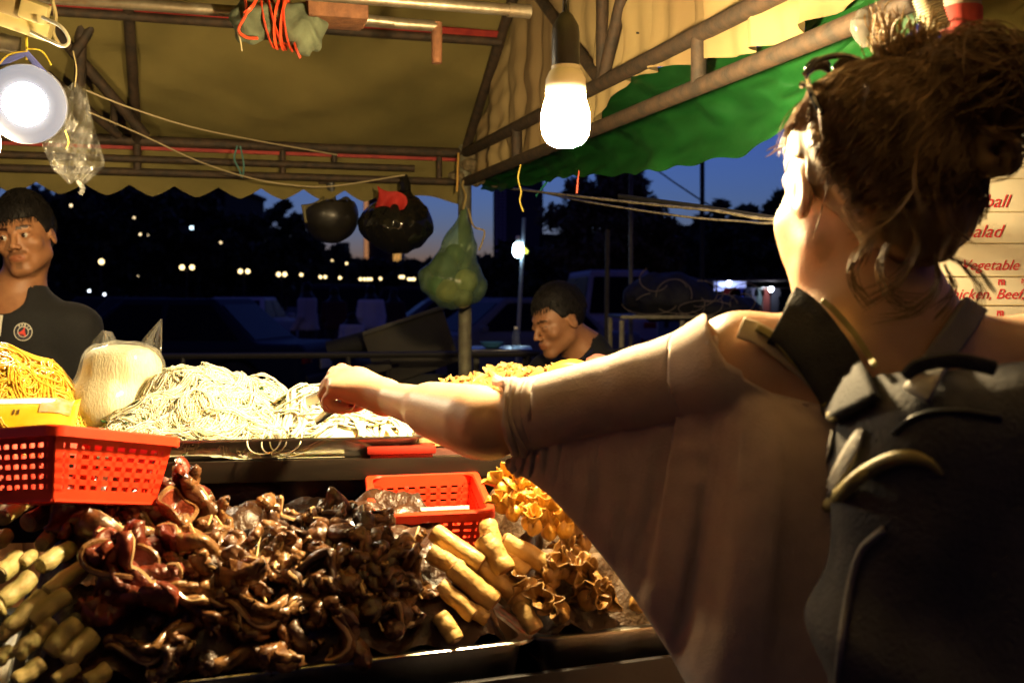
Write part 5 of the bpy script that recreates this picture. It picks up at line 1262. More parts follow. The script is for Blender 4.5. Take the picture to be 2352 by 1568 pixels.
for _ in range(3):                                     # strands lie on the hair mass
    d = hair_mass(fl_); g = np.stack([hair_mass(fl_ + np.eye(3, dtype=np.float32)[i] * .003) - d for i in range(3)], 1); g /= np.linalg.norm(g, axis=1, keepdims=True) + 1e-9
    mv = np.where((d < lf) | (tt < .8), np.clip(lf - d, -.02, .02), 0); fl_ = fl_ + g * mv[:, None].astype(np.float32)
P = fl_.reshape(-1, 16, 3)
r_ = np.array([[.00065] * 15 + [.0002]]) * rs.uniform(.6, 1.3, (len(P), 1)); V_, Q_ = tubes_np(P, r_, 3)
s1 = link('hair_strands', V_, Q_, whm, angle=None); s1.parent = hair; s1['kind'] = 'stuff'
P = []
for _ in range(620):                                   # bun swirls
    c = BUN if rs.rand() < .75 else at(2310, 235, 1.05); n_ = Vector(rs.normal(size=3)).normalized(); x = n_.orthogonal().normalized(); y = n_.cross(x); r0 = rs.uniform(.038, .062); a0 = rs.uniform(0, 6); sp = rs.uniform(2, 4.2); k_ = rs.uniform(.8, 1.1)
    P.append([tuple(c + (x * math.cos(a0 + sp * t_) + y * math.sin(a0 + sp * t_) * k_) * r0 * (1 + .12 * math.sin(3 * t_ * sp))) for t_ in np.linspace(0, 1, 16)])
V_, Q_ = tubes_np(np.array(P), np.array([[.0007] * 15 + [.0002]] * len(P)), 3); s2 = link('bun_strands', V_, Q_, whm, angle=None); s2.parent = hair; s2['kind'] = 'stuff'
P = []
def fly(a, b, d0, d1, bend, n, spread, cnt):
    for _ in range(cnt):
        A = at(a[0] + rs.normal() * spread, a[1] + rs.normal() * spread, d0 + rs.normal() * .012); B = at(b[0] + rs.normal() * spread * 1.8, b[1] + rs.normal() * spread * 1.8, d1 + rs.normal() * .02); m = (A + B) / 2 + Vector((bend[0] + rs.normal() * .012, rs.normal() * .01, bend[1] + rs.normal() * .012))
        P.append([tuple(A * (1 - t_) ** 2 + m * 2 * t_ * (1 - t_) + B * t_ ** 2 + Vector((.0012 * math.sin(t_ * 5 + A.x * 90), 0, .001 * math.cos(t_ * 4 + A.z * 70)))) for t_ in np.linspace(0, 1, 16)])
fly((2080, 195), (2040, 50), 1.10, 1.10, (-.012, .0), 16, 14, 110); fly((2095, 195), (2120, 60), 1.10, 1.09, (.004, .01), 16, 12, 80); fly((2090, 190), (2170, 90), 1.09, 1.09, (.01, .02), 16, 12, 30)
s_n = len(P)
fly((2090, 170), (2050, 90), 1.10, 1.10, (-.03, .02), 16, 10, 25)
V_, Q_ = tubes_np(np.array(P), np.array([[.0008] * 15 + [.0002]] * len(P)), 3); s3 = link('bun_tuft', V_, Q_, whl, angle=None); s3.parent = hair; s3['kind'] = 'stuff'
P = []
def lock(pts, d0, d1, cnt, spread):                   # a clump of strands sharing one bend
    c0_ = bez([Vector((x, y, 0)) for x, y in pts], 24); m = 16; c = [c0_[round(k * (len(c0_) - 1) / 15)] for k in range(16)]
    for _ in range(cnt):
        o0 = rs.normal(size=2) * spread * .5; o1 = rs.normal(size=2) * spread * 1.6; dd = rs.normal() * .006; P.append([tuple(at(c[k].x + o0[0] + (o1[0] - o0[0]) * k / (m - 1), c[k].y + o0[1] + (o1[1] - o0[1]) * k / (m - 1), d0 + (d1 - d0) * k / (m - 1) + dd)) for k in range(m)])
for a in (([(2105, 430), (2050, 500), (1965, 545)], 1.0, 1.03, 16, 9), ([(2080, 480), (2110, 560), (2070, 640), (1985, 690)], 1.0, 1.03, 14, 8), ([(2010, 540), (1960, 600), (1965, 650), (2000, 690)], 1.02, 1.04, 18, 10), ([(2150, 590), (2150, 660), (2090, 715), (2030, 725)], .99, 1.02, 16, 10),
          ([(2180, 590), (2245, 620), (2290, 680)], .99, 1.0, 9, 7), ([(2200, 600), (2250, 660), (2240, 720)], .99, 1.0, 8, 7), ([(2170, 610), (2190, 670), (2150, 720)], .99, 1.0, 10, 8), ([(2040, 560), (2020, 620), (2050, 680), (2110, 700)], 1.0, 1.02, 14, 9), ([(1940, 480), (1985, 560), (1960, 610)], 1.04, 1.04, 12, 10),
          ([(1990, 200), (1985, 270), (1945, 350)], 1.035, 1.045, 14, 5), ([(1975, 330), (1955, 380), (1940, 400)], 1.04, 1.04, 8, 5), ([(1880, 250), (1900, 400), (1888, 480), (1868, 545)], 1.06, 1.075, 3, 2), ([(2200, 300), (2150, 400), (2170, 500), (2230, 560)], .985, .985, 6, 4), ([(2110, 330), (2100, 420), (2120, 500)], 1.0, .99, 6, 5),
          ([(1850, 300), (1800, 330), (1762, 352)], 1.16, 1.18, 5, 5), ([(1850, 230), (1815, 280), (1800, 345)], 1.17, 1.18, 12, 9), ([(2250, 300), (2330, 330), (2325, 390), (2270, 400)], 1.0, 1.0, 14, 8), ([(2240, 100), (2330, 130), (2370, 240)], 1.03, 1.02, 18, 14), ([(2190, 120), (2260, 85), (2330, 110)], 1.04, 1.03, 16, 12)): lock(*a)
V_, Q_ = tubes_np(np.array(P), np.array([[.0005] * 15 + [.00015]] * len(P)), 3); s4 = link('loose_wisps', V_, Q_, whm, angle=None); s4.parent = hair; s4['kind'] = 'stuff'
cu_ = [at(2290 + 30 * math.cos(a), 350 + 40 * math.sin(a), 1.02) for a in np.linspace(0, 2 * math.pi, 22)[:-1]]
s5 = MB().tube(cu_, [.010 + .003 * math.sin(k) for k in range(21)], 8, closed=True).build('hair_curl', whm, angle=None); s5.parent = hair
put(MB().tube(bez([at(2032, 186, 1.06), at(2075, 208, 1.045), at(2130, 212, 1.045), at(2170, 196, 1.06)], 20), .006, 8).build('hair_tie', mat('mustard hair tie', (.55, .36, .10), rough=.7)), woman)
# sunglasses pushed up on the head
sg = thing('sunglasses', 'dark sunglasses pushed up on the woman\'s hair', 'sunglasses', loc((-.05, .08, .085)))
blk = mat('glossy black plastic', (.012, .012, .013), rough=.18, coat=.6)
def on_hair(px, py, lift): return Vector(surf_d(px, py, lambda q: smin(hair_mass(q), womanf(q), .005), .8, 1.35, lift))
put(MB().tube(bez([on_hair(x, y, .008) for x, y in ((1852, 172), (1858, 200), (1870, 228), (1886, 262))], 18), .0032, 8).build('temple', blk), sg)
for (x0, x1) in ((1850, 1908), (1914, 1966)):
    put(MB().grid(lambda a, b: at(x0 + (x1 - x0) * a, 168 - 34 * math.sin(math.pi * (.15 + .7 * a)) - 6 * a + 30 * b, 1.13 + .012 * b + .01 * a), 12, 8).build('lens', blk, solid=.002), sg)
put(MB().tube(bez([at(1848, 172, 1.12), at(1880, 140, 1.125), at(1930, 128, 1.13), at(1975, 138, 1.14)], 16), .0032, 8).build('brow_bar', blk), sg)
put(MB().lathe([(.0001, .0035), (.0025, .0025), (.0035, 0)], 12, Matrix.Translation(at(1843, 195, 1.05)) @ Matrix.Rotation(R(90), 4, 'X')).build('hinge', mat('polished steel', (.9, .9, .9), rough=.1, metal=1)), sg)
# tongs
tg = thing('tongs', 'steel tongs gripped in the woman\'s hand over the wide noodles', 'tongs', at(740, 925, 1.66))
put(MB().tube([at(800, 892, 1.64), at(745, 905, 1.68), at(705, 922, 1.72)], [.008, .010, .008], 8, flat=.3).build('arm', steel), tg)
put(MB().tube([at(810, 905, 1.63), at(765, 938, 1.66), at(726, 968, 1.69)], [.007, .008, .006], 8, flat=.3).build('arm', steel), tg)

# ---- backpack
bpk = mat('slate backpack fabric', (.060, .060, .066), (.095, .093, .095), scale=18, rough=.75, spec=.12, bump=.5, bscale=240)
bpl = mat('grey strap and lit fold fabric', (.30, .275, .24), (.20, .185, .165), scale=14, rough=.65, bump=.4, bscale=200)  # grey strap webbing, also the colour of the painted lit folds
pip = mat('olive piping', (.34, .28, .09), (.24, .19, .065), scale=50, rough=.6)
bcen = Vector((.425, .905, 1.125))
def pack(p):
    q = p - np.array(bcen, np.float32)
    d = s_box(p, bcen, (.165, .085, .275), .078); d = smax(d, (q[:, 2] - .250 - .40 * (q[:, 0] + .10)) * .9, .04); d = smin(d, s_ell(p, bcen + Vector((.0, -.055, -.06)), (.125, .06, .17)), .03)
    fo = .011 * np.sin(q[:, 2] * 34 + q[:, 0] * 26 + 1.5 * np.sin(q[:, 2] * 19)) * np.clip(-q[:, 0] * 9, 0, 1) + .004 * npnoise(p, 34, 3)
    return d + fo
v, f = iso(pack, bcen - Vector((.22, .17, .32)), bcen + Vector((.22, .13, .32)), .0055)
bp_ = thing('backpack', 'dark slate backpack with olive piping on the woman\'s back', 'backpack', bcen - Vector((0, 0, .275)))
put(link('bag_body', v, f, bpk, angle=None), bp_)
def on_pack(px, py, lift): return Vector(surf_d(px, py, pack, .6, 1.2, lift))
put(MB().tube(bez([on_pack(x, y, .003) for x, y in ((1801, 1350), (1806, 1310), (1826, 1262), (1872, 1196), (1932, 1132), (2000, 1078), (2070, 1050), (2130, 1060), (2165, 1090))], 60), [.0062 if k < 45 else max(.0012, .0062 - .0004 * (k - 44)) for k in range(len(bez([Vector((0, 0, 0))] * 9, 60)))], 8).build('piping', pip, angle=None), bp_)
pk_path = [(1985, 950), (1950, 1010), (1915, 1080), (1890, 1150)]
def pleat(px_list, hw, lift, name, m):
    c = bez([Vector((x, y, 0)) for x, y in px_list], 16)
    def g_(a, b):
        i = b * (len(c) - 1); k = min(len(c) - 2, int(i)); q = c[k].lerp(c[k + 1], i - k); tg_ = (c[k + 1] - c[k]).normalized(); nn = Vector((-tg_.y, tg_.x, 0)); w_ = hw * math.sin(math.pi * (.12 + .8 * b)); X = q + nn * w_ * (2 * a - 1); p_ = on_pack(X.x, X.y, lift); return p_ + Vector((0, -1, 0)) * .0025 * math.sin(math.pi * a)
    return MB().grid(g_, 7, 18).build(name, m, angle=None, solid=.002)
put(pleat([(1978, 985), (1958, 1030), (1925, 1090), (1888, 1150)], 17, .003, 'lit_fold_webbing', bpl), bp_)  # pale webbing strips; bulb light on the folds is painted into their grey
put(pleat([(1908, 985), (1893, 1040), (1876, 1095)], 11, .003, 'lit_fold_webbing', bpl), bp_)
put(MB().tube(bez([on_pack(x, y, .002) for x, y in ((2030, 1215), (1975, 1270), (1948, 1370), (1930, 1490), (1920, 1600))], 30), .0035, 6).build('seam', bpl, angle=None), bp_)
put(MB().tube(bez([on_pack(x, y, .001) for x, y in ((2300, 960), (2200, 945), (2110, 955), (2050, 995))], 30), .0028, 6).build('zip', mat('dark zip', (.015, .015, .016), rough=.4), angle=None), bp_)
padm = mat('navy padded strap', (.030, .030, .033), (.045, .044, .046), scale=40, rough=.75, spec=.15, bump=.4, bscale=300)
def body_pack(p): return smin(womanf(p), pack(p), .02)
put(strap([(1798, 722), (1830, 742), (1880, 800), (1928, 872), (1962, 940)], lambda b: 72 - 10 * b, .010, 'shoulder_strap', padm, body_pack, thick=.008), bp_)
put(strap([(1738, 752), (1775, 775), (1835, 842), (1880, 905), (1915, 965)], 7, .012, 'strap_edge', pip, body_pack, thick=.003), bp_)
put(strap([(1888, 690), (1915, 712), (1965, 770), (2010, 840)], 7, .012, 'strap_edge', pip, body_pack, thick=.003), bp_)
put(strap([(2240, 700), (2200, 760), (2150, 830), (2105, 910)], 30, .010, 'shoulder_strap', bpl, body_pack, thick=.006), bp_)
put(MB().tube(bez([at(2080, 868, .845), at(2115, 838, .845), at(2200, 828, .845), at(2285, 846, .845)], 20), .006, 8, flat=.6).build('grab_handle', padm), bp_)
# ------------------------------------------------------------------ things hanging round the stall
# two helmets on the back rail
dh = 3.70
hblk = mat('scuffed black helmet shell', (.008, .007, .006), (.014, .012, .010), scale=14, rough=.4, coat=.1, bump=.15)
hel = thing('hanging_helmet', 'open motorcycle helmet hanging upside down from the back rail', 'helmet', at(757, 500, dh))
hc = at(760, 500, dh)
def hel1(p):
    d = s_ell(p, hc + Vector((.0, 0, .006)), (.094, .105, .092)); d = smax(d, -s_ell(p, hc + Vector((0, 0, .03)), (.078, .09, .085)), .006)
    d = smax(d, p[:, 2] - hc.z - .062 - .5 * (p[:, 0] - hc.x), .006); return d + .0015 * npnoise(p, 60, 2)
v, f = iso(hel1, hc - Vector((.12,) * 3), hc + Vector((.12,) * 3), .005); put(link('shell', v, f, hblk, angle=None), hel)
put(MB().grid(lambda a, b: at(692 + 52 * a + 8 * b, 470 + 42 * b - 20 * a + 6 * math.sin(a * 3), dh - .07 + .04 * a), 10, 8).build('visor_flap', mat('olive flap', (.09, .075, .03), rough=.6), solid=.006), hel)
put(MB().tube([at(758, 402, dh), at(759, 430, dh), at(764, 470, dh + .02)], .0145, 8, flat=.4).build('strap', blackpl), hel)
put(MB().tube([at(732, 420, dh), at(768, 414, dh)], .008, 8).build('hook', rustbar), hel)
put(MB().tube(bez([at(775, 468, dh), at(795, 455, dh), at(812, 472, dh)], 10), .006, 8).build('chin_strap', blackpl), hel)
hel2 = thing('bagged_helmet', 'helmet wrapped in a shiny black plastic bag hanging beside the pole', 'helmet', at(915, 515, dh))
h2 = at(914, 516, dh)
def hel2f(p):
    d = smin(s_ell(p, h2, (.118, .11, .098)), s_ell(p, at(850, 512, dh), (.035, .05, .04)), .03); d = smin(d, s_cap(p, at(930, 450, dh), at(930, 480, dh), .022, .06), .03)
    return d + .006 * npnoise(p, 60, 12) + .003 * npnoise(p, 150, 13)
v, f = iso(hel2f, h2 - Vector((.17, .15, .14)), h2 + Vector((.16, .15, .16)), .005); put(link('black_bag', v, f, mat('glossy black bag', (.006, .006, .0055), (.009, .008, .006), scale=12, rough=.14, coat=.2), angle=None), hel2)
put(MB().tube([at(928, 402, dh), at(930, 425, dh), at(932, 462, dh)], [.012, .02, .018], 8).build('bag_neck', MATS['glossy black bag']), hel2)
rc = at(885, 455, dh - .08)
put(MB().grid(lambda a, b: at(866 + 66 * a + 4 * math.sin(b * 5), 426 + 52 * b + 26 * a * (1 - b) + 5 * math.sin(a * 6 + b * 3), dh - .10 - .02 * math.sin(a * 7) * b), 14, 12).build('red_cloth', mat('red cloth', (.42, .02, .014), (.3, .012, .01), scale=20, rough=.75), solid=.003), hel2)
# green bag of produce tied to the pole
db = 3.66; gb = thing('produce_bag', 'translucent green plastic bag of vegetables tied to the tent pole', 'bag', at(1045, 715, db))
def gbag(p, g=0):
    d = s_cap(p, at(1066, 475, db + .05), at(1056, 560, db + .01), .006, .052); d = smin(d, s_cap(p, at(1056, 560, db + .01), at(1040, 640, db), .052, .098), .02); d = smin(d, s_ell(p, at(1050, 655, db), (.100, .085, .075)), .02)
    d = smin(d, s_ell(p, at(985, 640, db), (.035, .05, .045)), .03)
    return d + .004 * npnoise(p, 45, 5) + .002 * np.sin((p[:, 0] - p[:, 2] * .4) * 150) - g
v, f = iso(gbag, at(1040, 600, db) - Vector((.2, .16, .25)), at(1040, 600, db) + Vector((.2, .16, .25)), .006)
put(link('film', v, f, film('green bag film', (.80, .90, .70), .25, .58, (.26, .40, .20)), angle=None), gb)
for (px, py, r_, m_, off) in ((1028, 668, .040, ('yellow mango', (.36, .26, .07)), -.01), (1070, 645, .042, ('pale squash', (.42, .36, .14)), .0), (1062, 685, .036, ('brown potato', (.30, .24, .12)), -.01), (1020, 612, .048, ('teal wrapped bundle', (.03, .07, .08)), .01), (1045, 585, .036, ('dark cabbage', (.03, .08, .04)), .02), (1005, 655, .038, ('leafy green', (.04, .13, .04)), .01)):
    c = at(px, py, db + off); v, f = iso(lambda p: s_ell(p, c, (r_, r_ * .9, r_)) + .004 * npnoise(p, 60, px), c - Vector((r_ * 1.4,) * 3), c + Vector((r_ * 1.4,) * 3), .007)
    tag(link('vegetable', v, f, mat(m_[0], m_[1], tuple(x * .7 for x in m_[1]), scale=20, rough=.5), angle=None), m_[0] + ' inside the green plastic bag on the pole', 'vegetable')
put(MB().tube(bez([at(1064, 480, db), at(1070, 450, db + .03), at(1062, 425, db + .08), at(1072, 408, db + .1)], 14), .004, 6).build('tie', mat('tan cord', (.4, .3, .12), rough=.9)), gb)
put(MB().tube(bez([at(1076, 480, db), at(1088, 520, db + .04), at(1112, 530, db + .05), at(1108, 555, db + .05), at(1100, 575, db + .05)], 16), .003, 6).build('cord_end', MATS['tan cord']), gb)
# clear crumpled bag behind the round lamp
cb = thing('clear_bag', 'empty crumpled clear plastic bag hanging behind the round lamp', 'bag', at(170, 320, 2.42))
for k in range(2):
    def cbf(a, b, k=k):
        y = 195 + 222 * b; xl = interp(y, [195, 260, 330, 380, 420], [150, 112, 96, 118, 160]); xr = interp(y, [195, 260, 330, 380, 420], [196, 208, 228, 242, 200])
        rr = .012 * math.sin(a * 13 + b * 9 + k * 2) + .010 * math.sin(a * 6 - b * 15 + k) + .008 * math.sin((a + b) * 21)
        return at(xl + (xr - xl) * a, y + 6 * math.sin(a * 9 + k), 2.42 + (.03 if k else -.03) * math.sin(math.pi * a) * math.sin(math.pi * b) + rr)
    put(MB().grid(cbf, 34, 36).build('film', film('crumpled film', (.97, .97, .95), .25, .95, (.35, .33, .28)), angle=None), cb)
put(MB().tube(bez([at(178, 415, 2.42), at(190, 432, 2.42), at(184, 446, 2.42)], 8), [.006] * 8 + [.004] * 5 if False else .006, 6).build('knot', film('crumpled film', (1, 1, 1))), cb)
put(MB().tube(bez([at(150, 300, 2.38), at(158, 325, 2.38), at(152, 342, 2.38)], 8), .0014, 5).build('yellow_tie', MATS['yellow string']), cb)
put(MB().tube(bez([at(168, 118, 2.45), at(176, 160, 2.43), at(172, 200, 2.42)], 8), .0016, 5).build('hanging_string', MATS['frayed twine']), cb)
# strings across the tent
strm = mat('pale string', (.42, .34, .2), rough=.8)
tag(MB().tube(bez([at(190, 205, 2.9), at(300, 248, 3.0), at(440, 292, 3.15), at(600, 325, 3.4), at(775, 356, 3.66)], 30), .0022, 6).build('string', strm), 'thin string running from the lamp corner to the back rail above the helmets', 'string')
tag(MB().tube(bez([at(205, 258, 2.9), at(330, 312, 3.1), at(450, 368, 3.3), at(560, 405, 3.45), at(660, 424, 3.55), at(760, 428, 3.62), at(930, 402, 3.68)], 40), .0022, 6).build('string', strm), 'lower slack string sagging over the scalloped edge to the bagged helmet', 'string')
tag(MB().tube(bez([at(545, 335, 3.5), at(538, 365, 3.5), at(550, 390, 3.5), at(556, 408, 3.5), at(560, 380, 3.5), at(552, 336, 3.5)], 24), .003, 6).build('string_knot', mat('teal string', (.06, .16, .15), rough=.8)), 'teal string loop knotted on the back rail', 'string')
tag(MB().tube(bez([at(1053, 352, 3.70), at(1051, 400, 3.68), at(1050, 440, 3.68)], 10), .0035, 6).build('string', mat('orange string', (.55, .32, .07), rough=.8)), 'orange string hanging at the corner of the tent', 'string')
tag(MB().tube(bez([at(1196, 378, 3.0), at(1190, 410, 3.0), at(1197, 440, 3.0), at(1194, 462, 3.0), at(1202, 486, 3.0)], 24), .0022, 6).build('string', MATS['yellow string']), 'yellow string dangling below the green tarpaulin', 'string')
tag(MB().tube([at(1330, 392, 2.7), at(1327, 418, 2.7), at(1325, 444, 2.7)], [.001, .0025, .003], 6).build('string', redstr), 'short red string hanging below the lit bulb', 'string')
tag(MB().tube([at(1232, 450, 3.4), at(1256, 418, 3.2)], .003, 6).build('string', mat('cyan string', (.05, .5, .35), rough=.5)), 'short bright cyan cord slanting near the yellow string', 'string')
# cables from the corner to the front post
cabm = mat('twisted cable', (.32, .28, .18), (.12, .1, .07), scale=90, rough=.35, metal=.4)
FP = T(0, DEP, 0)
tag(MB().tube(bez([at(1130, 428, 3.7), at(1300, 448, 3.1), at(1500, 470, 2.7), at(1640, 484, 2.35), at(1800, 504, 2.0), Vector((FP.x, FP.y + .02, 1.575))], 60), [.0035 + .0008 * math.sin(k * 1.9) for k in range(len(bez([Vector((0, 0, 0))] * 6, 60)))], 6).build('cable', cabm), 'upper twisted cable running right from the tent corner past the woman\'s cheek', 'cable')
tag(MB().tube(bez([at(1200, 432, 3.6), at(1340, 462, 3.1), at(1560, 496, 2.6), at(1700, 508, 2.3), at(1800, 512, 2.0), Vector((FP.x, FP.y + .02, 1.56))], 60), .0028, 6).build('cable', cabm), 'lower thin cable running right from the tent corner past the woman\'s cheek', 'cable')
tag(MB().tube([at(1420, 450, 3.0), at(1600, 474, 2.55), at(1800, 506, 2.05), Vector((FP.x, FP.y + .02, 1.60))], .006, 8, flat=.35).build('flat_strap', mat('dark strap', (.012, .011, .009), rough=.5)), 'dark flat strap stretched alongside the cables', 'strap')
tag(MB().tube(bez([at(1462, 76, 2.42), at(1500, 78, 2.4), at(1550, 74, 2.38), at(1600, 84, 2.3)], 16), .0022, 6).build('wire', blackpl), 'bent black wire sticking out of the gable rail', 'wire')
# white corrugated hose by the front post
hs = [at(2125 + 30 * t_, -10 + 82 * t_, 1.30) for t_ in np.linspace(0, 1, 40)]
tag(MB().tube(hs, [.015 + .0016 * math.sin(k * 2.1) for k in range(40)], 14).build('corrugated_hose', mat('cream hose', (.62, .56, .40), rough=.5)), 'cream corrugated hose end beside the brown post', 'hose')
tag(MB().tube(bez([at(2010, 30, 1.45), at(1990, 70, 1.45), at(2000, 104, 1.45)], 10), [.016, .02, .022, .02, .024, .022, .018, .016, .014, .012, .01][:len(bez([Vector((0, 0, 0)), Vector((1, 0, 0)), Vector((2, 0, 0))], 10))], 10).build('bottle_wrap', film('grey film', (.75, .75, .72), .12, .5, (.3, .28, .25))), 'clear plastic wrap lashed to the gable rail above the sunglasses', 'plastic wrap')

# ------------------------------------------------------------------ menu board at the right
ds = 1.78
board = thing('menu_board', 'cream menu board with red script lettering behind the woman', 'sign', at(2290, 735, ds))
bw = mat('cream menu sheet', (.52, .47, .36), (.46, .41, .30), scale=14, rough=.35, bump=.15, bscale=20)
put(MB().box(at(2292, 520, ds), (.235, .008, .335), rotm(z=-.05), .001).build('panel', bw), board)
put(MB().box(at(2292, 307, ds - .0062), (.235, .002, .018), rotm(z=-.05)).build('header_band', mat('pale blue band', (.36, .42, .5), rough=.4)), board)
for y in (410, 486, 558, 634, 700): put(MB().box(at(2292, y, ds - .0056), (.232, .0012, .0012), rotm(z=-.05)).build('rule_line', mat('tan rule', (.4, .33, .18), rough=.5)), board)
redink = mat('red ink', (.42, .03, .04), rough=.5); greyink = mat('grey ink', (.12, .11, .13), rough=.5)
def sign_text(s, px0, py, size_px, m, shear=.35, bold=.0):
    V, Fc = text_mesh(s, size_px, shear, bold); k = ds / F
    put(MB().add([at(px0 + v.x, py - v.y, ds - .0047 - .0000356 * (px0 + v.x - 2292)) for v in V], Fc).build('lettering', m, smooth=False), board)
sign_text('roll', 2290, 382, 40, greyink, .2, .8); sign_text('ball', 2258, 476, 42, redink, .4, .15); sign_text('Salad', 2214, 545, 42, redink, .4, .15); sign_text('Vegetable', 2205, 620, 34, redink, .4, .15)
sign_text('\u1780\u17b6', 2291, 654, 20, redink, 0, .8); sign_text('\u1784\u17b6', 2345, 654, 20, redink, 0, .8); sign_text('Chicken, Beef, Pork', 2160, 686, 33, redink, .4, .15); sign_text('\u1780\u17b6', 2288, 726, 20, redink, 0, .8); sign_text('\u1787\u17b6', 2228, 726, 20, redink, 0, .8)
for x in (2160, 2420): put(MB().tube([Vector((at(x, 600, ds + .02).x, ds + .02, 0)), at(x, 300, ds + .02)], .010, 8).build('post', rustbar), board)

# ------------------------------------------------------------------ things just behind the stall
d5 = 4.7
rail = thing('black_railing', 'black railing with thin posts behind the food stall', 'railing', at(700, 815, d5))
put(MB().tube([at(-100, 822, d5), at(1240, 812, d5)], .014, 8).build('top_rail', blackpl), rail)
for x in (60, 420, 800, 1215): put(MB().tube([at(x, 815, d5), Vector((at(x, 815, d5).x, d5, 0))], .012, 8).build('post', blackpl), rail)
tag(MB().tube([at(755, 806, 5.4), at(960, 752, 5.4)], [.05, .055], 14).build('rolled_awning', mat('dark grey canvas roll', (.022, .021, .019), (.014, .014, .013), scale=20, rough=.8, bump=.4)), 'dark rolled awning leaning behind the railing', 'awning')
tb = thing('leaning_board', 'tilted board with a pale edge leaning behind the railing', 'board', at(940, 860, 5.2))
bd = at(945, 800, 5.15); put(MB().box(bd, (.40, .02, .26), rotm(y=-.32), .004).build('panel', mat('dull beige panel', (.05, .042, .026), (.03, .026, .018), scale=9, rough=.6)), tb)
put(MB().box(bd + Vector((-.03, -.012, .135)), (.42, .03, .022), rotm(y=-.32), .004).build('edge', mat('grey edge', (.06, .057, .05), rough=.5)), tb)
put(MB().box(Vector((bd.x, 5.18, .54)), (.36, .02, 1.08), None, .004).build('backing', mat('black backing', (.02, .02, .02), rough=.7)), tb)
ch_ = thing('folded_stool', 'beige folded stool seat under the leaning board', 'stool', at(862, 845, 5.0))
put(MB().box(at(862, 845, 5.0), (.15, .02, .05), rotm(y=-.25), .006).build('seat', MATS['dull beige panel']), ch_)
for x in (835, 890): put(MB().tube([at(x, 850, 5.0), Vector((at(x, 850, 5.0).x, 5.05, 0))], .009, 8).build('leg', blackpl), ch_)
tbl = thing('side_table', 'dark side table carrying a blue bowl and a water bottle', 'table', at(1150, 800, 5.2))
tz = at(1150, 800, 5.2).z
put(MB().box(Vector((at(1150, 800, 5.2).x, 5.3, tz - .015)), (.30, .4, .03), None, .004).build('top', mat('dark laminate', (.05, .05, .06), rough=.25)), tbl)
for sx in (-.12, .12): put(MB().box(Vector((at(1150, 800, 5.2).x + sx, 5.3, (tz - .03) / 2)), (.03, .03, tz - .03), None, .003).build('leg', blackpl), tbl)
tag(MB().lathe([(.03, 0), (.05, .012), (.058, .03), (.055, .03), (.045, .012)], 24, Matrix.Translation(Vector((at(1130, 790, 5.2).x, 5.22, tz + .001)))).build('bowl', mat('blue plastic bowl', (.05, .18, .38), rough=.4)), 'blue plastic bowl on the side table behind the pole', 'bowl')
bt_ = thing('water_bottle', 'clear water bottle standing on the side table', 'bottle', Vector((at(1185, 770, 5.25).x, 5.25, tz)))
MB().lathe([(.018, 0), (.021, .01), (.021, .06), (.012, .085), (.009, .09)], 18).build('bottle_body', film('bottle film', (.8, .88, .95), .05, .7, (.4, .45, .5)), bt_); MB().lathe([(.0095, .09), (.0095, .103)], 14).build('cap', whitepl, bt_)
# display rack with tangled cables
dr = 6.0; rk = thing('metal_rack', 'pale metal rack frame heaped with dark tangled cables', 'rack', at(1510, 760, dr))
galv2 = mat('dull galvanised frame', (.28, .26, .17), (.2, .18, .12), scale=30, rough=.5, metal=.4)
zr = at(1500, 730, dr).z
for (a, b) in (((1425, 730), (1800, 726)),): put(MB().box((at(*a, dr) + at(*b, dr)) / 2, ((at(*b, dr) - at(*a, dr)).length, .03, .02), None, .002).build('beam', galv2), rk)
for x in (1428, 1567, 1790): put(MB().box(Vector((at(x, 730, dr).x, dr, (zr - .012) / 2)), (.026, .026, zr - .012), None, .002).build('post', galv2), rk)
for x in (1428, 1790): put(MB().box(Vector((at(x, 730, dr).x, dr + .7, (zr - .012) / 2)), (.026, .026, zr - .012), None, .002).build('post', galv2), rk)
put(MB().box(Vector((at(1610, 730, dr).x, dr + .37, zr + .004)), (.9, .7, .014), None, .002).build('shelf', blackpl), rk)
hpc = at(1580, 690, dr + .3)
solid('tangled_cables', lambda p: smin(s_ell(p, hpc - Vector((.12, 0, -.02)), (.26, .22, .14)), s_ell(p, hpc + Vector((.2, 0, -.05)), (.22, .2, .08)), .08) + .02 * npnoise(p, 22, 3) + .008 * npnoise(p, 70, 4), hpc - Vector((.5, .35, .22)), hpc + Vector((.55, .35, .25)), .014,
      mat('dark netting', (.018, .019, .028), (.03, .03, .035), scale=40, rough=.7, bump=.6), 'dark heap of netting and cables on the metal rack', 'netting', kind='stuff')
rs = np.random.RandomState(14); wires = []
for k in range(16):
    a0 = rs.uniform(0, 6); c = hpc + Vector((rs.uniform(-.25, .3), -.2 + rs.uniform(-.05, .05), rs.uniform(-.05, .12))); rx, rz = rs.uniform(.05, .16), rs.uniform(.04, .10)
    wires.append([tuple(c + Vector((rx * math.cos(a0 + 3.6 * t_), .02 * math.sin(7 * t_), rz * math.sin(a0 + 3.6 * t_)))) for t_ in np.linspace(0, 1, 20)])
V_, Q_ = tubes_np(np.array(wires), .0028, 5); tag(link('loose_wires', V_, Q_, mat('tan wire', (.30, .24, .16), rough=.5), angle=None), 'pale loose wires looping out of the dark cable heap', 'wire', kind='stuff')
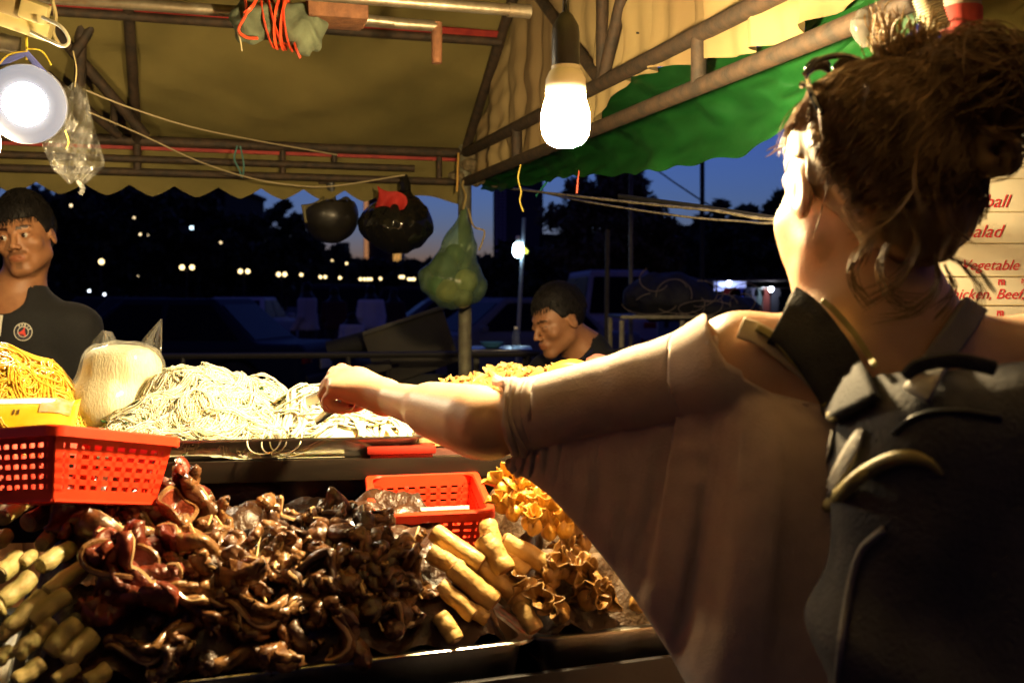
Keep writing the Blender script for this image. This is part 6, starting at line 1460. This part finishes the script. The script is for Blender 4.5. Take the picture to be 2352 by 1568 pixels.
# poles with the blue white lamp
def pole(name, label, pts, d, r, m, cat='pole'):
    P = [at(x, y, d) for x, y in pts]; b = P[-1].copy(); b.z = 0
    return tag(MB().tube(P + [b], r, 10).build(name, m), label, cat)
bam = mat('weathered bamboo', (.24, .22, .14), (.16, .14, .09), scale=20, rough=.6)
dl = 9.0
lp = thing('pole_lamp', 'thin pole with a bright blue white lamp behind the produce bag', 'lamp', Vector((at(1185, 860, dl).x, dl, 0)))
P = [at(1204, 500, dl), at(1198, 620, dl), at(1186, 850, dl)]; b_ = P[-1].copy(); b_.z = 0; put(MB().tube(P + [b_], .016, 8).build('pole', mat('grey lamp pole', (.35, .38, .42), rough=.4, metal=.5)), lp)
lc2 = at(1190, 572, dl - .03); put(MB().lathe([(.001, -.07), (.03, -.06), (.042, -.03), (.042, .02), (.03, .045), (.02, .05)], 16, Matrix.Translation(lc2)).build('bulb', mat('cold lamp glow', (1, 1, 1), emit=6, ecol=(.55, .82, 1.0))), lp)
put(MB().lathe([(.02, .05), (.02, .10), (.012, .11)], 12, Matrix.Translation(lc2)).build('socket', whitepl), lp)
put(MB().tube([lc2 + Vector((0, 0, .10)), at(1201, 555, dl)], .008, 6).build('bracket', blackpl), lp)
put(MB().tube(bez([at(1200, 566, dl - .03), at(1212, 575, dl - .03), at(1210, 582, dl - .03), at(1199, 572, dl - .03)], 14), .008, 6).build('tie', MATS['yellow string']), lp)
pole('bamboo_pole', 'pale bamboo pole standing left of the feathery tree top', [(1449, 370), (1449, 628), (1449, 760)], 8.0, .016, bam)
pole('bamboo_pole', 'short brownish bamboo pole behind the downward looking man', [(1396, 528), (1394, 690), (1393, 800)], 7.5, .017, mat('brown bamboo', (.10, .085, .05), (.07, .06, .035), scale=20, rough=.7))
pole('utility_pole', 'tall thin dark pole against the blue sky at the right', [(1613, 330), (1613, 640), (1613, 760)], 12.0, .026, mat('dark pole', (.03, .027, .022), rough=.7), 'pole')
tag(MB().tube([at(1480, 370, 13), at(1550, 420, 12.5), at(1613, 462, 12), at(1690, 505, 12)], .010, 6).build('overhead_wire', blackpl), 'thin overhead wire sloping down to the tall dark pole', 'wire')

# ------------------------------------------------------------------ cars
glassm = mat('dark car glass', (.006, .007, .010), rough=.35, spec=.06)
tyrem = mat('tyre rubber', (.02, .02, .02), rough=.8); rimm = mat('wheel rim', (.3, .3, .32), rough=.3, metal=.8)
tailm = mat('tail lamp', (.25, .01, .01), rough=.2, coat=.5); headm = mat('head lamp glass', (.55, .57, .6), rough=.08, coat=.5)
def make_car(paint_, label, van=False, suv=False, group='vehicles parked in the lot'):
    t = thing('parked_van' if van else 'parked_car', label, 'van' if van else 'car', group=group)
    H = 2.05 if van else (1.72 if suv else 1.42); L_ = 4.5; Wd = .86 if not van else .88; zb = .95 if van else (.98 if suv else .84)
    def bodyf_(p):
        d = s_box(p, (0, 0, .22 + (zb - .22) / 2 + .02), (L_ / 2, Wd, (zb - .22) / 2 + .02), .14)
        d = smax(d, p[:, 2] - (zb + .03 - .05 * np.maximum(0, p[:, 0] - .8) ** 1.3 - .02 * np.maximum(0, -p[:, 0] - 1.5)), .05)
        zc = (H - zb) / 2 + zb - .05; k = np.clip((p[:, 2] - zb) / (H - zb), 0, 1)
        x0 = (-2.15 if van or suv else -1.62) + (.12 if van else (.30 if suv else .62)) * k; x1 = (1.75 if van else .98) - (.75 if van else .78) * k; wd = Wd - .04 - .16 * k
        c = np.maximum(np.maximum(p[:, 0] - x1, x0 - p[:, 0]) * .85, np.maximum(np.abs(p[:, 1]) - wd, np.maximum(p[:, 2] - H, zb - .1 - p[:, 2])))
        d = smin(d, smax(c, -9 + 0 * c, .1) - .0, .06)
        for x in (-1.35, 1.38): d = smax(d, -np.maximum(np.sqrt((p[:, 0] - x) ** 2 + (p[:, 2] - .31) ** 2) - .36, .55 - np.abs(p[:, 1])), .03)
        return d
    v, f = iso(bodyf_, (-2.5, -1.05, .1), (2.5, 1.05, H + .15), .05); link('body', v, f, paint_, t, angle=None)
    def quad(pts, name, m): MB().add(pts, [(0, 1, 2, 3)]).build(name, m, t, smooth=False, solid=.012)
    k0, k1 = .10, .86
    def cab(k): return ((-2.15 if van or suv else -1.62) + (.12 if van else (.30 if suv else .62)) * k, (1.75 if van else .98) - (.75 if van else .78) * k, Wd - .04 - .16 * k, zb + (H - zb) * k)
    a0, b0, w0, z0 = cab(k0); a1, b1, w1, z1 = cab(k1); e = .012
    quad([(a0 - e, -w0 + .10, z0), (a0 - e, w0 - .10, z0), (a1 - e, w1 - .10, z1), (a1 - e, -w1 + .10, z1)], 'rear_window', glassm)
    quad([(b0 + e, w0 - .10, z0), (b0 + e, -w0 + .10, z0), (b1 + e, -w1 + .10, z1), (b1 + e, w1 - .10, z1)], 'windscreen', glassm)
    for s in (-1, 1):
        m0, m1 = (a0 + b0) / 2, (a1 + b1) / 2
        for (xa0, xb0, xa1, xb1) in ((a0 + .16, m0 - .05, a1 + .10, m1 - .05), (m0 + .05, b0 - .18, m1 + .05, b1 - .12)):
            quad([(xa0, s * (w0 + e), z0), (xb0, s * (w0 + e), z0), (xb1, s * (w1 + e), z1), (xa1, s * (w1 + e), z1)], 'side_window', glassm)
        MB().box((-2.235, s * .66, zb - .16), (.05, .30, .15), None, .02).build('tail_light', tailm, t); MB().box((2.225, s * .62, .64), (.06, .34, .13), None, .03).build('headlight', headm, t)
        MB().box((.72, s * (Wd + .10), zb + .10), (.10, .17, .11), None, .03).build('wing_mirror', paint_, t)
        for x in (-1.35, 1.38):
            w_ = MB().lathe([(.20, -.09), (.30, -.10), (.315, -.06), (.315, .06), (.30, .10), (.20, .09)], 24, Matrix.Translation((x, s * .76, .315)) @ Matrix.Rotation(R(90), 4, 'X')).build('wheel', tyrem, t); MB().lathe([(.001, -.095), (.19, -.085), (.2, 0), (.19, .085), (.001, .095)], 20, Matrix.Translation((x, s * .76, .315)) @ Matrix.Rotation(R(90), 4, 'X')).build('rim', rimm, w_)
    MB().box((-2.27, 0, .58), (.02, .46, .13), None, .004).build('number_plate', mat('number plate', (.55, .52, .40), rough=.5), t)
    MB().box((-2.24, 0, .40), (.08, 1.5, .12), None, .03).build('bumper', blackpl, t); MB().box((2.24, 0, .40), (.08, 1.5, .12), None, .03).build('bumper', blackpl, t)
    return t
def place(t, px, d, rz, label=None, paint_=None):
    t.location = (at(px, 700, d).x, d, 0); t.rotation_euler = (0, 0, R(rz))
    if label: t['label'] = label
    if paint_:
        for c in t.children:
            if c.name.split('.')[0] in ('body', 'wing_mirror'): c.material_slots[0].link = 'OBJECT'; c.material_slots[0].material = paint_
    return t
def cpaint(n, c): return mat('car paint ' + n, c, rough=.55, spec=.12)
base_car = make_car(cpaint('silver', (.55, .55, .56)), 'silver sedan seen from behind with a pale number plate')
place(base_car, 572, 29, 88)
place(copy_tree(base_car), 372, 14.6, 172, 'dark blue sedan parked side on behind the noodle bag', cpaint('navy', (.008, .013, .034)))
place(copy_tree(base_car), 1150, 18, 205, 'grey sedan parked to the right of the produce bag', cpaint('grey', (.16, .175, .21)))
place(copy_tree(base_car), 345, 33, 60, 'dark sedan parked behind the navy sedan roof', cpaint('black', (.02, .02, .022)))
place(copy_tree(base_car), 215, 42, 255, 'dark sedan with its headlights lit at the far left', MATS['car paint black'])
place(copy_tree(base_car), 1010, 24, 190, 'blue grey sedan half hidden behind the produce bag', cpaint('bluegrey', (.06, .075, .11)))
suv = make_car(cpaint('charcoal', (.03, .03, .035)), 'charcoal off road car behind the walking people', suv=True); place(suv, 790, 27, 95)
place(copy_tree(suv), 935, 31, 262, 'dark off road car facing the camera beside the bagged helmet', MATS['car paint black'])
van = make_car(cpaint('white van', (.4, .4, .44)), 'white van seen from behind the downward looking man', van=True); place(van, 1385, 27, 96)
hl = mat('lit headlamp', (1, 1, 1), emit=.8, ecol=(.8, .9, 1.0))
for (x, y, d, lab) in ((205, 668, 39.5, 'lit white headlight of the far left sedan'), (240, 676, 39.5, 'second weaker headlight of the far left sedan')):
    c = at(x, y, d); tag(MB().lathe([(.001, .05), (.035, .04), (.045, 0), (.035, -.02)], 14, Matrix.Translation(c) @ Matrix.Rotation(R(90), 4, 'X')).build('headlight_beam', hl), lab, 'headlight')

# ------------------------------------------------------------------ people far off
def far_person(label, px, d, shirt_c, face, hgt=1.66, seed=0, stride=.12):
    x0 = at(px, 700, d).x; k = hgt / 1.7; fx, fy = math.cos(face), math.sin(face); O = Vector((x0, d, 0)); sd = Vector((-fy, fx, 0)); fw = Vector((fx, fy, 0))
    def B(p):
        d_ = s_ell(p, O + Vector((0, 0, 1.57 * k)) + fw * .02, (.078, .095, .115)); d_ = smin(d_, s_cap(p, O + Vector((0, 0, 1.50 * k)), O + Vector((0, 0, 1.38 * k)), .05, .07), .03)
        d_ = smin(d_, s_cap(p, O + Vector((0, 0, 1.36 * k)), O + Vector((0, 0, .95 * k)), .15, .14), .08)
        for s in (-1, 1):
            S_ = O + sd * s * .17 + Vector((0, 0, 1.38 * k)); E_ = S_ + Vector((0, 0, -.28)) + sd * s * .05; W_ = E_ + Vector((0, 0, -.22)) + fw * (.10 * s + .05)
            d_ = smin(d_, smin(s_cap(p, S_, E_, .055, .042), s_cap(p, E_, W_, .042, .03), .02), .03); d_ = smin(d_, s_cap(p, W_, W_ + Vector((0, 0, -.12)), .03, .024), .02)
            H_ = O + sd * s * .09 + Vector((0, 0, .90 * k)); Kn = H_ + Vector((0, 0, -.42 * k)) + fw * s * stride * .6; Ft = Kn + Vector((0, 0, -.40 * k)) + fw * (s * stride - .03)
            d_ = smin(d_, smin(s_cap(p, H_, Kn, .085, .06), s_cap(p, Kn, Ft, .06, .042), .03), .05); d_ = smin(d_, s_cap(p, Ft, Ft + fw * .13 - Vector((0, 0, .03)), .04, .03), .02)
        return d_
    t = thing('person', label, 'person', O); lo, hi = O - Vector((.5, .5, .02)), O + Vector((.5, .5, 1.85)); v, f = iso(B, lo, hi, .024); put(link('body', v, f, tan, angle=None), t)
    v, f = iso(lambda p: smax(B(p) - .022 + .006 * npnoise(p, 18, seed), np.maximum(.84 * k - p[:, 2], p[:, 2] - 1.42 * k), .02), lo, hi, .026); put(link('shirt', v, f, mat('far shirt ' + str(seed), shirt_c, rough=.85), angle=None), t)
    v, f = iso(lambda p: smax(B(p) - .016, np.maximum(.10 - p[:, 2], p[:, 2] - .90 * k), .02), lo, hi, .026); put(link('trousers', v, f, mat('far trousers', (.03, .03, .035), rough=.85), angle=None), t)
    v, f = iso(lambda p: smax(s_ell(p, O + Vector((0, 0, 1.60 * k)), (.092, .105, .105)), 1.56 * k - p[:, 2] + .5 * ((p[:, 0] - O.x) * fx + (p[:, 1] - O.y) * fy), .02), lo, hi, .026); put(link('hair', v, f, hairm, angle=None), t)
far_person('person in a pale grey shirt walking between the parked cars', 706, 19, (.5, .48, .48), 2.8, 1.70, 1)
far_person('small child in a white shirt beside the walking people', 808, 20, (.7, .7, .72), 1.2, 1.12, 2)
far_person('person in a white printed shirt next to the child', 852, 20.5, (.7, .7, .74), 1.7, 1.66, 3)
far_person('person in dark red standing behind the child', 768, 21, (.07, .02, .018), 1.4, 1.62, 4)
far_person('person in dark clothes near the bagged helmet', 905, 22, (.05, .018, .016), 4.3, 1.6, 5)

# ------------------------------------------------------------------ far clothing stall
df = 28.0
cs = thing('clothing_stall', 'brightly lit clothing stall far off at the right', 'stall', at(1745, 720, df))
zt, zf = at(1740, 645, df).z, 0
X = lambda px, y=680, d=df: at(px, y, d).x
put(MB().box(Vector(((X(1640) + X(1840)) / 2, df + .8, zt + .03)), (X(1840) - X(1640), 2.2, .06), None, .01).build('roof', mat('brown awning', (.10, .075, .06), rough=.8)), cs)
for px in (1642, 1838): put(MB().tube([Vector((X(px), df - .2, 0)), Vector((X(px), df - .2, zt))], .03, 8).build('post', blackpl), cs)
put(MB().box(Vector(((X(1672) + X(1732)) / 2, df + 1.4, at(1700, 655, df + 1.4).z)), (.85, .02, .30)).build('back_sheet', mat('white sheet', (.7, .7, .75), rough=.8)), cs)
put(MB().box(Vector(((X(1640) + X(1840)) / 2, df + .2, .45)), (X(1840) - X(1640), .8, .9), None, .01).build('table', mat('dark table cloth', (.02, .02, .03), rough=.8)), cs)
put(MB().tube([Vector((X(1650), df + .6, zt - .18)), Vector((X(1835), df + .6, zt - .18))], .012, 6).build('clothes_rail', steel), cs)
put(MB().lathe([(.001, -.06), (.045, -.04), (.05, 0), (.03, .05)], 14, Matrix.Translation(at(1771, 664, df + .2))).build('lamp', mat('stall lamp glow', (1, 1, 1), emit=16, ecol=(.75, .82, 1.0))), cs)
put(MB().lathe([(.001, -.05), (.04, -.03), (.045, 0), (.03, .05)], 14, Matrix.Translation(Vector((X(1690), df + .9, zt - .05)))).build('lamp', mat('blue lamp glow', (.4, .5, 1), emit=45, ecol=(.40, .5, 1.0))), cs)
def shirt_hang(px, w, c, label):
    x = X(px); z = zt - .20; pl = [(-.5, -.02), (-.2, .06), (-.1, .02), (.1, .02), (.2, .06), (.5, -.02), (.62, -.28), (.40, -.34), (.38, -.24), (.38, -1.0), (-.38, -1.0), (-.38, -.24), (-.40, -.34), (-.62, -.28)]
    P = [Vector((x + a * w, df + .6, z + b * .62)) for a, b in pl]; o = MB().prism(P, Vector((0, -.03, 0)), Vector((0, .03, 0))).build('hanging_shirt', mat(label, c, rough=.8), smooth=False); return tag(o, label, 'shirt', 'shirts hanging in the far stall')
for (px, w, c, l) in ((1686, .30, (.35, .02, .03), 'red shirt hanging at the left of the far stall'), (1700, .26, (.28, .02, .05), 'crimson shirt hanging next to the blue one'), (1712, .24, (.02, .03, .40), 'bright blue shirt in the far stall'), (1726, .22, (.02, .02, .05), 'black shirt between the blue and white shirts'), (1743, .20, (.10, .10, .16), 'dark shirt with a pale front in the far stall'), (1756, .24, (.08, .12, .12), 'teal grey shirt near the stall lamp'), (1772, .24, (.16, .03, .02), 'dark red shirt right below the stall lamp'), (1792, .26, (.03, .03, .04), 'black printed shirt at the right of the far stall')):
    shirt_hang(px, w, c, l)
tag(MB().lathe([(.05, 0), (.06, .1), (.04, .2), (.05, .28)], 12, Matrix.Translation(Vector((X(1740), df - .1, .9)))).build('white_bag', mat('white bag', (.7, .7, .75), rough=.6)), 'small white bag on the far stall table', 'bag')

# ------------------------------------------------------------------ trees
leafm = mat('dark foliage', (.035, .055, .02), (.06, .08, .03), scale=3, rough=.6)
leafb = mat('brownish foliage', (.11, .10, .035), (.16, .11, .045), scale=2, rough=.6)
barkm = mat('bark', (.05, .035, .025), rough=.9, bump=.5)
def tree(name, label, px, d, ztop, zlow, rad, n, leaf, m, seed, cone=0.0, clumps=26, group='trees beyond the car park'):
    rs = np.random.RandomState(seed); x0 = at(px, 700, d).x; O = np.array((x0, d, 0.)); t = thing(name, label, 'tree', tuple(O), group=group)
    H = ztop - zlow; C = []
    for _ in range(clumps):
        u_ = rs.normal(size=3); u_ /= np.linalg.norm(u_); r_ = rs.uniform(.35, 1) ** .6; h_ = u_[2] * r_; zz_ = zlow + H * (.5 + .5 * h_); taper = 1 - cone * max(0, (zz_ - zlow) / H)
        C.append((O + np.array((u_[0] * rad * r_ * taper, u_[1] * rad * r_ * taper, zz_)), rs.uniform(.16, .34) * rad * (1 - .4 * cone)))
    per = n // clumps; V = []; Q = []
    for c, r_ in C:
        g = rs.normal(size=(per, 3)); g /= np.linalg.norm(g, axis=1, keepdims=True); P = c + g * (r_ * rs.uniform(.3, 1.05, (per, 1))) * np.array((1, 1, .75))
        a = rs.normal(size=(per, 3)); a /= np.linalg.norm(a, axis=1, keepdims=True); b = np.cross(a, g); b /= np.linalg.norm(b, axis=1, keepdims=True) + 1e-9; s = leaf * rs.uniform(.6, 1.4, (per, 1))
        V.append(np.stack([P - a * s, P - b * s * .45, P + a * s, P + b * s * .45], 1).reshape(-1, 3))
    V = np.concatenate(V); Q = np.arange(len(V)).reshape(-1, 4); put(link('crown', V, Q, m, smooth=False), t)
    tr = MB(); r0 = max(.09, rad * .06); tr.tube([Vector(O), Vector(O) + Vector((.05 * rad, 0, zlow * .6)), Vector(O) + Vector((0, 0, zlow + H * .45))], [r0 * 1.3, r0, r0 * .4], 8)
    put(tr.build('trunk', barkm), t)
    for k in range(6):
        c = C[k][0]; b0 = Vector(O) + Vector((0, 0, zlow * (.7 + .08 * k))); put(MB().tube([b0, b0.lerp(Vector(c), .5) + Vector((0, 0, .05 * H)), Vector(c)], [r0 * .5, r0 * .3, r0 * .1], 6).build('limb', barkm), t)
def zat(y, d): return CAMZ + (680 - y) / F * d
for i, (px, topy, d, wpx, lab) in enumerate(((-10, 395, 60, 330, 'dark tree behind the man in the football shirt'), (180, 405, 64, 260, 'dark tree above the single globe lamp'), (330, 415, 66, 240, 'dark tree behind the scalloped canvas edge'), (440, 432, 68, 220, 'dark tree above the first lamp pair'),
      (530, 490, 70, 130, 'low dark tree under the blue gap of sky'), (600, 492, 72, 130, 'low dark tree left of the helmets'), (655, 466, 70, 130, 'rounded dark tree just left of the hanging helmet'), (712, 528, 80, 110, 'small dark tree below the hanging helmet'), (765, 566, 95, 110, 'far low tree right below the hanging helmet'))):
    d *= 1.6; rad = wpx / 2 / F * d; tree('dark_tree', lab, px, d, zat(topy, d), 1.6, rad, 6000, .45, leafm, 100 + i, clumps=34)
for i, (px, topy, d, wpx, lab) in enumerate(((850, 588, 150, 120, 'far tree at the foot of the orange lit tower'), (940, 600, 150, 120, 'far tree right of the orange lit tower'), (1030, 596, 140, 130, 'far tree behind the produce bag'), (1180, 535, 55, 190, 'round dark tree behind the blue white lamp'), (1090, 590, 90, 90, 'small dark tree left of the blue white lamp'),
      (1590, 500, 62, 140, 'low dark tree left of the tall pole'), (1680, 462, 62, 150, 'dark tree right of the tall pole'), (1765, 428, 60, 170, 'tall dark tree beside the woman\'s forehead'), (1880, 420, 60, 200, 'dark tree hidden behind the woman\'s head'), (1530, 560, 50, 120, 'dark bush above the cable heap'))):
    rad = wpx / 2 / F * d; tree('dark_tree', lab, px, d, zat(topy, d), 1.0, rad, 5200, .30 if d < 100 else .5, leafm, 140 + i, clumps=30)
tree('feathery_tree', 'loose feathery tree with brownish leaves against the sky', 1400, 36, zat(385, 36), 1.4, 2.45, 17000, .13, leafb, 171, cone=.35, clumps=100)
tree('feathery_tree', 'lower feathery tree right of the pale bamboo pole', 1495, 36, zat(500, 36), 1.2, 1.15, 4500, .12, leafb, 172, clumps=30)
# hills and hedge
def ridge(name, d, pts, depth, m):
    mb = MB(); V = []
    for (px, y) in pts:
        p = at(px, y, d); V += [Vector((p.x, d, -.5)), Vector((p.x, d, p.z)), Vector((p.x, d + depth, -.5))]
    Fc = [(3 * i, 3 * i + 3, 3 * i + 4, 3 * i + 1) for i in range(len(pts) - 1)] + [(3 * i + 1, 3 * i + 4, 3 * i + 5, 3 * i + 2) for i in range(len(pts) - 1)]
    return tag(mb.add(V, Fc).build(name, m, smooth=False), kind='structure')
rs = np.random.RandomState(4)
ridge('far_hills', 900, [(x, 588 - 12 * math.sin(x * .004 + 1) + rs.uniform(-3, 3)) for x in range(-600, 3000, 40)], 200, mat('blue hills', (.03, .04, .07), rough=.9))
ridge('hedge_bank', 150, [(x, 640 - 24 * (x < 760) + rs.uniform(-6, 6)) for x in range(-600, 1100, 20)], 12, mat('hedge', (.010, .014, .007), rough=.9))
ridge('hill_bank', 75, [(x, 540 - 30 * min(1, max(0, (x - 1480) / 120)) + rs.uniform(-5, 5)) for x in range(1240, 2700, 20)], 12, MATS['hedge'])
# buildings
def building(name, label, px0, px1, topy, d, m, winm=None, cols=0, rows=0, win=None):
    x0, x1 = at(px0, 700, d).x, at(px1, 700, d).x; z = zat(topy, d); t = thing(name, label, 'building', ((x0 + x1) / 2, d, 0)); w = x1 - x0
    put(MB().box(((x0 + x1) / 2, d + w / 2, z / 2), (w, w, z)).build('wall', m), t); put(MB().box(((x0 + x1) / 2, d + w / 2, z + .3), (w * 1.03, w * 1.03, .6)).build('parapet', m), t)
    return t
concrete = mat('dusk concrete', (.055, .058, .075), (.035, .037, .05), scale=.12, rough=.8)
bA = building('apartment_tower', 'grey apartment tower rising behind the tent corner', 1133, 1247, 380, 190, mat('grey tower', (.06, .064, .08), rough=.8))
for r_ in range(18):
    for c_ in range(3):
        p = at(1141 + 9 * c_, 440 + 8 * r_, 189.6); put(MB().box(p, (.55, .3, .42)).build('window', mat(('tower window pale', 'tower window dull')[(r_ * 7 + c_ * 3) % 2], ((.42, .42, .46), (.4, .4, .44))[(r_ * 7 + c_ * 3) % 2], rough=.3)), bA)
bB = building('lit_tower', 'distant tower with an orange light strip up its left edge', 836, 922, 405, 420, mat('navy tower', (.012, .014, .022), rough=.6))
ostrip = mat('orange light strip', (1, .4, .1), emit=.045, ecol=(1.0, .42, .16))
put(MB().box(at(841, 515, 419), (1.5, .4, 27)).build('light_strip', ostrip), bB)
for k in range(5): put(MB().box(at(905 + 3.6 * k, 588, 419), (.32, .3, 4.2)).build('light_strip', mat('amber light strip', (1, .5, .1), emit=.10, ecol=(1.0, .5, .12))), bB)
bC = building('hillside_building', 'dark building on the left with a few lit windows', 130, 520, 430, 175, mat('black building', (.012, .012, .014), rough=.9))
lw = mat('warm lit window', (1, .8, .4), emit=.35, ecol=(1, .75, .4)); lb = mat('cold lit window', (1, 1, 1), emit=.5, ecol=(.6, .85, 1.0))
for (x, y, m_, s) in ((163, 472, lw, .30), (308, 500, lw, .22), (322, 538, lw, .25), (340, 540, lw, .12), (440, 523, lb, .42), (507, 557, lw, .24), (317, 634, lw, .1)):
    put(MB().box(at(x, y, 80), (s * .55, .05, s * .55)).build('window', m_), bC)
bD = building('low_building', 'low far building with white lights at the end of the lamp row', 775, 800, 562, 300, mat('low wall', (.02, .02, .028), rough=.9))
for (x, y) in ((781, 572), (786, 573)): put(MB().box(at(x, y, 299), (.6, .2, .6)).build('window', lb), bD)

# ------------------------------------------------------------------ globe lamps along the avenue
gm = mat('globe lamp glow', (1, .9, .6), emit=.5, ecol=(1.0, .72, .32)); polm = mat('lamp post', (.02, .02, .02), rough=.6)
pairs = [((233, 601),), ((418, 614), (441, 614)), ((552, 623), (569, 623)), ((640, 630), (654, 630)), ((692, 631),), ((736, 636), (747, 636)), ((781, 638),), ((828, 641), (837, 641)), ((845, 641), (852, 641)), ((874, 640),), ((920, 636), (926, 636)), ((939, 641), (945, 641), (951, 641)), ((796, 605),), ((763, 598),)]
for i, g_ in enumerate(pairs):
    y = g_[0][1]; d = 62 + max(0, y - 601) * .6 if y > 600 else 92; xm = sum(p[0] for p in g_) / len(g_); zg = zat(y, d)
    t = thing('globe_lamp', '%s globe street lamp, number %d from the left in the row' % ({1: 'single', 2: 'twin', 3: 'triple'}[len(g_)], i + 1), 'street lamp', (at(xm, 700, d).x, d, 0), group='globe lamps along the avenue')
    put(MB().tube([Vector((at(xm, 700, d).x, d, 0)), Vector((at(xm, 700, d).x, d, zg - .05))], .05, 8).build('post', polm), t)
    for (px, py) in g_:
        c = at(px, py, d); r_ = (.15 if i < 4 else .11) * (1 if i < 12 else .6); put(MB().lathe([(r_ * math.sin(a), -r_ * math.cos(a)) for a in np.linspace(.02, 3.12, 9)], 14, Matrix.Translation(c)).build('globe', gm, angle=None), t)
        if len(g_) > 1: put(MB().tube([c - Vector((0, 0, r_)), Vector((at(xm, 700, d).x, d, zg - r_ - .1))], .03, 6).build('arm', polm), t)
bpy.context.view_layer.update()
